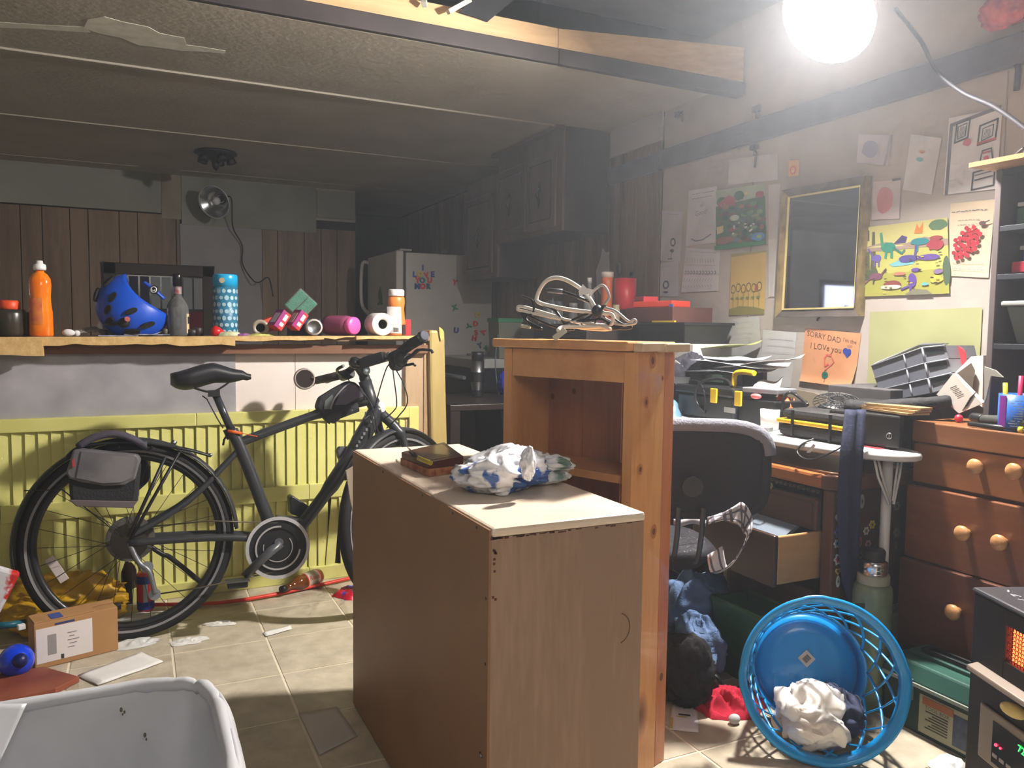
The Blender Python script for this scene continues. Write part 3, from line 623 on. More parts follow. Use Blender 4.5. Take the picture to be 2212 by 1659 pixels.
# top tube bag
def tb(o, lst): return [bk(x, y, o) for x, y in lst]
b = MB(); b.prism(tb(.03, [(683, 880), (690, 858), (722, 838), (752, 822), (768, 826), (782, 838), (797, 862), (768, 872), (700, 900)]), -EN*.06); tg = part('frame_bag', b, bagm, bike, bev=.008)
b = MB(); b.prism(tb(.034, [(724, 875), (735, 850), (758, 828), (768, 832), (785, 856), (770, 862), (748, 874)]), -EN*.004); part('bag_panel', b, mat('purple_grey_panel', (92, 88, 104), .7), tg)
b = MB(); b.tube(smooth_path(tb(.036, [(714, 884), (722, 862), (742, 838), (756, 828)])), .004, 6, flat=.3); part('reflective_piping', b, mat('piping_grey', (140, 140, 144), .5), tg)
b = MB(); b.prism(tb(.034, [(700, 884), (702, 866), (718, 852), (720, 858), (712, 884)]), -EN*.004); part('bag_panel', b, mat('sage_grey', (92, 100, 102), .7), tg)
b = MB(); b.tube([bk(700, 905), bk(708, 897), bk(770, 874)], .03, 12); part('strap', b, bagm, tg)
b = MB(); b.prism(tb(.03, [(705, 900), (740, 888), (735, 905), (722, 915), (708, 910)]), -EN*.05); part('strap', b, blk, tg)
b = MB(); b.prism(tb(-.01, [(765, 965), (735, 965), (728, 975), (738, 1005), (758, 1000)]), -EN*.05); part('battery_mount', b, mat('mount_grey', (70, 72, 78), .6), bike, bev=.004)
# =============== things standing on the bar counter ===============
def on(px, Y):
    p = at(px, 725, Y=Y); return Vector((p.x, Y, cz(p.x)+.0005))
glass_clear = mat('clear_glass', (235, 240, 240), .03, trans=1, ior=1.45)
# dark tub with orange lid
p = on(22, 3.46); T = thing('storage_jar', 'dark tub with an orange lid at the left end of the counter', 'jar', p)
b = MB(); b.lathe([(0, 0), (.05, 0), (.055, .01), (.055, .085), (.05, .1), (0, .1)], p); part('body', b, mat('jar_dark', (40, 44, 40), .3, c2=(60, 50, 40), ns=20), T)
b = MB(); b.lathe([(0, .1), (.034, .1), (.036, .105), (.036, .128), (.03, .134), (0, .134)], p+Vector((0, 0, .0002))); part('lid', b, mat('orange_lid', (230, 84, 40), .45), T)
p = on(50, 3.52); b = MB(); b.lathe([(0, 0), (.03, 0), (.032, .005), (.032, .09), (0, .095)], p); single('dark_cup', 'small dark brown cup between the orange-lidded tub and the orange soap bottle', 'cup', b, mat('cup_brown', (48, 36, 34), .5))
# dish soap
p = on(90, 3.43); KS = .9; T = thing('soap_bottle', 'bottle of orange dish soap with a white cap on the counter', 'bottle', p)
orange_liq = mat('orange_liquid', (255, 146, 24), .12, c2=(250, 116, 8), ns=12, coat=.8)
b = MB(); b.lathe([(0, 0), (.037, 0), (.040, .006), (.039, .09), (.035, .12), (.034, .15), (.037, .19), (.035, .215), (.025, .232), (.014, .24), (.014, .247), (0, .247)], p, n=32, sy=.7); part('body', b, orange_liq, T)
b = MB(); b.lathe([(0, .247), (.021, .247), (.022, .258), (.02, .268), (.012, .272), (.011, .282), (0, .283)], p, n=24); part('cap', b, mat('cap_white', (238, 238, 238), .35), T)
b = MB(); b.grid(lambda u, v: p+Vector((-.035+.042*u, -math.sqrt(max(0, 1-((-.035+.042*u)/.0405)**2))*.0285-.001, .045+.1*v)), 8, 6); part('label', b, mat('soap_label', (226, 140, 60), .4, c2=(200, 90, 70), ns=30), T)
# flattened plastic strip
b = MB(); a_, c_ = on(152, 3.44), on(250, 3.5); b.grid(lambda u, v: a_.lerp(c_, u)+Vector((0, -.03+.08*v, .004+.035*math.sin(PI*min(1, u*1.05))*(1-abs(v-.5)*1.2)+.01*noise.noise(Vector((u*7, v*5, 1))))), 24, 10)
single('plastic_wrapper', 'crumpled grey plastic wrapper with white ends between the soap bottle and the helmet', 'wrapper', b, mat('wrap_grey', (120, 112, 108), .35, c2=(150, 144, 140), ns=8), solid=.001)
b = MB(); b.ball(on(148, 3.42)+Vector((0, 0, .014)), (.022, .015, .014)); b.ball(on(166, 3.43)+Vector((0, 0, .012)), (.012, .012, .012)); single('tissue_scrap', 'white crumpled tissue at the left end of the grey wrapper', 'tissue', b, paper)
b = MB(); q = on(218, 3.5)+Vector((0, 0, .036)); b.ball(q, (.012, .012, .026)); single('bottle_top', 'small white plastic cap leaning against the helmet', 'cap', b, mat('cap_white', (238, 238, 238), .35))
for k, (px, Y, w, col) in enumerate(((250, 3.39, .14, (150, 156, 178)), (320, 3.40, .16, (176, 182, 190)))):
    q = on(px, Y); b = MB(); b.rbox(q+Vector((0, .02, .003+.004*k)), (w, .10, .004), rz=.2-.3*k); single('magazine', ['grey-blue magazine lying flat under the left side of the helmet', 'pale magazine lying flat under the right side of the helmet'][k], 'magazine', b, mat('magazine%d' % k, col, .4, c2=(90, 90, 110), ns=20))
# helmet lying on its side
hm = mat('helmet_blue', (16, 78, 196), .4, coat=.15); hc = at(287, 664, Y=3.47)
axis = (right*.50-down*.52+fwd*.62).normalized()   # opening direction
hx = (right*.68+down*.72).normalized(); hx = (hx-hx.dot(axis)*axis).normalized(); hy = axis.cross(hx)
T = thing('bicycle_helmet', 'blue bicycle helmet lying on its side on the counter', 'helmet', (hc.x, 3.47, cz(hc.x)))
HA, HB, HC2 = .128, .095, .125
vents = [(-.75, .55, .5, .12), (-.25, .3, .62, .1), (.35, .3, .6, .1), (.8, .5, .4, .12), (-.5, .3, -.2, .1), (.55, .28, -.25, .1), (-.72, .3, -.55, .1), (.1, .25, -.1, .09)]
def hsurf(th, ph, k=1.0):
    # th: 0 at crown .. PI/2 at rim and beyond
    r = 1.0
    wv = .12*math.cos(2*ph) + .05*math.cos(ph)
    thm = th*(1.0+ (0.16*math.cos(2*ph)))
    return hc+axis*.005 - axis*(HC2*math.cos(thm)*k) + hx*(HA*math.sin(thm)*math.cos(ph)*k) + hy*(HB*math.sin(thm)*math.sin(ph)*k)
b = MB(); b.grid(lambda u, v: hsurf(.02+(PI*.57)*v, 2*PI*u), 40, 16); part('shell', b, hm, T, solid=.022)
b = MB()
for ph0, th0 in ((-1.9, 1.15), (-1.75, .75), (-1.3, .45), (-1.2, 1.25), (-2.5, 1.3), (-2.75, .8), (-.6, 1.2), (-.45, .75), (2.8, 1.2), (.3, 1.0)):
    pts = []
    for i in range(12):
        a = 2*PI*i/12; pts.append(hsurf(th0+.19*math.cos(a), ph0+.085*math.sin(a)/math.sin(max(.3, th0)), 1.13))
    b.poly(pts); 
part('vent', b, mat('vent_black', (8, 9, 12), .8), T, solid=.012, kind='stuff')
b = MB()
for ph0 in (-.25, 2.7): b.tube([hsurf(.8+.08*i, ph0+.03*i, 1.13) for i in range(9)], .0028, 6, flat=.6)
part('trim_line', b, mat('helmet_silver', (140, 150, 170), .4), T)
b = MB(); q = at(268, 697, Y=3.35); q.z = max(q.z, cz(q.x)+.014); b.ball(q, (.02, .016, .02)); b.tube([q, q+Vector((-.05, .02, -.01)), at(228, 700, Y=3.42)], .006); st = part('strap', b, blk, T)
b = MB(); b.cyl(q+Vector((.01, -.018, .012)), q+Vector((.012, -.026, .014)), .01); part('dial', b, mat('dial_red', (150, 60, 60), .4), T)
b = MB(); b.tube(smooth_path([at(312, 610, Y=3.44), at(333, 626, Y=3.42), at(355, 645, Y=3.43)]), .011, 8, flat=.6); part('retention_band', b, mat('band_blue', (30, 76, 180), .4), T)
q = at(333, 626, Y=3.405); b = MB(); b.cyl(q, q-fwd*.004, .017, n=24); bd = part('badge', b, mat('badge_dark', (40, 44, 50), .3), T)
b = MB(); b.tube([q-fwd*.005+right*math.cos(a*PI/8)*.011+down*math.sin(a*PI/8)*.011 for a in range(16)], .0025, 5, True); b.tube([q-fwd*.005+right*math.cos(a)*.005+down*math.sin(a)*.005 for a in (0, 1, 2, 3)], .002, 5); part('emblem', b, mat('emblem_white', (216, 218, 220), .4), bd)
# clear bottle with black cap
p = on(385, 3.43); T = thing('liquor_bottle', 'clear glass bottle with a black cap and cream label beside the helmet', 'bottle', p)
b = MB(); b.lathe([(0, 0), (.036, 0), (.041, .006), (.041, .11), (.036, .13), (.02, .155), (.0145, .165), (.0145, .2), (0, .2)], p, n=28); part('body', b, mat('bottle_glass', (200, 206, 208), .04, trans=.85, ior=1.3), T)
b = MB(); b.lathe([(0, .2), (.0175, .2), (.0175, .243), (.015, .248), (0, .248)], p+Vector((0, 0, .0002))); part('cap', b, mat('cap_black', (20, 20, 22), .25), T)
b = MB(); b.lathe([(.0158, .168), (.0158, .196)], p); part('neck_band', b, mat('neck_band', (150, 150, 150), .3, c2=(150, 50, 50), ns=60), T)
b = MB(); b.grid(lambda u, v: p+Vector((math.cos(-.75+u*1.1)*.0418, math.sin(-.75+u*1.1)*.0418, .012+.078*v)), 8, 4); lb = part('label', b, mat('label_cream', (206, 188, 150), .6), T)
b = MB(); b.grid(lambda u, v: p+Vector((math.cos(-.6+u*.6)*.0425, math.sin(-.6+u*.6)*.0425, .05+.028*v)), 6, 3); part('label_print', b, mat('label_dark', (50, 44, 44), .5), lb)
for k, (px, m_, r_, h_, nm, lb_) in enumerate(((358, 'olive', .012, .03, 'spice_pot', 'small olive pot between the helmet and the clear bottle'), (415, 'dark', .02, .028, 'dark_disc', 'dark bottle cap to the right of the clear bottle'), (428, 'dark', .018, .035, 'key_fob', 'small dark object behind the red bell pepper shaped cap'))):
    q = on(px, 3.42); b = MB(); b.lathe([(0, 0), (r_, 0), (r_, h_*.9), (r_*.8, h_), (0, h_)], q); single(nm, lb_, 'small item', b, mat('odd_'+m_, (96, 92, 60) if m_ == 'olive' else (40, 34, 34), .5))
q = on(464, 3.38); b = MB(); b.lathe([(0, 0), (.014, .001), (.023, .012), (.02, .03), (.008, .05), (0, .052)], q+Vector((-.014, 0, .022)), d=(.95, .1, -.18)); single('red_cone', 'small red cone shaped cap lying left of the tall blue can', 'cap', b, mat('red_gloss', (200, 26, 34), .3))
# tall blue patterned tumbler
p = on(488, 3.44); T = thing('tumbler', 'tall blue tumbler with a pale pebble pattern and blue lid', 'tumbler', p)
b = MB(); b.lathe([(0, 0), (.043, 0), (.046, .004), (.048, .2), (0, .2)], p, n=32); part('body', b, mat('tumbler_blue', (46, 116, 150), .35), T)
b = MB(); b.lathe([(0, .2), (.0485, .2), (.0485, .245), (.045, .251), (0, .251)], p+Vector((0, 0, .0002)), n=32); tl = part('lid', b, mat('lid_cyan', (24, 160, 214), .3), T)
b = MB()
for r_ in range(7):
    for c_ in range(14):
        a = 2*PI*(c_+.5*(r_ % 2))/14; zz = .018+r_*.0275; rx, rz_ = .0078+.0015*((c_*3+r_) % 2), .0105-.0015*((c_+r_) % 3)
        b.poly([p+Vector((math.cos(a+math.cos(t)*rx/.0475)*.0484, math.sin(a+math.cos(t)*rx/.0475)*.0484, zz+math.sin(t)*rz_)) for t in [2*PI*i/8 for i in range(8)]])
part('pebble_pattern', b, mat('pebble_pale', (158, 190, 204), .4), T, kind='stuff')
b = MB(); a = math.atan2(-p.y, -p.x)-.25; q = p+Vector((math.cos(a)*.0488, math.sin(a)*.0488, .225)); b.cyl(q, q+Vector((math.cos(a), math.sin(a), 0))*.001, .011, n=20); part('sticker', b, mat('sticker_tan', (196, 178, 150), .6), tl)
# wrappers
for k, (px, Y, r_, c_, lb_) in enumerate(((497, 3.37, (.05, .03, .026), (170, 176, 140), 'pale green crinkled wrapper in front of the blue tumbler'), (525, 3.36, (.045, .028, .02), (110, 60, 110), 'purple and pink snack wrapper right of the blue tumbler'), (560, 3.35, (.06, .025, .014), (150, 150, 70), 'yellow-green wrapper lying flat in front of the brown paper roll'))):
    q = on(px, Y); b = MB(); heap(b, q, r_, k+11, n=24, fs=40); single('snack_wrapper', lb_, 'wrapper', b, mat('wrapper%d' % k, c_, .3, c2=tuple(min(255, v+50) for v in c_), ns=40))
# brown-rimmed tape roll
q = on(563, 3.43)+Vector((0, 0, .034)); dr = (Vector((0, 0, EYE-.1))-q).normalized(); dr.z = 0; dr.normalize()
T = thing('tape_roll', 'roll of clear tape with a dark core left of the soap boxes', 'tape roll', (q.x, q.y, q.z-.034))
b = MB(); b.lathe([(.018, 0), (.033, 0), (.034, .004), (.034, .05), (.018, .05), (.018, 0)], q, dr, n=28); part('roll', b, mat('roll_grey', (150, 142, 130), .35), T)
b = MB(); b.lathe([(.0175, .049), (.0175, .002), (0, .002)], q, dr, n=24); part('core', b, mat('core_dark', (30, 26, 24), .8), T)
# soap boxes
red_b, pur = mat('soap_red', (222, 52, 48), .35), mat('soap_purple', (150, 40, 116), .35)
for k, (px, py) in enumerate(((603, 692), (641, 692))):
    q = at(px, py, Y=3.37); q.z = max(q.z, cz(q.x)+.036); T = thing('soap_box', ['red and purple soap box, left one of the pair in front', 'red and purple soap box, right one of the pair in front, beside the can'][k], 'box', (q.x, q.y, q.z-.036), 'red and purple soap boxes')
    Mx = Matrix.Rotation(.35, 3, 'Z') @ Matrix.Rotation(.62, 3, 'Y'); ax = [Mx@Vector(v) for v in ((1, 0, 0), (0, 1, 0), (0, 0, 1))]
    b = MB(); b.obox(q, *ax, .02, .03, .04); bx_ = part('carton', b, red_b, T, bev=.001)
    b = MB(); b.obox(q-ax[0]*.0205, *ax, .0006, .0295, .0395); b.obox(q-ax[1]*.0303-ax[0]*.01, *ax, .010, .0005, .039); part('purple_side', b, pur, T)
    b = MB(); b.obox(q-ax[1]*.031+ax[0]*.004+ax[2]*.014, *ax, .008, .0005, .014); b.obox(q-ax[1]*.031+ax[0]*.004-ax[2]*.018, *ax, .009, .0005, .008); b.obox(q-ax[0]*.0215, *ax, .0004, .02, .024); part('label', b, mat('soap_white', (226, 206, 214), .4), T)
q = on(583, 3.5)+Vector((0, 0, .05)); b = MB(); b.rbox(q, (.09, .05, .055), rz=.2, ry=-.35); single('soap_box', 'orange-red soap carton lying behind the two red and purple boxes', 'box', b, mat('orange_box', (196, 60, 30), .4, c2=(120, 30, 30), ns=20), group='cartons behind', bev=.002)
# sponges in plastic
Tq = at(650, 658, Y=3.47); T = thing('sponge_pack', 'clear plastic pack of two green scouring sponges tilted on the boxes', 'sponges', (Tq.x, Tq.y, Tq.z-.06))
Mx = Matrix.Rotation(-.2, 3, 'Z') @ Matrix.Rotation(.75, 3, 'Y'); ax = [Mx@Vector(v) for v in ((1, 0, 0), (0, 1, 0), (0, 0, 1))]
for k in (-1, 1):
    b = MB(); b.obox(Tq+ax[2]*.0-ax[0]*.0+ax[2]*(.0)+ax[0]*(.024*k), *ax, .0225, .03, .048); part('sponge', b, mat('sponge_green', (22, 128, 98), .85, c2=(16, 108, 84), ns=60, bump=.5, bs=200), T, bev=.004)
b = MB(); b.obox(Tq, *ax, .05, .033, .052); part('plastic_film', b, mat('film', (235, 245, 245), .08, alpha=.1, bump=.8, bs=35), T, bev=.006)
q = on(658, 3.5); b = MB(); b.rbox(q+Vector((0, .01, .036)), (.13, .07, .07), rz=.1); single('cereal_box', 'dark blue carton holding up the sponge pack behind the soap boxes', 'box', b, mat('navy_box', (44, 40, 76), .5))
q = on(677, 3.40)+Vector((0, 0, .035)); dr = Vector((-.12, -1, .05)).normalized(); T = thing('can', 'silver-bottomed can lying on its side right of the soap boxes', 'can', q-Vector((0, 0, .035)))
b = MB(); b.lathe([(.027, .045), (.034, .043), (.035, .038), (.035, -.045), (.03, -.05), (0, -.05)], q, dr, n=32); part('body', b, mat('can_pale', (190, 186, 180), .3), T)
b = MB(); b.lathe([(.0275, .0455), (.026, .039), (.024, .039), (.02, .036), (.0, .034)], q, dr, n=32); part('can_bottom', b, steel, T)
# pink bottle lying
q = on(738, 3.43)+Vector((0, 0, .044)); T = thing('pink_bottle', 'clear pink bottle with a pink cap lying on its side', 'bottle', q-Vector((0, 0, .044)))
dr = Vector((.5, -.87, 0)).normalized()
b = MB(); b.lathe([(0, -.1), (.03, -.098), (.042, -.088), (.044, -.06), (.044, .03), (.04, .048), (.03, .055), (0, .055)], q, dr, n=32); part('body', b, mat('pink_clear', (214, 110, 160), .1, trans=.6, ior=1.2), T)
b = MB(); b.lathe([(0, .055), (.037, .055), (.038, .058), (.038, .078), (.034, .082), (0, .082)], q, dr, n=36); part('cap', b, mat('pink_cap', (240, 96, 176), .35), T)
# toilet roll
q = on(818, 3.40)+Vector((0, 0, .05)); dr = Vector((.12, -1, 0)).normalized(); T = thing('toilet_roll', 'white toilet roll lying on its side with its core facing out', 'toilet roll', q-Vector((0, 0, .05)))
b = MB(); b.lathe([(.021, .045), (.048, .045), (.05, .042), (.05, -.045), (.048, -.05), (.021, -.05), (.021, .045)], q, dr, n=36); part('roll', b, mat('tissue_white', (232, 230, 226), .9, bump=.2, bs=90), T)
b = MB(); b.lathe([(.0208, .044), (.0208, -.046), (0, -.046)], q, dr, n=24); part('core', b, mat('card_core', (70, 60, 50), .9), T)
# orange bottle and red box
p = on(856, 3.42); T = thing('supplement_bottle', 'orange bottle with a white cap and white label near the right end of the counter', 'bottle', p)
b = MB(); b.lathe([(0, 0), (.042, 0), (.044, .006), (.041, .06), (.035, .12), (.0365, .132), (.039, .15), (.037, .168), (.032, .176), (0, .176)], p, n=32, sy=.8); part('body', b, mat('orange_plastic', (226, 130, 60), .4), T)
b = MB(); b.lathe([(0, .176), (.034, .176), (.035, .18), (.035, .2), (.031, .205), (0, .205)], p+Vector((0, 0, .0002)), n=32); part('cap', b, mat('cap_white', (238, 238, 238), .35), T)
b = MB(); lab = lambda u, v: p+Vector((-.0425+.058*u-.004*v, -.0355*math.sqrt(max(.02, 1-((-.0425+.058*u)/.0455)**2))+.004*v-.0012, .01+.118*v)); b.grid(lab, 10, 6); lb = part('label', b, mat('label_white', (214, 212, 212), .45, c2=(196, 194, 194), ns=60), T)
b = MB()
for i in range(8): b.poly([lab(.35+.05*i+du, vv)+Vector((0, -.001, 0)) for du, vv in ((0, .05), (.022, .05), (.022, .22), (0, .22))])
part('barcode', b, blk, lb, kind='stuff')
b = MB(); b.poly([p+Vector((x, -.036 if x < .03 else -.028, z)) for x, z in ((.018, .004), (.036, .004), (.034, .05), (.018, .05))]); part('dark_label', b, mat('label_brown', (60, 40, 40), .5), T, solid=.001)
p = on(876, 3.47); b = MB(); b.rbox(p+Vector((0, 0, .036)), (.04, .03, .072), rz=.2); single('red_box', 'small red and white box behind the orange bottle', 'box', b, mat('box_red', (206, 34, 40), .5), bev=.001)
# =============== cabinet laid on its side in the middle ===============
bx0, bx1, by0, by1, bz = .556, .884, 1.243, 2.205, .75
T = thing('cabinet', 'pale wood-grain cabinet tipped on its side in the middle of the floor', 'cabinet', (.72, 1.72, 0))
lam = wood('pale_laminate', (176, 146, 124), (150, 122, 102), 'Z', 7, rough=.45, fine=.55)
lamt = mat('laminate_top', (238, 222, 202), .3, c2=(230, 210, 188), ns=6)
cardb = mat('fibreboard_back', (158, 118, 86), .5, c2=(146, 108, 78), ns=3, bump=.05)
b = MB(); b.box((bx0+.004, by0, 0), (bx1, by0+.02, bz-.018)); part('end_panel', b, lam, T, bev=.001)
b = MB(); b.box((bx0+.004, by1-.02, 0), (bx1, by1, bz-.018)); part('end_panel', b, lam, T, bev=.001)
b = MB(); b.box((bx0+.004, by0-.003, bz-.018), (bx1+.002, by1+.003, bz)); part('top_panel', b, lamt, T, bev=.006)
b = MB(); b.box((bx0+.004, by0+.021, .02), (bx1, by1-.021, .036)); part('bottom_panel', b, lam, T)
b = MB(); b.box((bx0, by0+.001, 0.004), (bx0+.004, by1-.001, bz-.004)); part('back_panel', b, cardb, T)
b = MB(); b.box((bx1-.004, by0+.03, .04), (bx1+.002, by1-.03, bz-.02)); part('door', b, lam, T)
b = MB()
for k in range(34): # chipped edge
    x = bx0+.006+R.random()**1.7*.30; b.rbox((x, by0-.0007, bz-.018-R.random()*.003), (R.uniform(.003, .012), .001, R.uniform(.0015, .004)))
for k in range(10): b.rbox((bx0+.008+R.random()*.006, by0-.0007, bz-.03-R.random()*.1), (.004, .001, .004))
part('chipped_edge', b, mat('chip_brown', (96, 54, 40), .9), T, kind='stuff')
b = MB()
for yy in (1.3, 1.42, 1.6, 1.9): b.cyl((bx0-.0008, yy, bz-.012), (bx0+.001, yy, bz-.012), .003, n=8)
for zz in (.62, .5, .3, .12): b.cyl((bx0-.0008, by0+.012, zz), (bx0+.001, by0+.012, zz), .003, n=8)
part('nails', b, mat('nail', (70, 60, 54), .5, metal=.5), T, kind='stuff')
b = MB(); c = at(1335, 1358, Y=by0); b.tube([c+Vector((math.cos(a)*.027, -.0004, math.sin(a)*.03)) for a in [(-1.3+2.6*i/16) for i in range(17)]], .0012, 4); part('ring_stain', b, mat('stain_brown', (120, 88, 62), .7), T)
b = MB(); b.tube([at(1036, 1625, X=bx0-.001), at(1040, 1636, X=bx0-.001)], .002, 5); part('screw', b, steel, T)
# white object behind the left end of the cabinet (white box edge)
b = MB(); b.prism([at(x, y, Y=2.26) for x, y in ((748, 1018), (764, 1008), (775, 1110), (775, 1560), (768, 1560), (764, 1110), (757, 1080))], (0, .01, 0)); single('white_board', 'narrow white board showing behind the left end of the tipped cabinet', 'board', b, mat('board_white', (206, 190, 170), .5))
# papers + little things on the cabinet
def ontop(px, py, z=bz): return at(px, py, Z=z+.0005)
nb = thing('tray', 'small patterned orange and dark tray with a lid ajar on the cabinet', 'tray', ontop(935, 1010))
def quadp(pts, z): return [Vector((p.x, p.y, z)) for p in (at(x, y, Z=z) for x, y in pts)]
Q = [(865, 1004), (925, 1030), (1003, 1020), (960, 985)]
om = mat('orange_pattern', (150, 74, 44), .5, c2=(196, 140, 96), ns=50)
lo = quadp(Q, bz+.0006); b = MB()
b.hexa(lo, [p+Vector((0, 0, .018)) for p in lo]); part('base', b, om, nb, bev=.001)
b = MB(); cc = sum(lo, Vector())/4; hi = [cc+(p-cc)*.97+Vector((0, 0, .019)) for p in lo]; hi2 = [p+Vector((0, 0, .014+.006*(i > 1))) for i, p in enumerate(hi)]
b.hexa(hi, hi2); ld = part('lid', b, mat('tray_brown', (92, 44, 34), .25), nb, bev=.001)
b = MB(); hh = [cc+(p-cc)*.78+Vector((0, 0, .0345+.004*(i > 1))) for i, p in enumerate(lo)]; b.poly(hh); part('picture', b, mat('tray_dark', (60, 26, 24), .15, c2=(160, 30, 30), ns=18, ramp=(.6, .7)), ld)
T = thing('artist_brush', 'thin dark tool with a yellow grip lying across the tray', 'tool', ontop(900, 990))
pA, pB, pC = at(880, 966, Z=bz+.03), at(905, 990, Z=bz+.045), at(930, 1000, Z=bz+.046)
b = MB(); b.tube([pA, pA.lerp(pB, .5), pB], [.001, .004, .004], 6); part('blade', b, mat('tool_dark', (70, 64, 60), .3, metal=.5), T)
b = MB(); b.tube([pB, pC], .006, 8); part('grip', b, mat('tool_yellow', (176, 160, 40), .5), T)
b = MB(); sheet(b, *[ontop(*p) for p in ((1000, 992), (1018, 1003), (1035, 997), (1018, 988))], lift=.002, nrm=Vector((0, 0, 1))); single('card', 'small grey card lying right of the orange tray on the cabinet', 'card', b, mat('card_grey', (170, 164, 154), .5), solid=.001)
b = MB(); sheet(b, *[ontop(*p) for p in ((988, 1046), (1006, 1058), (1012, 1052), (998, 1043))], lift=.002); single('tag', 'tiny brown tag beside the plastic bag on the cabinet', 'tag', b, mat('tag_brown', (140, 120, 96), .6), solid=.001)
# plastic shopping bag (white with blue print)
bagw = mat('bag_white', (232, 234, 240), .22, c2=(222, 226, 236), ns=6)
c = ontop(1085, 1062); T = thing('plastic_bag', 'crumpled white shopping bag with blue print on the cabinet', 'bag', c)
b = MB(); bundle(b, c, (.085, .062, .042), 21, n=90, amp=.5, fs=1.7); pbg = part('body', b, mat('bag_print', (236, 238, 244), .22, c2=(66, 104, 176), ns=16, ramp=(.52, .57), detail=5), T)
c2 = ontop(1168, 1042); b = MB(); bundle(b, c2, (.08, .05, .032), 25, n=90, amp=.5, fs=1.7); part('body', b, mat('bag_print2', (238, 240, 242), .25, c2=(120, 150, 140), ns=11, ramp=(.6, .7)), T)
b = MB(); q = at(1140, 1008, Z=bz+.07); bundle(b, q-Vector((0, 0, .03)), (.016, .014, .032), 28, n=40, amp=.35); part('handle', b, bagw, T)
# =============== pine bookcase ===============
uB = Vector((.929, .3695, 0)); vB = Vector((-.3695, .929, 0)); Cb = Vector((1.208, 1.585, 0)); HB_ = 1.052; dp_, wd_ = .178, .410
Nb = Cb-uB*dp_
T = thing('bookcase', 'narrow knotty pine bookcase standing behind the tipped cabinet', 'bookcase', Nb+(uB*dp_+vB*wd_)*.5)
pine = wood('pine', (228, 176, 116), (202, 142, 86), 'Z', 5, knots=((110, 56, 30), 4.5), rough=.35, coat=.25)
pineh = wood('pine_h', (220, 164, 108), (200, 142, 90), 'X', 5, rough=.35, coat=.2)
pinei = wood('pine_back', (190, 128, 92), (158, 100, 70), 'Z', 5, knots=((90, 44, 28), 4), rough=.5)
def bb(b, a0, a1, v0, v1, z0, z1):
    P = lambda a, v, z: Nb+uB*a+vB*v+Vector((0, 0, z))
    b.hexa([P(a0, v0, z0), P(a1, v0, z0), P(a1, v1, z0), P(a0, v1, z0)], [P(a0, v0, z1), P(a1, v0, z1), P(a1, v1, z1), P(a0, v1, z1)]); return b
part('side_board', bb(MB(), 0, dp_*.74, 0, .018, 0, HB_-.002), pine, T, bev=.002)
part('side_board', bb(MB(), dp_*.742, dp_, 0, .018, 0, HB_-.002), wood('pine_red', (206, 140, 92), (176, 104, 62), 'Z', 5, knots=((100, 50, 30), 5), rough=.35, coat=.25), T, bev=.002)
part('side_board', bb(MB(), 0, dp_, wd_-.018, wd_, 0, HB_-.002), pine, T, bev=.002)
for k in range(3): part('back_board', bb(MB(), dp_-.016, dp_-.006, .019+k*.1268, .019+(k+1)*.1268-.002, .03, HB_-.004), pinei, T)
part('front_stile', bb(MB(), -.004, .014, -.001, .026, 0, HB_-.003), pine, T, bev=.001); part('front_stile', bb(MB(), -.004, .014, wd_-.026, wd_+.001, 0, HB_-.003), pine, T, bev=.001)
part('top_rail', bb(MB(), -.002, .014, .027, wd_-.027, HB_-.075, HB_-.003), pineh, T, bev=.001)
for zz in (.735, .40, .07): part('shelf', bb(MB(), .006, dp_-.017, .018, wd_-.018, zz, zz+.02), pineh, T, bev=.002)
sn = -vB
def onside(px, py, P, n_):
    d = right*((px-CX)/F)+down*((py-CY)/F)+fwd; c0 = Vector((0, 0, EYE)); return c0+d*((P-c0).dot(n_)/d.dot(n_))
kn1, kn2 = mat('knot_dark', (112, 62, 36), .5), mat('knot_halo', (178, 116, 68), .45)
b = MB(); b2 = MB()
for px, py, r_, pl_ in ((1410, 779, .0085, 0), (1431, 817, .003, 0), (1396, 869, .006, 0), (1383, 1014, .006, 0), (1412, 1148, .008, 0), (1380, 1357, .006, 0), (1428, 1462, .010, 0), (1378, 1530, .005, 0), (1240, 845, .008, 1), (1194, 856, .008, 1), (1172, 866, .010, 1), (1135, 878, .007, 1), (1150, 792, .005, 1)):
    P0, n_, e_ = (Nb-vB*.0004, -vB, uB) if pl_ == 0 else (Nb+uB*(dp_-.0165), -uB, vB)
    c = onside(px, py, P0, n_)
    for bq, k, o in ((b2, 1.7, .0003), (b, .8, .0006)): bq.poly([c+n_*o+e_*math.cos(2*PI*i/14)*r_*k+Vector((0, 0, math.sin(2*PI*i/14)*r_*k*1.35)) for i in range(14)])
part('knots', b2, kn2, T, kind='stuff', fixn=False); part('knots', b, kn1, T, kind='stuff', fixn=False)
part('top_board', bb(MB(), -.03, .006, .0, wd_+.022, HB_, HB_+.022), pineh, T, bev=.004)
part('top_board', bb(MB(), .008, dp_+.0, -.001, wd_+.022, HB_, HB_+.021), pineh, T, bev=.003)
bpine = mat('bare_pine', (214, 190, 160), .6, c2=(196, 166, 134), ns=20)
part('broken_top_edge', bb(MB(), -.01, .085, -.028, -.002, HB_-.001, HB_+.019), bpine, T, bev=.002)
part('broken_top_edge', bb(MB(), .088, dp_+.02, -.031, -.002, HB_-.003, HB_+.018), bpine, T, bev=.003)
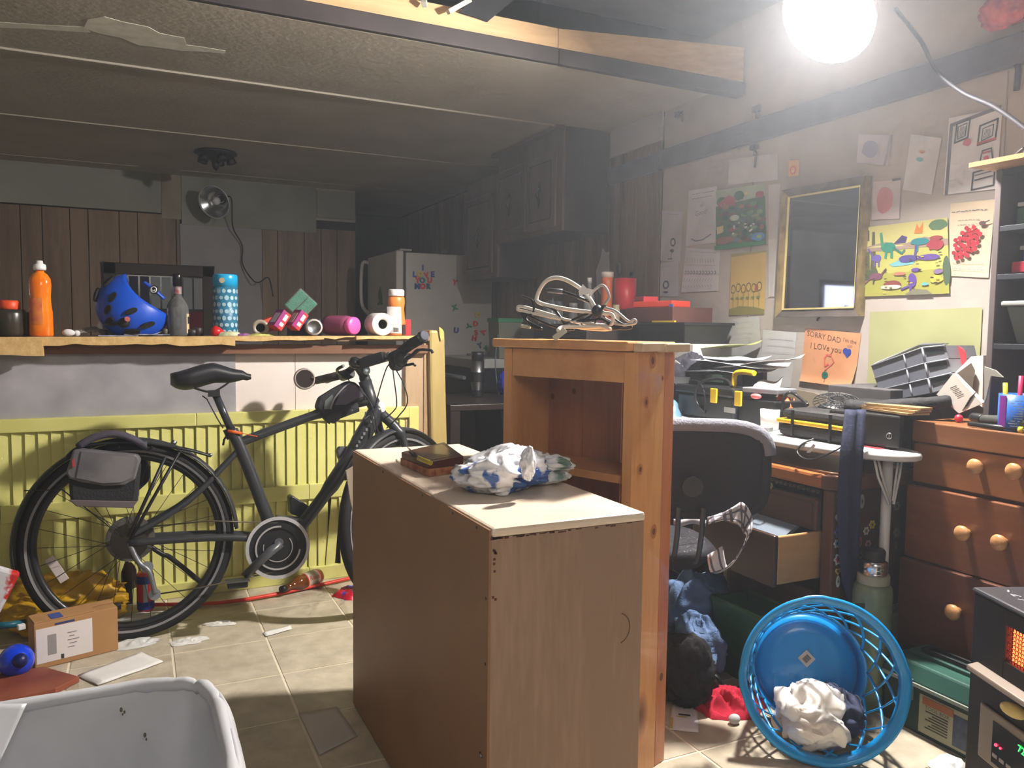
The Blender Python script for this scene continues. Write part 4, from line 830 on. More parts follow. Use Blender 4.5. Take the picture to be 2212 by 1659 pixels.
# cables on the bookcase
ct = HB_+.024
def cp(a, v, z): return Nb+uB*a+vB*v+Vector((0, 0, ct+z))
wc = mat('white_cable', (226, 222, 214), .35); gc = mat('grey_cable', (168, 172, 178), .3); bc = mat('black_cable', (28, 29, 32), .35)
def px_on(px, py, k=.0):  # a point above the bookcase top at the plane through its middle
    p = at(px, py, Y=1.70-.39*((px-1240)/240.)*.55+k); return p
def cable(name, label, m, pts, r, extra=None, cat='cable'):
    P = smooth_path([px_on(*p) for p in pts], 7)
    for q in P: q.z = max(q.z, ct+r) if q.z > ct-.02 else q.z
    T = thing(name, label, cat, P[0]); b = MB(); b.tube(P, r, 8); part('cord', b, m, T)
    if extra: extra(T)
    return T
def usb(T, a, c, w=.011):
    b = MB(); A, B_ = px_on(*a), px_on(*c); b.bar(A, B_, w*1.5, w); part('plug', b, mat('plug_clear', (190, 186, 170), .3), T, bev=.002)
def ex1(T):
    usb(T, (1222, 712, -.06), (1196, 732, -.07), .014)
cable('white_cable', 'thick white cable standing up in a tall loop over the bookcase', wc, [(1290, 672), (1262, 630), (1215, 602), (1180, 607), (1160, 640), (1168, 655), (1225, 668), (1290, 676), (1322, 680), (1322, 700), (1300, 706), (1222, 706, -.03), (1205, 714, -.05)], .0052, ex1)
cable('white_cable', 'white cable lying low in a long flat loop on the left of the bookcase top', wc, [(1320, 712, -.02), (1280, 700), (1218, 690), (1130, 672), (1118, 667), (1128, 662), (1190, 680), (1235, 694), (1300, 702), (1318, 706), (1312, 712), (1270, 710), (1228, 704)], .004)
cable('grey_cable', 'grey cable looping at the right side of the cable pile', gc, [(1285, 670), (1270, 645), (1300, 616), (1316, 640), (1306, 662), (1330, 672), (1358, 694), (1370, 690), (1372, 698), (1345, 702), (1310, 690), (1290, 672)], .0034)
def ex2(T):
    b = MB(); A, B_ = px_on(1184, 627), px_on(1215, 630); b.cyl(A, B_, .0065, n=12); b.cyl(px_on(1180, 626), A, .004, n=10); part('jack', b, mat('jack_grey', (96, 100, 108), .3, metal=.4), T)
    b = MB(); A, B_ = px_on(1250, 641), px_on(1272, 650); b.cyl(A, B_, .006, n=12); part('jack', b, gc, T)
cable('audio_cable', 'black and white striped audio cable with metal jacks through the middle of the pile', bc, [(1215, 630, -.03), (1245, 640, -.03), (1272, 652), (1285, 668), (1240, 690), (1215, 706), (1232, 712), (1220, 700), (1200, 672), (1175, 660)], .0036, ex2)
cable('black_cable', 'thin black cable tangle on the left of the bookcase top', bc, [(1128, 640, .04), (1150, 650), (1152, 675), (1135, 685), (1150, 705), (1170, 710), (1140, 694), (1128, 676), (1160, 690), (1200, 706), (1240, 712)], .0034, lambda T: usb(T, (1126, 704), (1146, 707), .008))
cable('black_cable', 'black cable bundle tied in the middle of the pile', bc, [(1255, 700), (1275, 684), (1292, 668), (1308, 660), (1288, 674), (1265, 690), (1240, 696), (1300, 690), (1320, 705), (1345, 708), (1300, 712), (1270, 705)], .0036)
cable('black_cable', 'black cable fanning out over the right edge of the pile', bc, [(1296, 668), (1320, 684), (1345, 700), (1366, 708), (1340, 710), (1318, 698), (1300, 682), (1285, 700), (1300, 712)], .0025)
b = MB(); c = px_on(1262, 628, -.02); b.prism([c+right*x+down*y for x, y in ((-.014, .002), (-.004, -.016), (.006, -.006), (.022, -.002), (.016, .008), (-.004, .01), (-.012, .012))], -fwd*.003); single('twist_tie', 'small white torn paper tag sticking up from the tall cable loop', 'tag', b, paper)
b = MB(); c = px_on(1290, 672, -.01); b.ball(c, (.014, .012, .016)); single('cable_knot', 'black knot of cable tie at the centre of the pile', 'cable tie', b, bc)
# =============== kitchen beyond the bar ===============
# refrigerator
fx0, fx1, fy0, fy1, fh = 1.765, 2.46, 5.5, 6.28, 1.642
frw = mat('fridge_white', (192, 190, 186), .45, c2=(180, 178, 174), ns=4, bump=.04, bs=120)
T = thing('refrigerator', 'white refrigerator with letter magnets in the dark kitchen corner', 'refrigerator', (2.1, 5.9, 0))
b = MB(); b.box((fx0+.012, fy0, .02), (fx1, fy1, fh)); part('body', b, frw, T, bev=.006)
b = MB(); b.box((fx0-.004, fy0+.01, .03), (fx0+.012, fy1, fh-.01)); part('gasket', b, mat('gasket', (70, 68, 60), .7), T)
b = MB(); b.box((fx0-.06, fy0, 1.12), (fx0-.004, fy1, fh+.012)); fd = part('door', b, frw, T, bev=.01)
b = MB(); b.box((fx0-.06, fy0, .06), (fx0-.004, fy1, 1.11)); part('door', b, frw, T, bev=.01)
b = MB(); b.box((fx0-.03, fy0+.01, fh+.012), (fx0+.06, fy0+.06, fh+.024)); part('hinge_cover', b, frw, fd, bev=.004)
b = MB(); b.tube(smooth_path([(fx0-.06, fy1-.04, fh-.03), (fx0-.11, fy1-.03, fh-.05), (fx0-.115, fy1-.03, 1.3), (fx0-.06, fy1-.05, 1.2)]), .014, 10); part('handle', b, frw, fd)
b = MB(); b.prism([(fx0-.064, y, z) for y, z in ((5.9, 1.42), (5.95, 1.36), (5.93, 1.3), (5.99, 1.27), (5.84, 1.27), (5.86, 1.35))], (.003, 0, 0)); single('plant_magnet', 'green plant shaped magnet on the refrigerator door', 'magnet', b, mat('mag_green', (30, 110, 60), .6))
mg = {'r': mat('mag_red', (214, 30, 54), .4), 'b': mat('mag_blue', (36, 52, 150), .4), 'y': mat('mag_yellow', (206, 180, 40), .4), 'g': mat('mag_g', (16, 130, 84), .4), 't': mat('mag_teal', (20, 96, 120), .4)}
GM = 'letter magnets on the side of the refrigerator'
for ch, px, py, m, rot, lb_ in (('I', 913, 579, 'b', 0, 'blue letter I magnet alone in the top row of the message'), ('L', 895, 593, 'b', 0, 'blue letter L magnet at the left of the second row'), ('O', 906, 592, 'y', 0, 'yellow letter O magnet in the second row'), ('V', 921, 595, 'r', .2, 'red letter V magnet in the second row'), ('E', 934, 593, 'b', 0, 'blue letter E magnet at the right of the second row'),
        ('Y', 902, 606, 'r', 0, 'red letter Y magnet in the third row'), ('O', 912, 606, 't', 0, 'teal letter O magnet in the third row'), ('U', 928, 606, 'r', 0, 'red letter U magnet in the third row'), ('M', 901, 619, 'b', 0, 'blue letter M magnet in the fourth row'), ('O', 913, 619, 'r', 0, 'red letter O magnet in the fourth row'), ('R', 925, 619, 't', 0, 'teal letter R magnet in the fourth row'),
        ('Y', 982, 611, 'r', -.2, 'red letter magnet alone to the right of the message'), ('X', 982, 665, 'g', .3, 'green magnet alone below the red one'), ('U', 985, 714, 'b', -.1, 'blue letter U magnet alone near the bottom'), ('O', 1031, 681, 'y', 0, 'yellow magnet near the right edge of the refrigerator'), ('Y', 1014, 705, 'g', 1.4, 'green letter Y magnet lying sideways near the right edge'), ('D', 1027, 700, 'r', 0, 'red letter D magnet right of the sideways green one'), ('S', 1028, 719, 'r', .3, 'red letter S magnet in the lower right cluster'), ('A', 1043, 717, 'r', 1.2, 'red letter A magnet at the far right of the cluster'), ('H', 1024, 731, 'r', -.2, 'red letter H magnet lowest of the red cluster'), ('Y', 1036, 747, 't', .3, 'teal letter Y magnet lowest on the refrigerator'), ('4', 1048, 752, 'g', 0, 'green magnet beside the lowest teal one')):
    c = at(px, py, Y=fy0); letter('letter_magnet', lb_, ch, c+Vector((0, -.0005, 0)), (math.cos(rot), 0, math.sin(rot)), (-math.sin(rot), 0, math.cos(rot)), .054, (0, -1, 0), mg[m], GM, .007)
c = at(961, 545, Y=fy0+.2); T = thing('glass_jar', 'small clear jar on top of the refrigerator', 'jar', (c.x, fy0+.2, fh+.001)); b = MB(); b.lathe([(0, 0), (.03, 0), (.032, .01), (.03, .04), (.02, .05), (0, .05)], (c.x, fy0+.2, fh+.001)); part('body', b, mat('bottle_glass', (200, 206, 208), .04, trans=.85, ior=1.3), T)
# upper cabinets
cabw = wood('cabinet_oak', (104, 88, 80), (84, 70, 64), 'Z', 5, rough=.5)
cabd = mat('cabinet_groove', (40, 34, 34), .6); ironm = mat('black_iron', (22, 22, 26), .5, metal=.3)
def upper(name, label, y0, y1, z0, z1, doors, cx0=2.17, zd=None):
    T = thing(name, label, 'cabinet', ((cx0+XW)/2, (y0+y1)/2, z0))
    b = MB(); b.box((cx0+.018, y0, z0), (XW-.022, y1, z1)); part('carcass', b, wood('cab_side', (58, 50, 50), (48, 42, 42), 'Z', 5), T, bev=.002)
    b = MB(); b.box((cx0, y0, z0), (cx0+.018, y1, z1)); part('face_frame', b, cabw, T, bev=.001)
    zt = zd or z1-.12; w = (y1-y0)/doors
    for k in range(doors):
        a0, a1 = y0+.05*(k == 0)+w*k+.008, y0+w*(k+1)-.008
        b = MB(); b.box((cx0-.016, a0, z0+.03), (cx0-.001, a1, zt)); d = part('door', b, cabw, T, bev=.004)
        b = MB(); g = .045
        for (p, q, r_, s_) in ((a0+g, a1-g, z0+.03+g, z0+.03+g+.006), (a0+g, a1-g, zt-g-.006, zt-g), (a0+g, a0+g+.006, z0+.03+g, zt-g), (a1-g-.006, a1-g, z0+.03+g, zt-g)): b.box((cx0-.0175, p, r_), (cx0-.0158, q, s_))
        part('groove', b, cabd, d)
        c = Vector((cx0-.018, (a0+a1)/2, (z0+zt)/2)); b = MB(); b.prism([c+Vector((0, x, z)) for x, z in ((0, .085), (.014, .05), (.02, .03), (.011, .0), (.02, -.03), (.014, -.05), (0, -.085), (-.014, -.05), (-.02, -.03), (-.011, 0), (-.02, .03), (-.014, .05))], (-.004, 0, 0)); b.tube([c+Vector((-.004, 0, .04)), c+Vector((-.025, 0, 0)), c+Vector((-.004, 0, -.04))], .005, 6); part('pull', b, ironm, d)
    return T
ya, yb_ = 3.905, 4.80
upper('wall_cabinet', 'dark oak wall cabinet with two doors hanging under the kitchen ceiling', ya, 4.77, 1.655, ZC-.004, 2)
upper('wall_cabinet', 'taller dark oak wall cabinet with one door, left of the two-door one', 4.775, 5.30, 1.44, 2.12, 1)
b = MB(); b.box((2.12, ya-.02, ZC-.024), (2.17, 4.77, ZC-.006)); single('crown_moulding', 'loose dark moulding strip along the top of the wall cabinets', 'moulding', b, cabw)
# stove
T = thing('stove', 'white and black kitchen stove beyond the bookcase', 'stove', (2.15, 4.7, 0))
b = MB(); b.box((1.84, 4.35, .02), (2.47, 5.05, .86)); part('body', b, mat('stove_black', (26, 28, 34), .3), T, bev=.004)
b = MB(); b.box((1.83, 4.34, .86), (2.47, 5.06, .915)); part('cooktop', b, mat('stove_white', (150, 152, 150), .4), T, bev=.004)
b = MB(); b.tube([(1.80, 4.42, .80), (1.80, 4.98, .80)], .012, 8); part('handle', b, mat('handle_grey', (90, 94, 100), .4), T)
b = MB(); b.box((2.36, 4.34, .916), (2.47, 5.06, 1.1)); part('control_panel', b, mat('stove_panel', (130, 130, 124), .5), T, bev=.004)
# dark table + lower cupboards
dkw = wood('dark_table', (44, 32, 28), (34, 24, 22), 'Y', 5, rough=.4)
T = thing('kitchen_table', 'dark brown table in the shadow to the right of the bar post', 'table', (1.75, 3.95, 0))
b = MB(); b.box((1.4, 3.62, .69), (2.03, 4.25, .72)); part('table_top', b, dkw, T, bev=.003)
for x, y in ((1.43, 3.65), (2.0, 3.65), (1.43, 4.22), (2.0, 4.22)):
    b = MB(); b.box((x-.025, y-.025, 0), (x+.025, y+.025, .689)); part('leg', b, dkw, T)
def mug(c, h, r, label, nm='travel_mug'):
    T = thing(nm, label, 'mug', c)
    b = MB(); b.lathe([(0, 0), (r*.75, 0), (r*.8, .004), (r*.85, h*.18), (r, h*.3), (r, h*.8), (0, h*.8)], c); part('body', b, steel, T)
    b = MB(); b.lathe([(r*1.03, h*.33), (r*1.03, h*.55)], c); part('band', b, blk, T); b = MB(); b.lathe([(r*.85, h*.02), (r*.9, h*.15)], c); part('band', b, blk, T)
    b = MB(); b.lathe([(0, h*.8), (r*.9, h*.8), (r*.9, h*.93), (r*.95, h), (0, h)], c+Vector((0, 0, .0002))); b.rbox(c+Vector((-r*.9, 0, h*.94)), (r*1.6, .012, .012)); part('lid', b, blk, T)
mug(Vector((1.715, 4.02, .721)), .25, .037, 'tall steel travel mug with dark bands on the dark kitchen table')
b = MB(); c = Vector((1.60, 3.66, 0)); b.tube(smooth_path([at(1076, 722, Y=4.2), at(1070, 790, Y=4.15), at(1082, 880, Y=4.1), at(1090, 935, Y=4.1)]), .004, 6); single('hanging_wire', 'thin blue-grey cord hanging down left of the bookcase', 'cord', b, mat('cord_bluegrey', (70, 84, 100), .5))
b = MB(); bundle(b, Vector((1.93, 4.1, .721)), (.05, .05, .07), 31, n=24); single('blue_cloth', 'bright blue cloth tip showing left of the bookcase', 'cloth', b, mat('cloth_blue', (30, 50, 170), .8))
# ceiling fixture & clamp lamp
c = at(466, 328, Z=ZC); T = thing('ceiling_lamp', 'dark iron ceiling light base without its shade on the kitchen ceiling', 'ceiling light', (c.x, c.y, ZC-.12))
b = MB(); b.lathe([(0, 0), (.13, 0), (.135, .012), (.1, .03), (.05, .045), (.03, .06), (0, .062)], (c.x, c.y, ZC-.001), (0, 0, -1), n=24); part('base', b, ironm, T)
for k in range(5):
    a = 2*PI*k/5; b = MB(); b.lathe([(0, 0), (.018, .0), (.03, .03), (.034, .05), (.022, .056), (0, .056)], (c.x+.085*math.cos(a), c.y+.085*math.sin(a), ZC-.02), (.3*math.cos(a), .3*math.sin(a), -1), n=12); part('socket', b, ironm, T)
b = MB(); b.lathe([(0, 0), (.03, 0), (.022, .05), (0, .075)], (c.x, c.y, ZC-.05), (0, 0, -1), n=12); part('finial', b, ironm, T)
c = at(463, 436, Y=6.3); T = thing('clamp_lamp', 'shiny aluminium clamp lamp hanging against the back wall boards', 'lamp', c)
dr = (Vector((0, 0, EYE))-c).normalized(); dr = (dr+right*-.55+down*.25).normalized()
b = MB(); b.lathe([(.03, -.085), (.06, -.075), (.09, -.05), (.115, 0), (.122, .004)], c, dr, n=36); part('reflector', b, mat('spun_alu', (190, 196, 204), .25, metal=1), T, solid=.002)
b = MB(); b.tube([c+dr*.005+frame(dr)[0]*math.cos(2*PI*i/36)*.121+frame(dr)[1]*math.sin(2*PI*i/36)*.121 for i in range(36)], .004, 6, True); part('rim', b, mat('alu_rim', (200, 206, 214), .4, metal=.6), T)
b = MB(); b.cyl(c-dr*.085, c-dr*.16, .022, .018); part('socket', b, blk, T)
b = MB(); b.ball(c-dr*.03, .03); part('bulb', b, mat('dead_bulb', (200, 204, 210), .15), T)
b = MB(); b.tube(smooth_path([c-dr*.15, at(500, 430, Y=6.35), at(503, 490, Y=6.5), at(523, 530, Y=6.55), at(524, 570, Y=6.55), at(545, 604, Y=6.5), at(560, 610, Y=6.45), at(580, 600, Y=6.4), at(590, 640, Y=6.35)]), .005, 6); part('cord', b, blk, T)
# =============== glaring work lamp near the ceiling ===============
LP = at(1800, 24, Z=2.1)
T = thing('work_lamp', 'lit clamp work lamp glaring under the ceiling by the right wall', 'lamp', LP)
ax_ = Vector((-.74, -.10, -.62)).normalized()
b = MB(); b.lathe([(.02, -.075), (.05, -.07), (.10, -.045), (.135, -.01), (.152, .035)], LP, ax_, n=40); part('reflector', b, mat('lamp_dish', (232, 232, 236), .45), T, solid=.002)
b = MB(); b.lathe([(0, -.06), (.025, -.055), (.055, -.02), (.062, .01), (.052, .038), (.03, .055), (0, .062)], LP, ax_, n=28); part('bulb', b, mat('lit_bulb', (255, 247, 238), .3, emis=640), T)
b = MB(); b.cyl(LP-ax_*.07, LP-ax_*.15, .022); part('socket', b, blk, T)
b = MB(); b.tube([LP-ax_*.13, Vector((LP.x+.1, LP.y+.05, 2.5))], .006); part('hanger', b, blk, T)
b = MB(); b.tube(smooth_path([at(1935, 20, X=2.2), at(1990, 90, X=2.2), at(2020, 150, X=2.2), at(2080, 200, X=2.2), at(2150, 232, X=2.2), at(2225, 285, X=2.2)]), .0065, 8); single('power_cable', 'dark power cord drooping from the glaring lamp across the right wall', 'cord', b, mat('cord_grey', (40, 38, 48), .6))
b = MB(); b.tube([at(1636, 205, Y=3.02), at(1633, 330, X=XW-.03)], .0018, 5); single('hanging_string', 'thin string hanging down from the end of the ceiling beam', 'string', b, mat('cord_grey', (40, 38, 48), .6))
hk = mat('hook_iron', (70, 66, 80), .5, metal=.3)
for k, (pts, lb_) in enumerate(((((1634, 235), (1636, 262)), 'short dark hook on the right wall just below the beam end'), (((1629, 318), (1634, 330), (1630, 362)), 'bent dark hook on the right wall above the farm poster'), (((1466, 247), (1474, 240), (1473, 262)), 'small dark hook on the pale upper wall over the panelling'), (((2196, 128), (2200, 150), (2196, 195)), 'dark hook hanging from the slate board at the right edge'))):
    b = MB(); b.tube([at(x, y, X=XW-.02) for x, y in pts], .005 if k != 3 else .009, 6); b.box(tuple(at(*pts[0], X=XW-.02)-Vector((0, .008, .008))), tuple(at(*pts[0], X=XW-.0005)+Vector((0, .008, .008)))); single('wall_hook', lb_, 'hook', b, hk, group='hooks on the right wall')
# =============== papers and pictures on the right wall ===============
NX = Vector((-1, 0, 0))
def mk(c, r=.6): return mat('ink_%d_%d_%d' % c, c, r)
def wsheet(name, label, cat, C4, col, prints=(), curl=0.0, th=.0006, seed=0, c2=None, group='papers pinned to the right wall', X=XW-.004):
    """C4: photo corners tl,tr,br,bl"""
    P = [at(x, y, X=X) for x, y in C4]
    cen = sum(P, Vector())/4; T = thing(name, label, cat, cen+Vector((.002, 0, 0)), group)
    def f(u, v):
        p = (P[0]*(1-u)+P[1]*u)*(1-v)+(P[3]*(1-u)+P[2]*u)*v
        e = max(0, (u-.6)/.4)**2*max(0, (v-.6)/.4)+.4*max(0, (v-.85)/.15)**2
        return p+NX*(.0012*noise.noise(Vector((u*2+seed, v*2, 1)))+curl*e)
    b = MB(); b.grid(f, 14, 14)
    part('sheet', b, mat('paper_%d_%d_%d' % col, col, .75, c2=c2 or tuple(int(v*.94) for v in col), ns=6), T)
    g = lambda u, v, o=.0009: f(u, v)+NX*o
    by = {}
    for k, pr in enumerate(prints):
        kind = pr[0]; c = pr[-1]; b = by.setdefault(c, MB()); o = .0009+.0001*k
        if kind == 'poly': b.poly([g(u, v, o) for u, v in pr[1]])
        elif kind == 'line':
            pts = [g(u, v, o) for u, v in pr[1]]; w = pr[2]
            for a, e in zip(pts, pts[1:]):
                d = (e-a); n = NX.cross(d).normalized()*w/2; d = d.normalized()*w*.3; b.poly([a-d-n, e+d-n, e+d+n, a-d+n])
        elif kind == 'blob':
            (cu, cv), (ru, rv), sd = pr[1], pr[2], pr[3]; n = 14
            b.poly([g(cu+ru*math.cos(2*PI*i/n)*(1+.3*noise.noise(Vector((i*.9, sd, 0)))), cv+rv*math.sin(2*PI*i/n)*(1+.3*noise.noise(Vector((i*.9, sd, 4)))), o) for i in range(n)])
        elif kind == 'text':
            _, t, (cu, cv), sz, slope, c = pr; vs, fs = text2d(t, sz); asp = (P[3]-P[0]).length/max(.01, (P[1]-P[0]).length)
            b._add([g(cu+x, cv-y/asp+slope*x, o) for x, y in vs], fs, False)
    for k, (c, b) in enumerate(by.items()): part('drawing', b, mk(c), T, kind='stuff')
    return T
K = (60, 58, 62); GY = (120, 120, 126)
def rrows(v0, v1, n, c=GY, u0=.08, u1=.9, seed=1, w=.0015, wob=.5):
    r_ = random.Random(seed); out = []
    for k in range(n):
        v = v0+(v1-v0)*k/max(1, n-1); u = u0
        while u < u1-.03:
            e = min(u1, u+r_.uniform(.03, .09)); out.append(('line', [(u, v+r_.uniform(-wob, wob)*.012), (e, v+r_.uniform(-wob, wob)*.012)], w, c)); u = e+r_.uniform(.015, .04)
    return out
# column of school sheets
wsheet('worksheet', 'narrow white sheet with a small dark flower sketch at the edge of the panelling', 'paper', [(1427, 455), (1476, 458), (1470, 565), (1424, 563)], (196, 196, 204),
       [('blob', (.62, .62), (.12, .09), 1, K), ('blob', (.62, .62), (.07, .055), 2, (196, 196, 204)), ('blob', (.6, .79), (.1, .035), 3, K), ('line', [(.6, .79), (.55, .95)], .003, K), ('line', [(.42, .96), (.62, .95)], .005, K)]+rrows(.06, .06, 1, GY, .3, .8, 2), seed=1)
wsheet('worksheet', 'white sheet with a small ring flower, lowest left of the school sheets', 'paper', [(1414, 571), (1466, 563), (1466, 640), (1412, 640)], (192, 192, 202),
       [('blob', (.5, .66), (.13, .13), 1, K), ('blob', (.5, .66), (.075, .08), 2, (192, 192, 202)), ('blob', (.5, .88), (.1, .03), 3, K)]+rrows(.12, .12, 1, GY, .1, .75, 4), seed=2)
wsheet('worksheet', 'tall white sheet with rows of pencil strokes and ring shapes', 'paper', [(1482, 535), (1556, 540), (1552, 628), (1471, 632)], (200, 200, 204),
       rrows(.08, .08, 1, GY, .15, .9, 4)+[('line', [(.08+.075*i, .22), (.1+.075*i, .32)], .002, GY) for i in range(11)]+[('line', [(.05, .38), (.9, .38)], .001, GY)]+[('blob', (.08+.082*i, .55), (.03, .045), i, GY) for i in range(11)]+[('blob', (.08+.082*i, .55), (.018, .028), i, (200, 200, 204)) for i in range(11)]+[('line', [(.06+.075*i, .76), (.1+.075*i, .68)], .002, GY) for i in range(11)]+[('line', [(.06+.075*i, .84), (.1+.075*i, .9)], .002, GY) for i in range(11)], seed=3)
wsheet('lettered_sheet', 'white sheet with faint purple lettering above a pale blank middle, left of the farm poster', 'paper', [(1488, 412), (1549, 402), (1545, 524), (1481, 532)], (206, 206, 212),
       [('text', 'all', (.5, .30), .12, -.05, (150, 146, 160)), ('text', 'Good!', (.5, .43), .17, -.05, (140, 134, 156)), ('line', [(.2, .88), (.35, .93), (.6, .92), (.85, .84)], .006, (110, 110, 122))]+rrows(.08, .16, 2, (130, 130, 150), .15, .9, 12, .003), seed=4)
def farm():
    pr = []; r_ = random.Random(3)
    pr.append(('poly', [(0, .27), (.3, .25), (.7, .22), (1, .2), (1, 1), (0, 1)], (66, 104, 72)))
    pr += [('blob', (.13, .2), (.11, .08), 1, (40, 96, 66)), ('blob', (.5, .14), (.1, .08), 2, (40, 100, 70)), ('poly', [(.05, .3), (.05, .22), (.18, .16), (.3, .1), (.42, .17), (.42, .3), (.05, .34)], (160, 50, 60)), ('line', [(.12, .33), (.12, .25)], .004, (220, 210, 210)), ('line', [(.2, .32), (.2, .24)], .004, (220, 210, 210)), ('blob', (.64, .12), (.035, .03), 3, (220, 190, 60)), ('blob', (.9, .17), (.08, .06), 4, (150, 50, 66))]
    cols = [(92, 140, 90), (50, 86, 60), (110, 80, 62), (140, 60, 60), (74, 66, 60), (120, 150, 100), (36, 70, 50), (88, 110, 120), (150, 110, 70)]
    for k in range(60): pr.append(('blob', (r_.uniform(.08, .94), r_.uniform(.3, .9)), (r_.uniform(.03, .09), r_.uniform(.02, .05)), k, r_.choice(cols)))
    pr += [('blob', (.42, .5), (.1, .05), 70, (206, 214, 210))]
    for k in range(22): pr.append(('blob', (r_.uniform(.35, .9), r_.uniform(.58, .76)), (.025, .016), k, (220, 222, 220) if k % 2 else (24, 26, 30)))
    pr += [('poly', [(.05, .62), (.2, .6), (.18, .72), (.06, .74)], (210, 204, 150)), ('blob', (.22, .85), (.2, .06), 5, (140, 96, 84)), ('blob', (.88, .86), (.13, .07), 6, (70, 130, 190)), ('blob', (.9, .86), (.05, .03), 7, (150, 170, 90)), ('poly', [(0, .93), (.4, .92), (1, .94), (1, 1), (0, 1)], (40, 116, 70))]
    return pr
wsheet('farm_poster', 'green farm poster with a red barn left of the mirror', 'poster', [(1546, 412), (1652, 396), (1655, 528), (1547, 541)], (176, 190, 170), farm(), seed=5)
def sun():
    pr = [('poly', [(0, .9), (.3, .86), (.7, .88), (1, .93), (1, 1), (0, 1)], (130, 124, 70)), ('poly', [(0, 0), (1, 0), (1, .03), (0, .05)], (150, 142, 90))]
    for k in range(6):
        u = .1+.15*k; pr += [('blob', (u, .58-.02*(k % 2)), (.07, .075), k, (104, 92, 50)), ('blob', (u, .58-.02*(k % 2)), (.05, .055), k+9, (196, 166, 96)), ('line', [(u, .66), (u+.01, .88)], .002, (110, 96, 50)), ('blob', (u-.02, .73), (.05, .02), k+20, (110, 120, 66))]
    pr += [('blob', (.78, .58), (.05, .06), 31, (150, 90, 70))]
    return pr
wsheet('flower_painting', 'ochre painting with a row of ring-shaped flowers on thin stems under the farm poster', 'painting', [(1580, 549), (1656, 540), (1651, 678), (1575, 681)], (196, 168, 98), sun(), seed=6, c2=(186, 160, 92))
wsheet('letter_sheet', 'pale sheet with faint writing, left one of the two below the ochre painting', 'paper', [(1577, 690), (1640, 682), (1645, 775), (1574, 778)], (188, 190, 190), rrows(.12, .5, 4, (168, 168, 172), .15, .8, 9), seed=7)
wsheet('letter_sheet', 'pale sheet with faint writing, right one of the two below the ochre painting', 'paper', [(1648, 712), (1721, 718), (1708, 837), (1640, 836)], (190, 192, 192), rrows(.15, .5, 4, (160, 162, 168), .2, .95, 10, .0022), seed=8)
wsheet('orange_note', 'orange note reading SORRY DAD with a blue heart, below the mirror', 'note', [(1740, 709), (1860, 720), (1845, 838), (1729, 823)], (206, 150, 110),
       [('text', 'SORRY DAD', (.36, .13), .115, .12, (104, 72, 60)), ('text', "I'm the", (.83, .16), .085, .12, (104, 80, 76)), ('text', 'cut', (.84, .25), .07, 0, (120, 104, 110)), ('text', 'I LOVe you', (.42, .33), .125, .06, (104, 72, 60)),
        ('blob', (.775, .345), (.045, .055), 1, (36, 62, 150)), ('blob', (.84, .36), (.04, .06), 2, (36, 62, 150)), ('poly', [(.74, .37), (.88, .38), (.82, .47)], (36, 62, 150)),
        ('line', [(.5, .62), (.44, .66), (.42, .52), (.46, .45), (.54, .46)], .007, (206, 96, 80)), ('line', [(.56, .5), (.6, .56), (.55, .63), (.48, .7), (.45, .74)], .005, (204, 110, 90)), ('line', [(.48, .74), (.48, .84), (.47, .97)], .0018, (110, 84, 60)), ('blob', (.46, .83), (.06, .065), 5, (20, 100, 84)), ('blob', (.46, .83), (.02, .025), 6, (70, 60, 50))], curl=.02, seed=9, c2=(196, 138, 98))
wsheet('green_sheet', 'large plain pale green sheet behind the clear drawer box', 'paper', [(1879, 674), (2122, 664), (2115, 800), (1873, 836)], (160, 163, 118), seed=10, c2=(152, 155, 112))
wsheet('blank_sheet', 'very pale blank sheet pinned above the farm poster under the bent hook', 'paper', [(1575, 345), (1680, 330), (1680, 388), (1572, 400)], (206, 204, 206), seed=11)
wsheet('tall_sheet', 'pale blank vertical sheet between the ochre painting and the mirror', 'paper', [(1660, 400), (1686, 396), (1672, 640), (1660, 642)], (198, 194, 192), seed=12)
b = MB(); c = at(1716, 365, X=XW-.002)
T = wsheet('pear_sticker', 'small orange pear-shaped paper cutout above the mirror', 'sticker', [(1704, 347), (1727, 345), (1725, 380), (1703, 382)], (224, 170, 100), [('blob', (.45, .6), (.3, .28), 2, (214, 100, 84)), ('blob', (.45, .62), (.18, .17), 3, (226, 180, 110))], seed=13)
# colouring pages: the characters on them are left out, frames and marks stay
wsheet('colouring_page', 'faint pencil page with a dark side border at the top above the mirror', 'paper', [(1855, 290), (1928, 292), (1918, 358), (1850, 352)], (196, 188, 192), [('line', [(.97, .02), (.9, .98)], .01, (150, 146, 154)), ('blob', (.4, .5), (.25, .3), 4, (150, 150, 176))], seed=14)
wsheet('colouring_page', 'pink crayon page right of the top of the mirror', 'paper', [(1886, 392), (1946, 388), (1943, 472), (1883, 475)], (204, 190, 190), [('blob', (.45, .5), (.3, .34), 5, (200, 128, 132)), ('line', [(.72, .0), (.98, -.02)], .008, (90, 84, 90))], seed=15)
wsheet('colouring_page', 'white cut-out page with faint marks between the pink page and the framed colouring poster', 'paper', [(1968, 290), (2034, 298), (2012, 420), (1950, 410)], (208, 206, 208), [('blob', (.45, .28), (.1, .03), 3, (212, 150, 120)), ('blob', (.42, .42), (.12, .04), 4, (110, 170, 176))], seed=16)
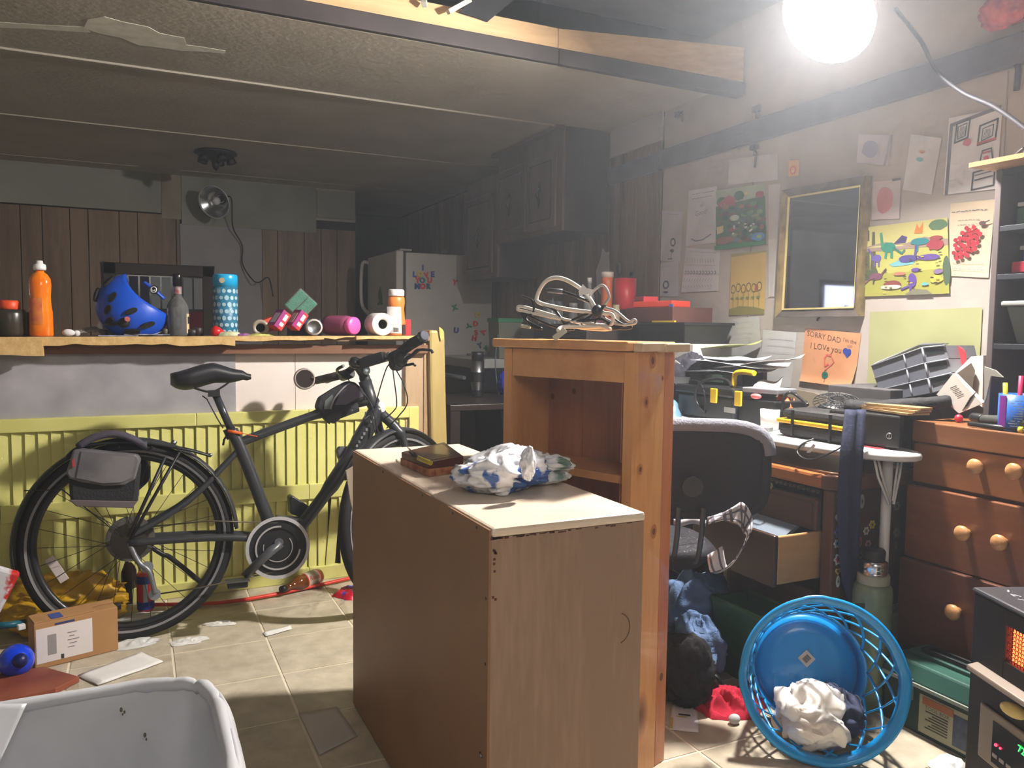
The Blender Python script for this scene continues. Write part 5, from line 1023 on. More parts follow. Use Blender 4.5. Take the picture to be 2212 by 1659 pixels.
def kit():
    pr = [('line', [(.06, .99), (.06, .1), (.96, -.01)], .012, (112, 110, 118)), ('line', [(.15, .34), (.17, .1), (.42, .06), (.4, .3), (.15, .34)], .006, K), ('line', [(.2, .3), (.2, .14), (.37, .11), (.35, .27), (.2, .3)], .003, K), ('line', [(.6, .42), (.62, .18), (.94, .13), (.92, .38), (.6, .42)], .006, K), ('line', [(.6, .4), (.92, .37)], .008, (176, 80, 80)), ('line', [(.67, .37), (.68, .22), (.87, .19), (.86, .33), (.67, .37)], .003, K), ('line', [(.66, .66), (.7, .5), (.86, .48), (.9, .64), (.6, .68)], .004, K), ('line', [(.7, .53), (.84, .52)], .006, (176, 80, 90)), ('blob', (.78, .6), (.05, .035), 3, (200, 90, 110)), ('line', [(.56, .76), (.95, .72), (.95, .95), (.55, .98), (.56, .76)], .005, K), ('line', [(.6, .86), (.92, .83)], .004, K), ('line', [(.6, .8), (.9, .77)], .004, GY), ('blob', (.4, .36), (.08, .05), 6, (206, 96, 116))]
    for i in range(5): pr += [('line', [(.22+.03*i, .28), (.26+.025*i, .15)], .002, GY), ('line', [(.7+.03*i, .34), (.74+.02*i, .24)], .002, GY)]
    return pr
wsheet('colouring_poster', 'white colouring poster with drawn picture frames at the upper right', 'poster', [(2050, 255), (2166, 232), (2152, 408), (2038, 421)], (222, 222, 226), kit(), seed=17)
def berry():
    pr = rrows(.12, .12, 1, GY, .05, .9, 5, .003)+rrows(.24, .3, 2, GY, .2, .7, 6)+rrows(.82, .9, 2, GY, .1, .9, 7); r_ = random.Random(8)
    for k in range(38):
        a = k*2.39996; q = math.sqrt((k+.5)/38); pr.append(('blob', (.44+.34*q*math.cos(a), .55+.2*q*math.sin(a)-.1*q*math.cos(a)), (.055, .03), k, (190, 30, 50) if k % 3 else (150, 30, 44)))
    pr += [('blob', (.8, .3), (.08, .03), 2, (96, 60, 60)), ('line', [(.8, .3), (.95, .27)], .004, K)]
    return pr
wsheet('berry_page', 'cream page with a cluster of red circles beside the dinosaur poster', 'paper', [(2053, 440), (2150, 430), (2135, 600), (2050, 596)], (206, 190, 164), berry(), seed=18)
def dino():
    r_ = random.Random(5); pr = [('poly', [(0, 0), (1, 0), (1, .34), (0, .3)], (190, 184, 120)), ('poly', [(0, .3), (.3, .24), (.5, .3), (.75, .22), (1, .28), (1, .36), (0, .36)], (150, 130, 120)), ('poly', [(0, .7), (1, .66), (1, 1), (0, 1)], (150, 150, 70)), ('poly', [(.35, .56), (.5, .5), (.68, .5), (.62, .58), (.4, .6)], (110, 170, 180)),
        ('poly', [(.06, .05), (.1, .05), (.12, .7), (.03, .74)], (84, 84, 60)), ('poly', [(.14, .08), (.17, .08), (.2, .7), (.12, .72)], (84, 84, 60)), ('poly', [(.0, .66), (.2, .6), (.24, .72), (0, .8)], (70, 84, 56)), ('blob', (.9, .08), (.1, .07), 1, (80, 110, 80)), ('blob', (.98, .7), (.04, .2), 2, (70, 90, 70)), ('poly', [(.64, .16), (.67, .03), (.7, .1), (.74, .02), (.73, .17)], (226, 120, 50)), ('poly', [(.4, .28), (.5, .17), (.56, .2), (.54, .28)], (70, 60, 110)),
        ('blob', (.34, .32), (.09, .07), 3, (40, 130, 110)), ('line', [(.27, .3), (.25, .12)], .012, (60, 140, 110)), ('line', [(.32, .36), (.31, .46)], .01, (40, 130, 110)), ('line', [(.38, .36), (.38, .46)], .01, (40, 130, 110)), ('line', [(.4, .33), (.5, .42), (.53, .38)], .007, (40, 110, 100)),
        ('blob', (.7, .28), (.1, .05), 4, (36, 120, 130)), ('line', [(.68, .3), (.67, .4)], .008, (36, 120, 130)), ('blob', (.57, .5), (.11, .05), 5, (74, 64, 130)), ('line', [(.65, .48), (.66, .34)], .008, (74, 64, 130)), ('blob', (.2, .46), (.06, .05), 6, (96, 84, 160)), ('line', [(.16, .44), (.1, .32)], .006, (96, 84, 160)), ('line', [(.18, .5), (.18, .57)], .006, (96, 84, 160)), ('line', [(.23, .5), (.23, .57)], .006, (96, 84, 160)),
        ('blob', (.87, .34), (.09, .07), 7, (150, 52, 66)), ('blob', (.88, .25), (.07, .03), 8, (140, 60, 60)), ('blob', (.8, .5), (.12, .04), 9, (90, 66, 140)), ('blob', (.2, .72), (.08, .05), 10, (110, 70, 90)), ('line', [(.14, .74), (.06, .82)], .005, (110, 70, 90)), ('line', [(.26, .7), (.32, .62)], .006, (110, 70, 90)), ('line', [(.18, .75), (.17, .82)], .005, (60, 44, 50)), ('blob', (.62, .8), (.045, .1), 11, (86, 60, 140)), ('blob', (.66, .66), (.05, .025), 12, (86, 60, 140)), ('line', [(.58, .88), (.5, .92)], .007, (86, 60, 140)), ('line', [(.6, .88), (.6, .95)], .007, (86, 60, 140)),
        ('blob', (.4, .84), (.1, .05), 13, (120, 60, 56)), ('blob', (.38, .88), (.12, .03), 14, (214, 196, 180)), ('blob', (.48, .7), (.07, .025), 15, (170, 110, 90)), ('blob', (.88, .8), (.07, .05), 16, (200, 166, 70)), ('blob', (.9, .7), (.05, .03), 17, (120, 100, 140)), ('blob', (.76, .86), (.04, .02), 18, (90, 160, 170)), ('poly', [(.55, .98), (.65, .92), (.78, .94), (.84, 1), (.55, 1)], (110, 110, 90))]
    for k in range(26): u, v = r_.random()*.9+.05, r_.uniform(.45, .97); pr.append(('blob', (u, v), (.02, .008), k, r_.choice([(60, 60, 50), (120, 130, 60), (176, 160, 80)])))
    return pr
wsheet('dinosaur_poster', 'large yellow-green dinosaur poster right of the mirror', 'poster', [(1862, 492), (2047, 470), (2051, 634), (1857, 641)], (176, 176, 96), dino(), seed=19, X=XW-.006)
for k, (x, y, lb_) in enumerate(((1430, 715, 'r'),)): pass
for (x, y, c, lb_) in ((1505, 707, (170, 110, 120), 'small pink sticker low on the wall right of the black tub'), (1507, 716, (96, 96, 104), 'small dark round sticker low on the wall'), (1551, 727, (96, 96, 104), 'tiny dark sticker low on the wall, right of the round one')):
    P = at(x, y, X=XW-.001); b = MB(); b.cyl(P, P+NX*.001, .012 if x < 1540 else .008, n=14); single('wall_sticker', lb_, 'sticker', b, mk(c), group='stickers on the right wall')
wsheet('name_card', 'small card with blue letters low on the wall above the paper pile', 'paper', [(1497, 741), (1527, 739), (1528, 754), (1496, 756)], (196, 192, 196), [('text', 'abc', (.5, .5), .4, 0, (80, 84, 130))], seed=20)
wsheet('picture_card', 'small white card with dark round drawings behind the brown box', 'paper', [(1455, 684), (1484, 681), (1484, 699), (1455, 700)], (206, 206, 208), [('blob', (.3, .55), (.2, .3), 1, K), ('blob', (.3, .6), (.12, .2), 2, (206, 206, 208)), ('blob', (.75, .5), (.12, .3), 3, GY)], seed=21)
# mirror
MC = [(1689, 411), (1871, 379), (1854, 683), (1674, 685)]
P = [at(x, y, X=XW-.035) for x, y in MC]; cen = sum(P, Vector())/4
T = thing('wall_mirror', 'rectangular wall mirror in an antique gold and grey frame', 'mirror', (XW-.02, cen.y, min(p.z for p in P)))
gold = mat('antique_gold', (170, 150, 104), .35, metal=.35, c2=(120, 106, 78), ns=14); frg = mat('mirror_frame_grey', (104, 96, 92), .45, metal=.2, c2=(84, 78, 76), ns=12)
ins = .03
def inset(P, d):
    u = (P[1]-P[0]).normalized(); v = (P[3]-P[0]).normalized(); return [P[0]+u*d+v*d, P[1]-u*d+v*d, P[2]-u*d-v*d, P[3]+u*d-v*d]
I = inset(P, ins); J = inset(P, ins+.006)
for k in range(4):
    a, c, d, e = P[k], P[(k+1) % 4], I[(k+1) % 4], I[k]; bk_ = Vector((.033, 0, 0))
    b = MB(); b.hexa([a+bk_, c+bk_, d+bk_, e+bk_], [a, c, d+Vector((.012, 0, 0)), e+Vector((.012, 0, 0))]); part('frame_side', b, [frg, gold, frg, gold][k], T)
    b = MB(); a, c, d, e = I[k]+Vector((.006, 0, 0)), I[(k+1) % 4]+Vector((.006, 0, 0)), J[(k+1) % 4]+Vector((.012, 0, 0)), J[k]+Vector((.012, 0, 0)); b.poly([a, c, d, e]); part('inner_lip', b, mat('gold_lip', (206, 190, 130), .35, metal=.4), T, solid=.002)
b = MB(); b.poly([p+Vector((.016, 0, 0)) for p in J]); part('mirror_glass', b, mat('silvered_glass', (190, 194, 214), .03, metal=1), T, fixn=False)
b = MB(); c = at(1766, 689, X=XW-.01); b.tube([c+Vector((.01, 0, .006)), c, c+Vector((0, 0, -.008))], .004); single('nail', 'small nail just under the mirror frame', 'nail', b, blk)
# =============== dark shelf unit at the right edge ===============
T = thing('shelf_unit', 'tall dark shelf unit with a pale board on top standing on the dresser', 'shelf', (2.35, 1.2, .85))
sm = mat('shelf_dark', (30, 36, 46), .6, c2=(24, 29, 38), ns=6)
sy1 = at(2125, 860, X=2.2).y; sz = at(2165, 365, X=2.2).z
b = MB(); b.box((2.2, sy1-.018, .842), (2.47, sy1, sz)); part('side_panel', b, mat('shelf_edge', (92, 84, 84), .6), T, bev=.002)
b = MB(); b.box((2.2, .55, .842), (2.47, .568, sz)); part('side_panel', b, sm, T)
b = MB(); b.box((2.462, .57, .842), (2.472, sy1-.018, sz)); part('back_panel', b, sm, T)
for zz in (.842, 1.06, 1.255, 1.39, sz-.018):
    b = MB(); b.box((2.2, .57, zz), (2.462, sy1-.019, zz+.015)); part('shelf_board', b, sm, T, bev=.001)
tb_ = [at(2090, 364, Z=sz+.001), ]
b = MB(); b.box((2.11, .5, sz+.001), (2.44, sy1+.02, sz+.014)); single('loose_board', 'thin pale wooden board lying on top of the dark shelf unit', 'board', b, wood('pale_board', (196, 150, 96), (170, 124, 76), 'Y', 5))
# things on its shelves
shy = sy1-.03
for k, (zz, x0, col, lb_, sz_) in enumerate(((1.275, 2.23, (190, 40, 66), 'red folded plastic sheet on the third shelf', (.16, .3, .03)), (1.405, 2.24, (50, 90, 70), 'dark green box on the upper shelf', (.14, .26, .05)))):
    b = MB(); b.rbox((x0+sz_[0]/2, shy-sz_[1]/2-.01, zz+sz_[2]/2), sz_); single('shelf_item', lb_, 'box', b, mk(col, .4), bev=.002)
b = MB(); b.rbox((2.32, shy-.17, 1.2705+.0), (.17, .3, .0), 0) if False else b.rbox((2.32, shy-.17, 1.3215), (.15, .28, .028)); single('blue_bin', 'blue plastic box resting on the red sheet', 'box', b, mk((40, 90, 210), .4), bev=.003)
b = MB(); b.rbox((2.32, shy-.16, 1.465), (.16, .3, .012)); single('white_binder', 'thin white binder on top of the dark green box', 'binder', b, mk((206, 210, 214), .4), bev=.002)
b = MB(); b.rbox((2.32, shy-.16, 1.344), (.15, .28, .012)); single('clear_sheet', 'pale clear lid lying on the blue box', 'lid', b, mk((170, 176, 180), .2), bev=.002)
T = thing('storage_tote', 'translucent grey storage tote on the second shelf of the dark unit', 'tote', (2.33, shy-.15, 1.076))
b = MB(); b.hexa([(2.24, shy-.33, 1.0765), (2.42, shy-.33, 1.0765), (2.42, shy-.03, 1.0765), (2.24, shy-.03, 1.0765)], [(2.215, shy-.35, 1.18), (2.44, shy-.35, 1.18), (2.44, shy-.01, 1.18), (2.215, shy-.01, 1.18)]); part('tub', b, mat('tote_grey', (130, 140, 136), .3, trans=.4, ior=1.2), T, bev=.004)
b = MB(); b.box((2.205, shy-.36, 1.181), (2.45, shy-.0, 1.195)); part('lid', b, mat('tote_lid', (160, 166, 166), .3), T, bev=.004)
b = MB(); b.tube(smooth_path([at(2212, 290+30, X=2.3), at(2195, 335, X=2.3), at(2192, 352, X=2.3), at(2212, 357, X=2.3)]), .005); single('wire_coil', 'black wire coil on the loose pale board at the right edge', 'wire', b, blk)
# =============== dresser ===============
DX = 2.12; dz = .839; dy1 = 1.607
T = thing('dresser', 'reddish brown wooden dresser with round knobs and drawers pulled out', 'dresser', (2.3, 1.2, 0))
drw = wood('dresser_wood', (146, 96, 56), (120, 76, 44), 'Y', 4, rough=.4, coat=.2, fine=.3); drd = wood('dresser_dark', (104, 56, 36), (84, 44, 28), 'Y', 4, rough=.45)
b = MB(); b.box((DX+.02, .5, .08), (2.495, dy1-.01, dz-.024)); part('carcass', b, drd, T)
b = MB(); b.box((DX-.006, .49, dz-.062), (2.497, dy1, dz)); part('top', b, drw, T, bev=.004)
def drawer(z0, z1, x, y1, m):
    b = MB(); b.box((x, .5, z0), (x+.02, y1, z1)); d = part('drawer', b, m, T, bev=.003)
    b = MB(); b.box((x+.02, .52, z0+.02), (x+.2, y1-.02, z1-.02)); part('drawer_box', b, drd, d)
    return d
knm = wood('knob_wood', (206, 156, 104), (184, 132, 84), 'X', 12, rough=.35, coat=.3)
def knob(d, px, py, x):
    c = at(px, py, X=x-.02); o = Vector((x, c.y, c.z)); b = MB(); b.lathe([(0, 0), (.011, 0), (.009, .008), (.012, .013), (.021, .02), (.0225, .027), (.018, .034), (.006, .036), (0, .036)], o, (-1, 0, 0), n=24); part('knob', b, knm, d)
z2 = at(1965, 1046, X=DX-.02).z; z3 = at(1950, 1204, X=DX-.04).z
d = drawer(z2+.008, dz-.066, DX, dy1-.004, drw); knob(d, 2108, 1008, DX); knob(d, 2192, 1018, DX)
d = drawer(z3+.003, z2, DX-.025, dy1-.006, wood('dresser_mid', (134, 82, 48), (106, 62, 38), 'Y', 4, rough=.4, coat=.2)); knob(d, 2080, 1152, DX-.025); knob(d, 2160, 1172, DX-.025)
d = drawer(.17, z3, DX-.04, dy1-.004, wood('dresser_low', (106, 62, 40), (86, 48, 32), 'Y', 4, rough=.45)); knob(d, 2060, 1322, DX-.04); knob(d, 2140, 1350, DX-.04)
# on the dresser
ds = dz+.0006
def onD(px, py): return at(px, py, Z=ds)
p = at(2182, 890, X=2.2); p.z = ds; p = Vector((2.175, 1.33, ds))
T = thing('metal_can', 'blue and purple tin can holding pens on the dresser', 'can', p)
b = MB(); b.lathe([(0, 0), (.048, 0), (.05, .003), (.05, .1), (.0475, .1), (.0475, .006), (0, .006)], p, n=36); part('body', b, mat('tin_blue', (26, 84, 176), .3, c2=(60, 110, 190), ns=30), T)
b = MB(); b.grid(lambda u, v: p+Vector((math.cos(3.05-.5*u)*.0505, math.sin(3.05-.5*u)*.0505, .004+.092*v)), 8, 3); part('purple_band', b, mk((110, 40, 130), .3), T)
b = MB(); r_ = random.Random(3)
for i in range(11):
    a0 = 3.2
    for s_ in range(2):
        u0 = r_.uniform(0, .5); u1 = u0+r_.uniform(.15, .5)
        b.grid(lambda u, v: p+Vector((math.cos(a0+(u0+(u1-u0)*u)*.9)*.0506, math.sin(a0+(u0+(u1-u0)*u)*.9)*.0506, .015+.0068*i+.0022*v)), 5, 1)
part('label_text', b, mk((176, 200, 226), .4), T, kind='stuff')
for k, (dx, dy, h, col, lb_) in enumerate(((-.02, .02, .13, (200, 190, 60), 'yellow-topped pen in the blue can, at the left'), (0, 0, .15, (200, 40, 90), 'pink marker in the blue can'), (.01, -.025, .13, (40, 80, 140), 'blue pen in the blue can'), (-.01, -.035, .14, (220, 200, 60), 'yellow marker in the blue can, at the right'))):
    b = MB(); b.tube([p+Vector((dx, dy, .008)), p+Vector((dx*1.3, dy*1.3, h))], .006, 8); single('pen', lb_, 'pen', b, mk(col, .4), group='pens in the blue can')
# grey tool lying (heat gun like), pliers
q0, q1 = onD(2072, 905), onD(2212, 912); 
T = thing('power_tool', 'dark grey cordless tool with yellow-green trim lying on the dresser', 'tool', Vector((2.17, 1.28, ds)))
g0, g1 = Vector((2.16, 1.42, ds+.022)), Vector((2.15, 1.12, ds+.03))
b = MB(); b.tube([g0, g0.lerp(g1, .25), g0.lerp(g1, .6), g1], [.016, .02, .028, .03], 14, flat=.8); part('body', b, mat('tool_grey', (58, 60, 58), .5), T)
b = MB(); b.tube([g0.lerp(g1, .45)+Vector((-.02, 0, .016)), g0.lerp(g1, .8)+Vector((-.026, 0, .018))], .004, 6); b.cyl(g1, g1+Vector((0, -.01, 0)), .031); part('trim', b, mk((190, 200, 50), .4), T)
b = MB(); b.rbox(g0.lerp(g1, .6)+Vector((-.027, 0, 0)), (.006, .028, .014)); b.rbox(g0.lerp(g1, .78)+Vector((-.029, 0, 0)), (.006, .022, .014)); part('label', b, mk((200, 204, 204), .4), T)
b = MB(); b.tube(smooth_path([g0, g0+Vector((.02, .04, 0)), g0+Vector((.05, .02, -.005)), g0+Vector((.06, -.05, -.008))]), .014, 10); part('handle', b, blk, T)
T = thing('pliers', 'pliers with black handles and yellow collar lying on the dresser edge', 'pliers', Vector((2.13, 1.3, ds)))
b = MB(); b.tube([Vector((2.128, 1.44, ds+.008)), Vector((2.13, 1.36, ds+.008)), Vector((2.132, 1.3, ds+.008))], [.006, .0075, .006], 8); b.tube([Vector((2.15, 1.42, ds+.008)), Vector((2.142, 1.3, ds+.008))], .006, 8); part('handles', b, blk, T)
b = MB(); b.cyl(Vector((2.134, 1.302, ds+.008)), Vector((2.135, 1.29, ds+.008)), .009); part('collar', b, mk((214, 196, 50), .4), T)
b = MB(); b.rbox((2.137, 1.255, ds+.008), (.02, .07, .008)); b.rbox((2.138, 1.2, ds+.008), (.012, .05, .008), rz=.1); part('jaws', b, steel, T, bev=.002)
b = MB(); b.ball(Vector((2.2, 1.52, ds+.012)), .012); single('red_ball', 'small red ball on the far corner of the dresser', 'ball', b, mk((200, 40, 60), .4))
# white carton (torn open) behind the shelf edge
T = thing('carton', 'torn open white carton with printing beside the dark shelf unit', 'box', Vector((2.33, 1.66, ds)))
cpix = lambda x, y, X: at(x, y, X=X)
wcm = mat('carton_white', (200, 198, 192), .6); 
b = MB(); b.prism([cpix(*p, 2.22) for p in ((2023, 852), (2060, 808), (2120, 870), (2072, 890))], (.02, 0, 0)); part('front_face', b, wcm, T)
b = MB(); b.poly([cpix(*p, 2.219) for p in ((2024, 852), (2060, 806), (2122, 872), (2072, 893), (2050, 875))]); pf = part('flap', b, wcm, T, solid=.002)
b = MB(); b.prism([cpix(*p, 2.3) for p in ((2056, 812), (2098, 770), (2124, 768), (2122, 880), (2108, 870))], (.1, 0, 0)); part('side_face', b, mat('carton_side', (214, 210, 204), .6), T)
b = MB(); b.poly([cpix(*p, 2.29) for p in ((2060, 812), (2098, 784), (2106, 800), (2100, 850))]); part('opening', b, mk((96, 84, 72), .9), T, solid=.001)
b = MB()
for i in range(6): b.poly([cpix(x, y, 2.217) for x, y in ((2078+i*3, 886-i*5), (2080+i*3, 888-i*5), (2094+i*3, 874-i*5), (2092+i*3, 872-i*5))])
for i in range(4): b.poly([cpix(x, y, 2.217) for x, y in ((2052+i*5, 838+i*6), (2066+i*5, 832+i*6), (2067+i*5, 834+i*6), (2053+i*5, 840+i*6))])
part('print', b, mk((90, 88, 86), .6), T, kind='stuff')
T = thing('open_flap_box', 'grey carton flap opening to the right of the shelf side panel', 'box', Vector((2.24, 1.44, ds)))
b = MB(); b.prism([cpix(*p, 2.17) for p in ((2126, 792), (2150, 800), (2166, 815), (2140, 812), (2130, 860), (2126, 870))], (.006, 0, 0)); part('flap', b, mk((150, 148, 142), .6), T)
# =============== desk with stickers ===============
dX, dY, dZ = 1.85, 1.665, .683
T = thing('desk', 'old dark carved wooden desk with flower and heart stickers on its side', 'desk', (2.17, 2.25, 0))
dk = wood('desk_dark', (74, 48, 34), (54, 34, 26), 'Y', 5, rough=.45); dkt = wood('desk_top', (112, 78, 54), (88, 60, 44), 'Y', 5, rough=.4)
edgem = wood('desk_edge', (176, 108, 56), (150, 86, 44), 'Y', 6, rough=.35, coat=.3)
b = MB(); b.prism([Vector((x, y, dZ-.03)) for x, y in ((dX+.02, 2.78), (dX+.02, dY+.02), (dX+.05, dY-.01), (2.49, dY-.01), (2.49, 2.78))], (0, 0, .03)); part('top', b, dkt, T, bev=.003)
b = MB(); b.box((dX-.01, dY+.03, dZ-.05), (dX+.019, 2.78, dZ-.006)); part('edge_moulding', b, edgem, T, bev=.01)
b = MB(); b.prism([Vector((x, y, dZ-.05)) for x, y in ((dX-.01, dY+.029), (dX+.035, dY-.025), (2.49, dY-.025), (2.49, dY-.011), (dX+.045, dY-.011), (dX+.019, dY+.018), (dX+.019, dY+.029))], (0, 0, .044)); part('edge_moulding', b, wood('desk_edge2', (104, 62, 38), (84, 50, 32), 'X', 6, rough=.4), T, bev=.004)
b = MB(); b.box((dX+.03, dY, .02), (2.49, dY+.02, dZ-.051)); sidep = part('side_panel', b, dk, T)
b = MB(); b.box((dX+.01, dY-.004, 0), (dX+.055, dY+.04, dZ-.051)); part('corner_post', b, wood('desk_post', (96, 60, 38), (74, 46, 32), 'Z', 6, rough=.45), T, bev=.006)
b = MB(); b.box((dX+.01, dY+.44, 0), (dX+.055, dY+.47, dZ-.051)); part('corner_post', b, dk, T, bev=.006)
b = MB(); b.box((dX+.02, 2.74, 0), (2.49, 2.77, dZ-.051)); part('side_panel', b, dk, T)
b = MB(); b.box((dX+.02, dY+.44, .02), (2.48, dY+.455, dZ-.051)); part('inner_panel', b, dk, T)
b = MB(); b.box((dX+.02, dY+.46, dZ-.14), (dX+.035, 2.74, dZ-.051)); part('apron', b, dk, T)
b = MB()
for i in range(22): b.ball((dX+.004, dY+.05+i*.019, dZ-.062), (.008, .008, .008), 8, 6)
part('carved_beading', b, dk, T, kind='stuff')
b = MB(); b.box((dX-.002, dY+.05, dZ-.185), (dX+.02, dY+.435, dZ-.085)); d1 = part('drawer', b, wood('drawer_front', (96, 66, 48), (76, 52, 38), 'Y', 5, rough=.4), T, bev=.006)
b = MB(); b.box((dX-.006, dY+.065, dZ-.17), (dX-.002, dY+.42, dZ-.1)); part('raised_field', b, wood('drawer_front', (96, 66, 48), (76, 52, 38), 'Y', 5), d1, bev=.002)
brass = mat('brass_pull', (176, 160, 120), .3, metal=.7)
def pull(d, c):
    b = MB(); c = Vector(c)
    b.prism([c+Vector((0, y, z)) for y, z in ((-.035, 0), (-.028, .012), (-.012, .008), (0, .016), (.012, .008), (.028, .012), (.035, 0), (.026, -.01), (.01, -.006), (0, -.014), (-.01, -.006), (-.026, -.01))], (-.002, 0, 0))
    b.tube(smooth_path([c+Vector((-.003, -.025, .002)), c+Vector((-.02, -.02, -.012)), c+Vector((-.024, 0, -.02)), c+Vector((-.02, .02, -.012)), c+Vector((-.003, .025, .002))], 4), .0028, 6); part('pull', b, brass, d)
pull(d1, at(1654, 1047, X=dX-.007))
# open drawer pulled out of the right pedestal
sdY = dY+.055; Pf = at(1672, 1160, Y=sdY); ox = Pf.x
ztop = at(1672, 1158, Y=sdY).z; zbot = at(1684, 1268, Y=sdY).z
b = MB(); b.box((ox, sdY-.002, zbot), (ox+.018, dY+.43, ztop)); d2 = part('drawer', b, wood('drawer_face_dark', (66, 44, 34), (50, 34, 28), 'Y', 5, rough=.4), T, bev=.005)
b = MB(); b.box((ox+.018, sdY, zbot+.006), (dX+.12, sdY+.012, ztop-.004)); part('drawer_side', b, wood('drawer_side', (190, 142, 92), (166, 120, 76), 'X', 5, rough=.5), d2, bev=.004)
b = MB(); b.box((ox+.018, dY+.415, zbot+.006), (dX+.12, dY+.427, ztop-.004)); b.box((ox+.018, sdY+.012, zbot+.01), (dX+.12, dY+.415, zbot+.018)); part('drawer_box', b, dk, d2)
b = MB(); b.box((dX-.002, dY+.06, .04), (dX+.02, dY+.43, zbot-.03)); d3 = part('drawer', b, dk, T, bev=.005); pull(d3, (dX-.004, dY+.13, .15))
b = MB(); b.rbox((ox+.12, sdY+.15, ztop-.03), (.12, .16, .01), ry=-.5); b.rbox((ox+.14, sdY+.25, ztop-.03), (.12, .12, .008), ry=-.9, rz=.3); single('papers_in_drawer', 'grey-blue folded papers sticking out of the open desk drawer', 'papers', b, mk((110, 122, 136), .7))
# stickers on the desk's side
def sticker(px, py, shape, c1, c2_, s=.017):
    c = at(px, py, Y=dY-.0008 if px > 1822 else dY-.0048); 
    def heart(k): return [c+Vector((k*s*.0625*16*math.sin(t)**3, 0, k*s*.0625*(13*math.cos(t)-5*math.cos(2*t)-2*math.cos(3*t)-math.cos(4*t)))) for t in [2*PI*i/20 for i in range(20)]]
    def flow(k, n=6): return [c+Vector((k*s*math.cos(t)*(1+.18*math.cos(n*t)), 0, k*s*math.sin(t)*(1+.18*math.cos(n*t)))) for t in [2*PI*i/30 for i in range(30)]]
    fn = heart if shape == 'heart' else flow if shape == 'flower' else (lambda k: [c+Vector((k*s*.6*math.cos(t), 0, k*s*1.3*math.sin(t))) for t in [2*PI*i/16 for i in range(16)]])
    b = MB(); b.mi = 0; b.prism(fn(1), (0, -.0006, 0)); b.mi = 1; b.poly([p+Vector((0, -.0009, 0)) for p in fn(.62)]); b.mi = 2; b.poly([p+Vector((0, -.0012, 0)) for p in fn(.25)])
    part('sticker', b, [mk(c1, .5), mk(c2_, .5), mk((60, 50, 40), .5)], T, fixn=False)
P_, W_, Y_, B_, G_ = (214, 70, 120), (206, 206, 196), (206, 190, 80), (70, 90, 180), (140, 190, 150)
for a in ((1824, 1083, 'heart', P_, (60, 34, 30)), (1813, 1119, 'heart', W_, (120, 120, 100)), (1812, 1149, 'flower', (120, 130, 190), B_), (1808, 1174, 'flower', W_, (120, 170, 190), .013), (1811, 1208, 'flower', W_, P_), (1810, 1234, 'heart', Y_, (120, 110, 50), .012), (1810, 1256, 'drop', W_, (170, 180, 170), .014), (1830, 1127, 'flower', Y_, (180, 150, 60), .014), (1810, 1073, 'drop', (190, 150, 150), W_, .006),
          (1862, 1083, 'drop', (150, 150, 140), (130, 130, 124)), (1884, 1133, 'flower', Y_, (170, 160, 50), .013), (1871, 1147, 'flower', W_, (150, 150, 140), .012), (1875, 1175, 'flower', (170, 130, 130), (120, 80, 90), .012), (1894, 1180, 'heart', (130, 50, 70), (90, 40, 50), .012), (1882, 1201, 'flower', Y_, (150, 130, 40), .015), (1901, 1140, 'drop', (140, 150, 160), (120, 130, 140), .009), (1858, 1170, 'drop', (150, 70, 80), (120, 50, 60), .012), (1937, 1093, 'flower', (110, 110, 110), (90, 90, 90), .014), (1937, 1150, 'flower', (100, 96, 90), (120, 110, 100), .016), (1905, 1085, 'drop', (80, 80, 90), (70, 70, 80), .012), (1858, 1200, 'flower', (130, 120, 60), (110, 100, 50), .013), (1935, 1178, 'drop', (120, 90, 90), (90, 70, 70), .009)):
    sticker(*a)
# =============== ironing board over the desk ===============
iz = .757
T = thing('ironing_board', 'white metal ironing board lying over the desk with its leg folded down', 'ironing board', (2.03, 2.1, iz-.02))
out = [(1.875, 2.75), (1.872, 2.0), (1.885, 1.78), (1.915, 1.64), (1.955, 1.565), (2.005, 1.53), (2.055, 1.54), (2.09, 1.625), (2.15, 1.8), (2.19, 2.1), (2.2, 2.75)]
wm = mat('enamel_white', (212, 214, 216), .35, c2=(196, 198, 200), ns=8)
O3 = smooth_path([Vector((x, y, iz)) for x, y in out], 4)
b = MB(); b.prism([p-Vector((0, 0, .008)) for p in O3], (0, 0, .007)); part('board', b, wm, T)
b = MB(); b.tube([p-Vector((0, 0, .013)) for p in O3], .013, 8, flat=1.0); part('rim', b, wm, T)
lx = at(1918, 1010, Y=1.60).x
b = MB(); b.tube([(lx, 1.60, iz-.02), (lx-.002, 1.60, .26), (lx+.0, 1.60, .012)], .0145, 12); part('leg', b, wm, T)
for s_ in (-1, 1):
    b = MB(); b.tube([(lx+.045*s_, 1.60, iz-.02), (lx+.032*s_, 1.595, iz-.07), (lx+.005*s_, 1.582, iz-.15)], .005, 6, flat=.5); b.tube([(lx+.06*s_, 1.60, iz-.02), (lx+.045*s_, 1.595, iz-.08), (lx+.008*s_, 1.582, iz-.16)], .004, 6); part('brace', b, wm, T)
b = MB(); b.tube([(2.06, 2.6, iz-.02), (2.05, 2.5, dZ+.012), (2.05, 2.3, dZ+.012)], .012, 8); part('folded_leg', b, wm, T)
b = MB(); b.box((1.99, 1.62, iz-.0005), (2.06, 1.75, iz+.0015)); part('printed_edge', b, mk((170, 50, 60), .5), T)
zt = iz+.001
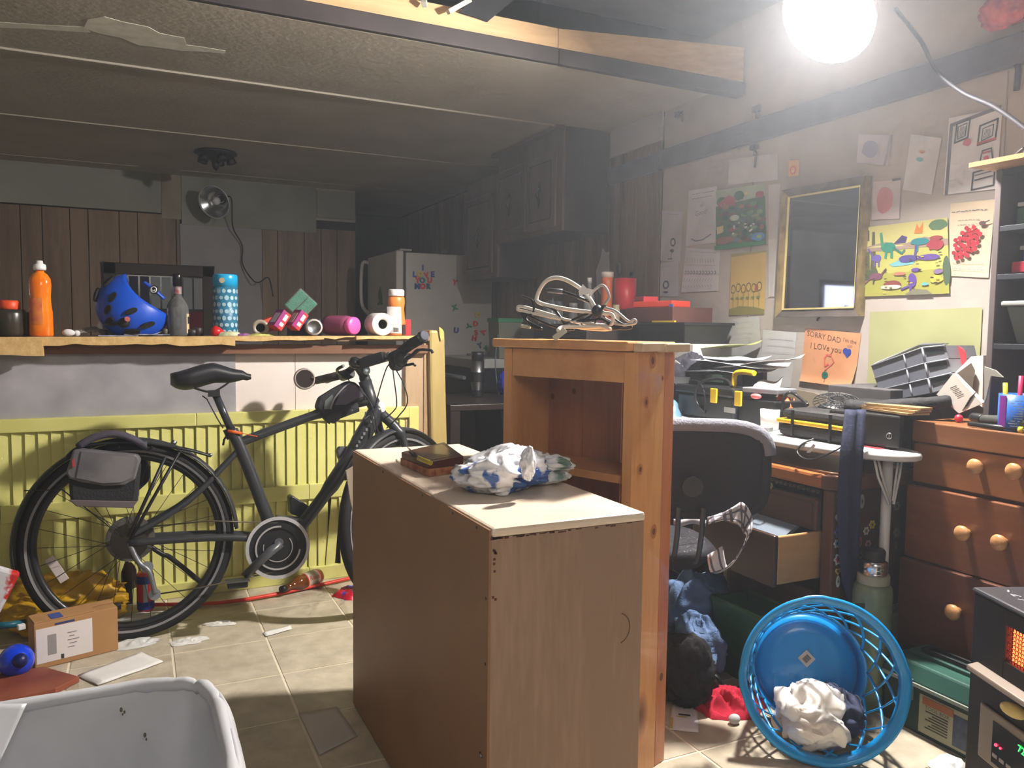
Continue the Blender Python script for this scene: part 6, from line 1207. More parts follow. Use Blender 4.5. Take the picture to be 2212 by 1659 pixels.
# yellow banded soft case
T = thing('tool_case', 'black soft case with a yellow band lying on the ironing board', 'case', (2.0, 1.85, zt))
A, B2 = Vector((1.94, 1.98, 0)), Vector((1.95, 1.69, 0)); ex = (B2-A).normalized(); ey = Vector((-ex.y, ex.x, 0))
if ey.x < 0: ey = -ey
def slabp(z0, z1, d0, d1, l0=0, l1=None):
    L = (B2-A).length if l1 is None else l1
    q = [A+ex*l0+ey*d0, A+ex*L+ey*d0, A+ex*L+ey*d1, A+ex*l0+ey*d1]
    b = MB(); b.hexa([p+Vector((0, 0, z0)) for p in q], [p+Vector((0, 0, z1)) for p in q]); return b
fab = mat('case_black', (34, 33, 34), .7, bump=.2, bs=150)
part('lower_half', slabp(zt+.0, zt+.04, 0, .17), fab, T, bev=.015); part('yellow_band', slabp(zt+.042, zt+.056, -.004, .174, -.004, .30), mk((222, 176, 30), .5), T, bev=.004); part('upper_half', slabp(zt+.058, zt+.09, .004, .166, .008, .28), fab, T, bev=.015)
for l_ in (.07, .22):
    b = MB(); q = A+ex*l_-ey*.008; b.rbox(q+Vector((0, 0, zt+.046)), (.008, .006, .085), rz=math.atan2(ex.y, ex.x)); part('elastic', b, blk, T)
# black hard case with emblem
T = thing('instrument_case', 'black hard case with a small silver emblem at the end of the ironing board', 'case', (2.06, 1.6, zt+.003))
c0 = at(1862, 965, X=1.985); c1_ = at(1975, 975, X=2.06)
q = [Vector((1.975, 1.80, 0)), Vector((2.02, 1.575, 0)), Vector((2.10, 1.625, 0)), Vector((2.12, 1.80, 0))]
b = MB(); b.hexa([p+Vector((0, 0, zt+.003)) for p in q], [p+Vector((0, 0, zt+.10)) for p in q]); part('shell', b, mat('case_gloss', (22, 24, 24), .4), T, bev=.006)
n_ = (q[1]-q[0]).cross(Vector((0, 0, 1))).normalized(); n_ = -n_ if n_.x > 0 else n_
ce = at(1918, 942, X=2.005); b = MB(); t_ = (q[1]-q[0]).normalized(); base = q[0]+t_*((ce-q[0]).dot(t_)); base.z = ce.z
b.tube([base+n_*.002+t_*math.cos(a)*.008+Vector((0, 0, math.sin(a)*.008)) for a in [2*PI*i/16 for i in range(16)]], .002, 5, True); b.obox(base+n_*.002, t_, n_, Vector((0, 0, 1)), .0015, .001, .007); part('emblem', b, steel, T)
# wooden slats on the case
T = thing('wood_offcuts', 'stack of thin wooden strips on the black hard case', 'wood strips', (2.08, 1.6, zt+.105))
for k in range(3):
    b = MB(); b.rbox((2.075+.004*k, 1.655-.01*k, zt+.108+.0075*k), (.08-.01*k, .22-.02*k, .006), rz=-.15+.12*k); part('strip', b, wood('offcut', (176, 146, 100), (140, 112, 74), 'Y', 8), T)
# long black pouch
b = MB(); pts = [at(1832, 878, X=2.06), at(1880, 882, X=2.08), at(1940, 876, X=2.12), at(2000, 872, X=2.17), at(2052, 866, X=2.22)]
b.tube(smooth_path(pts, 5), [.03]*5+[.028]*5+[.026]*5+[.024]*5+[.02], 12, flat=.8); single('black_pouch', 'long black fabric pouch lying across the wood strips toward the clear drawer box', 'pouch', b, mat('pouch_black', (22, 24, 28), .8, bump=.3, bs=80))
# heap under it so the pouch is carried
b = MB(); b.rbox((2.215, 1.76, .785), (.13, .25, .19)); single('dark_crate', 'dark crate under the black pouch behind the ironing board end', 'crate', b, mk((18, 18, 20), .8), bev=.004)
# navy strap / trouser leg hanging down
navy = mat('navy_cloth', (26, 32, 62), .85, bump=.2, bs=90)
def hang(u, v):
    pyy = 885+415*v; pxx = 1848-18*math.sin(v*2.6)+ (10*v if v < .3 else 3)
    w = (24-7*v+6*math.sin(PI*v))*(u-.5)*1.6*(1 if v < .9 else (1-v)*8+.2)
    p = at(pxx+w-30*max(0, v-.9), pyy, Y=1.632-.05*math.sin(PI*min(1, v*1.6))*(v < .6)); p.y += .006*math.cos(u*9); return p
b = MB(); b.grid(hang, 8, 30); single('navy_strap', 'dark navy cloth strap hanging from the ironing board in front of the stickered desk side', 'strap', b, navy, solid=.004)
# round wire fan cage
T = thing('fan_grille', 'black round wire fan guard behind the yellow-banded case', 'fan guard', at(1808, 868, X=2.12))
c = at(1808, 870, X=2.12); nn = Vector((-.35, -.35, .9)).normalized(); fx_, fy_, _ = frame(nn)
b = MB()
for r_ in (.02, .035, .05, .063): b.tube([c+fx_*math.cos(2*PI*i/28)*r_*1.2+fy_*math.sin(2*PI*i/28)*r_+nn*(.02*(1-(r_/.063)**2)) for i in range(28)], .0016, 5, True)
for i in range(22):
    a = 2*PI*i/22; b.tube([c+fx_*math.cos(a)*r_*1.2+fy_*math.sin(a)*r_+nn*(.02*(1-(r_/.063)**2)) for r_ in (.01, .03, .05, .063)], .0013, 4)
part('guard', b, blk, T)
b = MB(); b.ball(c-nn*.035, (.075, .06, .035)); part('body', b, blk3, T)
b = MB(); heap(b, Vector((2.1, 1.93, zt)), (.09, .09, .075), 41, n=24); single('dark_bundle', 'dark bundle under the fan guard behind the case', 'bundle', b, fab)
# orange cloth, cable
b = MB(); heap(b, Vector((2.11, 2.13, zt)), (.055, .06, .14), 43, n=30, fs=14, squash=.4); single('orange_bag', 'bright orange bag with a black cord left of the yellow-banded case', 'bag', b, mat('orange_cloth', (232, 96, 40), .6, c2=(210, 70, 30), ns=15))
b = MB(); b.tube(smooth_path([at(1690, 890, X=2.05), at(1693, 860, X=2.05), at(1705, 848, X=2.06), at(1722, 855, X=2.08), at(1745, 875, X=2.06)]), .005, 6); single('black_lanyard', 'black cord looped over the orange bag', 'cord', b, blk)
b = MB(); b.tube(smooth_path([at(1846, 922, X=1.93), at(1830, 955, X=1.92), at(1800, 975, X=1.87), at(1760, 992, X=1.845), at(1735, 990, X=1.84), at(1722, 975, X=1.85), at(1735, 958, X=1.87), at(1758, 948, X=1.9)]), .0032, 6); single('thin_cable', 'thin black cable looping down over the desk edge from the yellow-banded case', 'cable', b, blk)
b = MB(); b.prism([at(*p, X=1.838) for p in ((1758, 958), (1762, 962), (1756, 972), (1750, 978), (1742, 978), (1748, 970))], (-.001, 0, 0)); single('paper_tag', 'small white paper tag hanging over the desk edge', 'tag', b, paper)
b = MB(); b.rbox(Vector((1.93, 2.03, zt+.012)), (.03, .05, .02), rz=.3); single('clear_tape', 'small clear plastic dispenser left of the yellow-banded case', 'dispenser', b, mat('film_grey', (190, 194, 196), .15, trans=.5), bev=.003)
T = thing('white_tub', 'small white tub behind the left end of the yellow-banded case', 'tub', (2.02, 2.1, zt)); b = MB(); b.lathe([(0, 0), (.03, 0), (.034, .07), (0, .07)], (2.02, 2.1, zt)); part('body', b, mk((196, 194, 190), .5), T)
# toolbox black with yellow latches
T = thing('toolbox', 'black toolbox with yellow latches and a yellow handle behind the chair', 'toolbox', (2.12, 2.4, dZ+.001))
y0_, y1_ = 2.27, 2.60; X0 = 2.0; z0_ = iz+.002
ztp = at(1590, 842, X=X0).z
b = MB(); b.box((X0, y0_, z0_), (X0+.2, y1_, ztp-.035)); part('body', b, blk3, T, bev=.008)
b = MB(); b.box((X0-.01, y0_-.01, ztp-.033), (X0+.21, y1_+.01, ztp)); part('lid', b, blk, T, bev=.008)
yl = mk((226, 188, 30), .45)
for px in (1542, 1595):
    c = at(px, 850, X=X0-.014); b = MB(); b.rbox(Vector((X0-.014, c.y, ztp-.03)), (.008, .036, .055)); part('latch', b, yl, T, bev=.003)
c = at(1605, 825, X=X0+.08); zc_ = c.z
b = MB(); b.tube(smooth_path([Vector((X0+.08, c.y+.05, ztp)), Vector((X0+.08, c.y+.045, ztp+.05)), Vector((X0+.08, c.y, ztp+.062)), Vector((X0+.08, c.y-.06, ztp+.06))], 4), .0105, 8); part('handle', b, yl, T)
b = MB(); b.rbox(at(1576, 886, X=X0-.002), (.002, .06, .02)); part('label', b, mk((150, 150, 150), .4), T)
b = MB(); b.box((2.02, 2.08, z0_), (2.18, 2.262, ztp-.03)); bb2 = single('black_bin', 'plain black open bin right of the toolbox', 'bin', b, blk, bev=.006)
b = MB(); b.rbox(Vector((2.08, 2.17, ztp+.003)), (.12, .15, .018), rz=.2); single('grey_device', 'flat grey device lying on the black bin', 'device', b, mk((120, 122, 128), .4), bev=.004)
b = MB(); b.ball(at(1633, 856, X=2.0), (.012, .025, .01)); single('pink_clip', 'small pink clip between the toolbox and the black bin', 'clip', b, mk((220, 110, 110), .5))
# paper pile, jacket, blue bag, cable loops
b = MB(); b.box((2.16, 2.62, .685), (2.45, 2.85, .98)); single('carton', 'dark carton carrying the pile of loose papers', 'box', b, mk((60, 54, 56), .8), bev=.004)
def pile(k, cx, cy, z, w, l, rz, col, tilt, lb_):
    M = Matrix.Rotation(rz, 3, 'Z') @ Matrix.Rotation(tilt, 3, 'X'); P4 = [Vector((cx, cy, z))+M@Vector((x*w/2, y*l/2, 0)) for x, y in ((-1, -1), (1, -1), (1, 1), (-1, 1))]
    b = MB(); sheet(b, *P4, lift=.012, seed=k, nu=10, nv=10, curl=.02); return single('loose_paper', lb_, 'paper', b, mk(col, .7), group='loose papers piled on the desk', solid=.001)
LB = ['white paper at the bottom of the pile by the wall', 'grey-white paper hanging over the front of the pile', 'white paper sheet turned sideways in the pile', 'bluish sheet near the top of the pile', 'white sheet drooping at the right end of the pile', 'yellow sheet folded up on top of the pile']
for k, (px, py, X, w, l, rz, col, tl_) in enumerate(((1560, 800, 2.2, .25, .36, .2, (196, 198, 202), .05), (1520, 806, 2.15, .22, .3, -.2, (176, 182, 190), -.05), (1600, 792, 2.22, .25, .33, .5, (206, 206, 208), .08), (1570, 782, 2.25, .22, .3, -.1, (186, 196, 206), .02), (1640, 795, 2.24, .2, .28, .3, (198, 200, 204), -.15), (1545, 763, 2.36, .2, .36, .12, (198, 200, 132), -.12))):
    c = at(px, py, X=X); pile(k+3, c.x, c.y, c.z+.003*k, w, l, rz, col, tl_, LB[k])
b = MB(); heap(b, at(1485, 812, X=2.1), (.09, .12, .12), 44, n=30); single('black_jacket', 'dark crumpled jacket between the pine bookcase and the paper pile', 'jacket', b, mat('jacket_black', (38, 38, 48), .85, bump=.3, bs=60))
b = MB(); q = at(1470, 812, X=2.05); b.rbox(q, (.002, .12, .09), rx=.4); single('white_card', 'white card edge leaning beside the dark jacket', 'card', b, paper)
b = MB(); q = at(1490, 890, X=2.0); heap(b, Vector((1.97, 2.68, z0_-.06)), (.1, .14, .19), 45, n=36, fs=12); single('blue_plastic_bag', 'translucent pale blue plastic bag left of the toolbox', 'bag', b, mat('bag_paleblue', (120, 160, 186), .25, c2=(90, 120, 146), ns=8, trans=.2))
b = MB(); b.tube(smooth_path([at(1525, 890, X=2.0), at(1505, 870, X=1.99), at(1503, 845, X=1.99), at(1515, 826, X=2.0), at(1545, 818, X=2.02), at(1570, 822, X=2.03), at(1580, 835, X=2.0)]), .006, 8); b.tube(smooth_path([at(1490, 820, X=2.02), at(1510, 826, X=2.0), at(1522, 850, X=1.99), at(1522, 890, X=1.99)]), .003, 6); single('cable_loop', 'dark cable coiled in a loop at the left end of the toolbox', 'cable', b, blk)
b = MB(); b.rbox(at(1545, 812, X=2.14)+Vector((0, 0, -.005)), (.12, .16, .03), rz=.2); single('green_folder', 'dark green folder under the loose papers above the toolbox', 'folder', b, mk((50, 70, 58), .6))
b = MB(); b.rbox(at(1630, 814, X=2.3), (.02, .12, .09)); single('purple_box', 'dark purple box end behind the yellow toolbox handle', 'box', b, mk((60, 36, 70), .6))
b = MB(); sheet(b, at(1640, 825, X=2.2), at(1690, 828, X=2.25), at(1680, 850, X=2.1), at(1625, 840, X=2.1), lift=.01, curl=.02); single('grey_cardboard', 'grey cardboard sheet behind the black bin', 'cardboard', b, mk((150, 146, 142), .8), solid=.002)
b = MB(); b.prism([at(*p, X=XW-.03) for p in ((1700, 838), (1760, 848), (1800, 862), (1800, 885), (1700, 880))], (-.01, 0, 0)); single('cardboard_sheet', 'brown cardboard sheet leaning on the wall below the orange note', 'cardboard', b, mat('card_brown', (140, 130, 112), .85))
# clear three-tier drawer box (tilted)
T = thing('drawer_organizer', 'clear plastic three-drawer organizer standing tilted under the green sheet', 'organizer', at(1975, 865, X=2.28))
clr = mat('clear_plastic', (120, 124, 138), .2, trans=.45, ior=1.15); clre = mat('clear_edge', (134, 138, 148), .3); Xo = 2.30
O_ = lambda x, y, dx=0.0: at(x, y, X=Xo+dx)
cor = [(1889, 800), (1898, 842), (1905, 868)]
L0, L1 = (1882, 790), (1906, 868); R0, R1 = (2042, 745), (2062, 835)
def lerp2(a, c, t): return (a[0]+(c[0]-a[0])*t, a[1]+(c[1]-a[1])*t)
b = MB(); b.poly([O_(*L0), O_(*(1985, 745)), O_(*(2040, 742)), O_(2050, 742, .14), O_(1995, 742, .14), O_(1895, 782, .14)]); part('top', b, clre, T, solid=.003)
for k in range(3):
    t0, t1 = k/3+.01, (k+1)/3-.01
    a, d = lerp2(L0, L1, t0), lerp2(L0, L1, t1); m0, m1 = lerp2((1992, 750), (2012, 850), t0), lerp2((1992, 750), (2012, 850), t1)
    e, g_ = lerp2(R0, R1, t0), lerp2(R0, R1, t1)
    b = MB(); b.prism([O_(*a), O_(*m0), O_(*m1), O_(*d)], (.16, 0, 0)); dd_ = part('drawer', b, clr, T)
    b = MB(); b.tube([O_(*a, -.002), O_(*m0, -.002), O_(*e, -.002)], .003, 5); b.tube([O_(*lerp2((1952, 764), (1972, 862), t0), -.002), O_(*lerp2((1952, 764), (1972, 862), t1), -.002)], .003, 5); b.tube([O_(*m0, -.002), O_(*m1, -.002)], .004, 5); part('edge_rib', b, clre, dd_)
    b = MB(); b.prism([O_(*m0, .002), O_(*e, .002), O_(*g_, .002), O_(*m1, .002)], (.14, 0, 0)); part('end_face', b, mk((120, 124, 134), .35), dd_)
    b = MB(); b.prism([O_(*lerp2(m0, e, .1)), O_(*lerp2(m0, e, .88)), O_(*lerp2(lerp2(m0, e, .88), lerp2(m1, g_, .88), .5)), O_(*lerp2(lerp2(m0, e, .1), lerp2(m1, g_, .1), .55))], (.01, 0, 0)); part('dark_content', b, mk((30, 36, 40), .5), dd_)
b = MB(); b.ball(O_(1955, 818, .08), (.03, .035, .025)); part('red_content', b, mk((170, 50, 50), .5), T)
b = MB(); c = at(2062, 772, X=2.36); b.cyl(c, c+Vector((.006, 0, 0)), .037, n=30); rd = single('red_disc', 'red round disc behind the right end of the clear drawer organizer', 'disc', b, mk((206, 50, 60), .5))
b = MB(); b.box((2.24, 1.79, .78), (2.48, 2.05, .915)); single('grey_box', 'dark grey box under the clear drawer organizer', 'box', b, mk((70, 68, 70), .7), bev=.004)
# boxes and bucket against the panelling
b = MB(); b.box((2.1, 2.72, dZ+.4), (2.101, 2.73, dZ+.401)) if False else None
T = thing('side_cabinet', 'low dark cabinet behind the pine bookcase against the right wall', 'cabinet', (2.3, 3.1, 0))
b = MB(); b.box((2.12, 2.86, .0), (2.47, 3.4, .93)); part('body', b, mk((62, 50, 44), .6), T, bev=.003)
wz = .931
b = MB(); X_ = 2.22; c0, c1 = at(1455, 742, X=X_), at(1500, 780, X=X_)
b.box((X_, c0.y-.14, wz), (X_+.22, c0.y+.02, c0.z)); single('white_box', 'white carton under the black tub', 'box', b, mk((198, 196, 196), .6), bev=.003)
T = thing('black_tub', 'black plastic tub between the white carton and the brown box', 'tub', (2.33, 2.95, 1.03))
a0, a1 = at(1495, 702, X=2.2), at(1385, 745, X=2.2); zb_, zt_ = a1.z if False else at(1480, 742, X=2.2).z, a0.z
ya0, ya1 = at(1480, 730, X=2.2).y, at(1385, 730, X=2.2).y
b = MB(); b.hexa([(2.21, ya0+.02, zb_), (2.44, ya0+.02, zb_), (2.44, ya1, zb_), (2.21, ya1, zb_)], [(2.19, ya0-.01, zt_), (2.46, ya0-.01, zt_), (2.46, ya1+.02, zt_), (2.19, ya1+.02, zt_)]); part('body', b, blk, T, bev=.004)
b = MB(); b.box((2.18, ya0-.02, zt_), (2.465, ya1+.03, zt_+.012)); part('lid', b, blk, T, bev=.003)
b = MB(); yy = at(1430, 697, X=2.19).y; b.rbox((2.2, yy, zt_+.016), (.01, .17, .008)); single('yellow_ruler', 'yellow strip lying on the black tub lid', 'ruler', b, mk((214, 184, 40), .5))
zb2 = zt_+.0125; zt2 = at(1420, 664, X=2.22).z; yb0, yb1 = at(1453, 680, X=2.22).y, at(1352, 680, X=2.22).y
b = MB(); b.box((2.22, yb0, zb2), (2.45, yb1, zt2)); single('brown_box', 'brown box on the black tub with a red bucket on top', 'box', b, mat('brown_box', (96, 56, 50), .7, c2=(84, 48, 44), ns=6), bev=.003)
b = MB(); b.rbox((2.30, (at(1410, 655, X=2.25).y), zt2+.017), (.12, .27, .03), rz=.12); o = single('red_packet', 'red-orange packet with blue lettering on the brown box', 'packet', b, mk((222, 70, 50), .4), bev=.004)
b = MB(); b.rbox(at(1450, 661, X=2.235), (.004, .03, .02)); single('packet_end', 'white and blue end seal of the red packet', 'seal', b, mk((90, 100, 160), .5))
b = MB(); b.rbox((2.33, at(1385, 648, X=2.3).y, zt2+.047), (.08, .12, .026), rz=-.2); single('red_packet', 'smaller pink-red packet on top of the red-orange one', 'packet', b, mk((206, 60, 70), .4), bev=.004)
rz0 = zt2+.001; c = at(1364, 640, X=2.36); T = thing('red_bucket', 'red cylindrical tub holding black utensils on the brown box', 'tub', (2.36, c.y, rz0))
hb_ = at(1364, 599, X=2.33).z-rz0
b = MB(); b.lathe([(0, 0), (.052, 0), (.055, .003), (.058, hb_), (.055, hb_), (.052, .01), (0, .01)], (2.36, c.y+.06, rz0), n=32); part('body', b, mk((190, 40, 52), .4), T)
b = MB(); q = Vector((2.36, c.y+.06, rz0)); b.tube([q+Vector((0, 0, .02)), q+Vector((-.01, .035, hb_+.03))], .005); b.ball(q+Vector((-.012, .045, hb_+.05)), (.014, .02, .035)); b.tube([q+Vector((.01, 0, .02)), q+Vector((0, -.045, hb_+.015))], .006); b.ball(q+Vector((0, -.06, hb_+.022)), (.012, .02, .012)); single('utensils', 'black cooking utensils standing in the red tub', 'utensils', b, blk)
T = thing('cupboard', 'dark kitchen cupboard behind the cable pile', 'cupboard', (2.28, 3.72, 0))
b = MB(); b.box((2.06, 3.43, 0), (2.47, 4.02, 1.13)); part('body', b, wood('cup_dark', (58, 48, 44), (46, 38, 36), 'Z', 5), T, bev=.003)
kz = 1.1305
def kit_item(name, label, cat, px, X, w, h, col, cap=None, r2=.8, rough=.4, tr=0):
    c = at(px, 690, X=X); c.z = kz; T = thing(name, label, cat, c)
    b = MB(); b.lathe([(0, 0), (w, 0), (w*1.02, .004), (w*.98, h*.75), (w*r2, h*.88), (w*r2, h), (0, h)], c, n=24); part('body', b, mat('ki_%d_%d_%d' % col, col, rough, trans=tr), T)
    if cap: b = MB(); b.lathe([(0, h), (w*r2*1.05, h), (w*r2*1.05, h+.03), (0, h+.03)], c+Vector((0, 0, .0003)), n=20); part('cap', b, mk(cap, .4), T)
hh_ = lambda py, X, px: at(px, py, X=X).z-kz
kit_item('orange_canister', 'orange snack canister with a pale lid left of the red tub', 'canister', 1310, 2.3, .032, hh_(600, 2.3, 1310), (206, 110, 70), (216, 200, 190), 1.0)
kit_item('water_bottle', 'clear bottle with a white cap behind the cable loop', 'bottle', 1272, 2.28, .032, hh_(612, 2.28, 1272), (150, 156, 160), (216, 216, 216), .4, .2, .3)
kit_item('small_jar', 'small cream jar beside the orange canister', 'jar', 1330, 2.25, .02, .1, (170, 156, 130), None, .9)
kit_item('small_jar', 'small grey jar seen through the big white cable loop', 'jar', 1238, 2.25, .026, .09, (110, 112, 116), (150, 150, 150), .9)
kit_item('small_jar', 'small clear jar seen through the left of the big white cable loop', 'jar', 1205, 2.2, .03, .1, (120, 120, 116), (90, 92, 100), .9)
kit_item('purple_cup', 'dark purple cup behind the white cable right of its loop', 'cup', 1290, 2.22, .03, .1, (96, 40, 80), None, 1.0)
b = MB(); c = at(1385, 700, X=2.1); c.z = 0; 
b = MB(); heap(b, Vector((2.12, 3.95, kz)), (.05, .06, .16), 47, n=30, fs=20); single('clear_bag', 'crumpled translucent bag left of the cable pile on the dark cupboard', 'bag', b, mat('bag_cloudy', (116, 122, 128), .3, trans=.3))
T = thing('green_lid_tub', 'pale tub with a green lid on the stove', 'tub', (2.1, 4.5, .916)); b = MB(); b.hexa([(2.03, 4.42, .9165), (2.17, 4.42, .9165), (2.17, 4.56, .9165), (2.03, 4.56, .9165)], [(2.02, 4.41, 1.14), (2.18, 4.41, 1.14), (2.18, 4.57, 1.14), (2.02, 4.57, 1.14)]); part('body', b, mk((110, 112, 100), .5), T); b = MB(); b.box((2.015, 4.405, 1.141), (2.185, 4.575, 1.165)); part('lid', b, mk((40, 120, 80), .5), T)
# =============== office chair ===============
rdir = Vector((.902, -.432, 0)); fdir = Vector((.432, .902, 0)); cc = Vector((1.43, 1.79, 0))
T = thing('office_chair', 'black office chair seen from behind between the bookcase and the desk', 'chair', cc+fdir*.2)
grey_r = mat('chair_grey', (118, 120, 132), .85, bump=.4, bs=160); seatm = mat('chair_black', (28, 28, 36), .8, bump=.2, bs=120)
def back_pt(u, v, off, k=1.0):
    a = 2*PI*u; sx = abs(math.cos(a))**.45*math.copysign(1, math.cos(a)); sy = abs(math.sin(a))**.45*math.copysign(1, math.sin(a))
    x = sx*.21*v*k; z = sy*.125*v*k
    return cc+rdir*x+Vector((0, 0, .70+z))+fdir*(off-.12*x*x*4+.0)
b = MB(); b.grid(lambda u, v: back_pt(u, v, -.012*(1-v**6)), 36, 8); b.grid(lambda u, v: back_pt(u, 1, .0+.035*v, 1-.0*v), 36, 2); b.grid(lambda u, v: back_pt(u, v, .035+.02*(1-v**4)), 36, 8); bk_p = part('backrest', b, seatm, T)
b = MB(); n = 36; b.tube([back_pt(i/n, 1, .012) for i in range(n)], .018, 8, True); part('backrest_rim', b, seatm, bk_p)
b = MB(); b.tube([back_pt(.02+.46*i/18, 1, .012, 1.04) for i in range(19)], .022, 10); part('backrest_top', b, grey_r, bk_p)
b = MB(); c = cc+Vector((0, 0, .66))-fdir*.02+rdir*-.0; b.cyl(c, c-fdir*.012, .03, n=20); part('back_knob', b, blk3, bk_p)
for s_ in (-.035, .035):
    b = MB(); b.tube(smooth_path([cc+rdir*s_+Vector((0, 0, .60))-fdir*.02, cc+rdir*s_+Vector((0, 0, .5))-fdir*.0, cc+rdir*s_+Vector((0, 0, .42))+fdir*.05, cc+rdir*s_+fdir*.15+Vector((0, 0, .405))]), .009, 8, flat=.7); part('support_bar', b, mat('bar_grey', (60, 64, 74), .4), T)
sc = cc+fdir*.20-rdir*.055+Vector((0, 0, .44))
b = MB(); b.grid(lambda u, v: sc+(rdir*math.copysign(abs(math.cos(2*PI*u))**.6, math.cos(2*PI*u))*.17+fdir*math.copysign(abs(math.sin(2*PI*u))**.6, math.sin(2*PI*u))*.18)*v+Vector((0, 0, .03*(1-v**4))), 32, 6); b.grid(lambda u, v: sc+(rdir*math.copysign(abs(math.cos(2*PI*u))**.6, math.cos(2*PI*u))*.17+fdir*math.copysign(abs(math.sin(2*PI*u))**.6, math.sin(2*PI*u))*.18)*(1-.25*v)+Vector((0, 0, -.05*v)), 32, 3); part('seat', b, seatm, T)
ft = cc+fdir*.19-rdir*.04
b = MB(); b.cyl(ft+Vector((0, 0, .1)), ft+Vector((0, 0, .40)), .025); part('gas_lift', b, blk3, T)
for k in range(5):
    a = 2*PI*k/5+.25; e = Vector((math.cos(a), math.sin(a), 0)); b = MB(); b.tube([ft+Vector((0, 0, .115)), ft+e*.12+Vector((0, 0, .105)), ft+e*.17+Vector((0, 0, .08))], [.028, .024, .02], 10); lg = part('leg', b, blk3, T)
    b = MB(); q = ft+e*.17+Vector((0, 0, .028)); s_ = Vector((-e.y, e.x, 0)); b.cyl(q-s_*.022, q-s_*.006, .027, n=16); b.cyl(q+s_*.006, q+s_*.022, .027, n=16); b.tube([q, q+Vector((0, 0, .06))], .008); part('caster', b, blk, lg)
# plaid shirt hanging from the chair
T0 = []
plm = mat('plaid_white', (190, 186, 192), .85); pld = mat('plaid_grey', (96, 92, 104), .85)
path = [((1528, 1118), (1530, 1132)), ((1560, 1108), (1562, 1124)), ((1585, 1095), (1590, 1130)), ((1604, 1085), (1602, 1142)), ((1622, 1110), (1605, 1150)), ((1625, 1140), (1612, 1160)), ((1614, 1165), (1598, 1195)), ((1596, 1200), (1565, 1232)), ((1572, 1225), (1535, 1236)), ((1560, 1180), (1528, 1200))]
b = MB(); nU = 36; nV = 8; A_ = smooth_path([Vector((p[0][0], p[0][1], 0)) for p in path], 4); B_2 = smooth_path([Vector((p[1][0], p[1][1], 0)) for p in path], 4); vs = []
for i in range(len(A_)):
    for j in range(nV+1):
        q = A_[i].lerp(B_2[i], j/nV); p = at(q.x, q.y, Y=1.60+.012*math.sin(i*.8+j*.5)); vs.append(p)
o_ = 0
for i in range(len(A_)-1):
    for j in range(nV):
        b.mi = 1 if (i % 5 in (1,) or i % 9 == 4 or j in (2, 6)) else 0
        k = i*(nV+1)+j; b._add([vs[k], vs[k+1], vs[k+nV+2], vs[k+nV+1]], [(0, 1, 2, 3)], True)
single('plaid_shirt', 'grey and white plaid shirt draped over the side of the office chair', 'shirt', b, [plm, pld], solid=.003)
b = MB(); b.grid(lambda u, v: at(1455+70*u, 1120+14*v+3*math.sin(u*8), Y=1.86), 10, 2); single('shirt_sleeve', 'strip of white plaid cloth behind the chair support bars', 'cloth', b, plm, solid=.002)
# =============== laundry basket on its side ===============
Rc_ = at(1780, 1470, Z=.207); Bc_ = Vector((1.712, 1.604, .152)); axb = (Rc_-Bc_).normalized(); LB_ = (Rc_-Bc_).length; exb = Vector((0, 0, 1)).cross(axb).normalized(); eyb = axb.cross(exb)
T = thing('laundry_basket', 'bright blue plastic laundry basket lying on its side with its open end to the front', 'basket', Vector((Rc_.x, Rc_.y, 0)))
bm_ = mat('basket_blue', (16, 146, 222), .3, coat=.3); R0_, R1_ = .140, .196
def bs(a, h, k=1.0): r = (R0_+(R1_-R0_)*h)*k; return Bc_+axb*(LB_*h)+(exb*math.cos(a)+eyb*math.sin(a))*r
b = MB(); b.grid(lambda u, v: bs(2*PI*u, 0, v)+axb*(-.004+.010*(v < .85)+(.004 if (math.sin(9*2*PI*u*.0+u*0) > 2) else 0)), 48, 8); b.grid(lambda u, v: bs(2*PI*u, .22*v), 48, 2); bb_ = part('base', b, bm_, T, solid=.003)
b = MB()
for k in range(-2, 3):
    x0_ = k*.042; b.obox(Bc_+axb*.008+exb*x0_-eyb*.075, exb, eyb, axb, .006, .05, .002)
part('base_ribs', b, bm_, bb_)
b = MB(); c = Bc_+axb*.010+eyb*.02-exb*.0; e1_, e2_ = (exb+eyb).normalized(), (exb-eyb).normalized(); b.obox(c, e1_, e2_, axb, .017, .017, .0005); stk = part('price_label', b, mk((196, 192, 186), .5), bb_)
b = MB()
for i in range(6): b.obox(c+axb*.001+e1_*(-.009+.0034*i)*1.0, e1_, e2_, axb, .0009+.0004*(i % 2), .008, .0003)
part('barcode', b, mk((70, 64, 64), .6), bb_)
b = MB(); n = 72
vs = []
prof = [(.93, -.035), (1.0, -.032), (1.03, -.02), (1.045, 0), (1.05, .0), (1.055, -.028), (1.04, -.03), (1.03, -.002), (.985, .004), (.93, -.003)]
prof = [(.99, .88), (1.0, .99), (1.03, 1.008), (1.075, 1.0), (1.08, .92), (1.07, .92), (1.06, .985), (1.02, .99), (.985, .97), (.98, .88)]
for i in range(n):
    for k_, h_ in prof: a = 2*PI*i/n; vs.append(bs(a, h_, k_*(1+.012*((i % 18) < 3))))
m_ = len(prof); b._add(vs, [(i*m_+j, i*m_+(j+1) % m_, ((i+1) % n)*m_+(j+1) % m_, ((i+1) % n)*m_+j) for i in range(n) for j in range(m_)], True); part('rim', b, bm_, T)
b = MB(); NB = 15
for k in range(NB):
    for s_ in (1, -1): b.tube([bs(2*PI*(k/NB)+s_*2*PI/NB*1.7*t, .22+.68*t) for t in [i/12 for i in range(13)]], .0042, 6, flat=.7)
part('lattice', b, bm_, T)
cl = Bc_+axb*LB_*.62; cl.z = .03
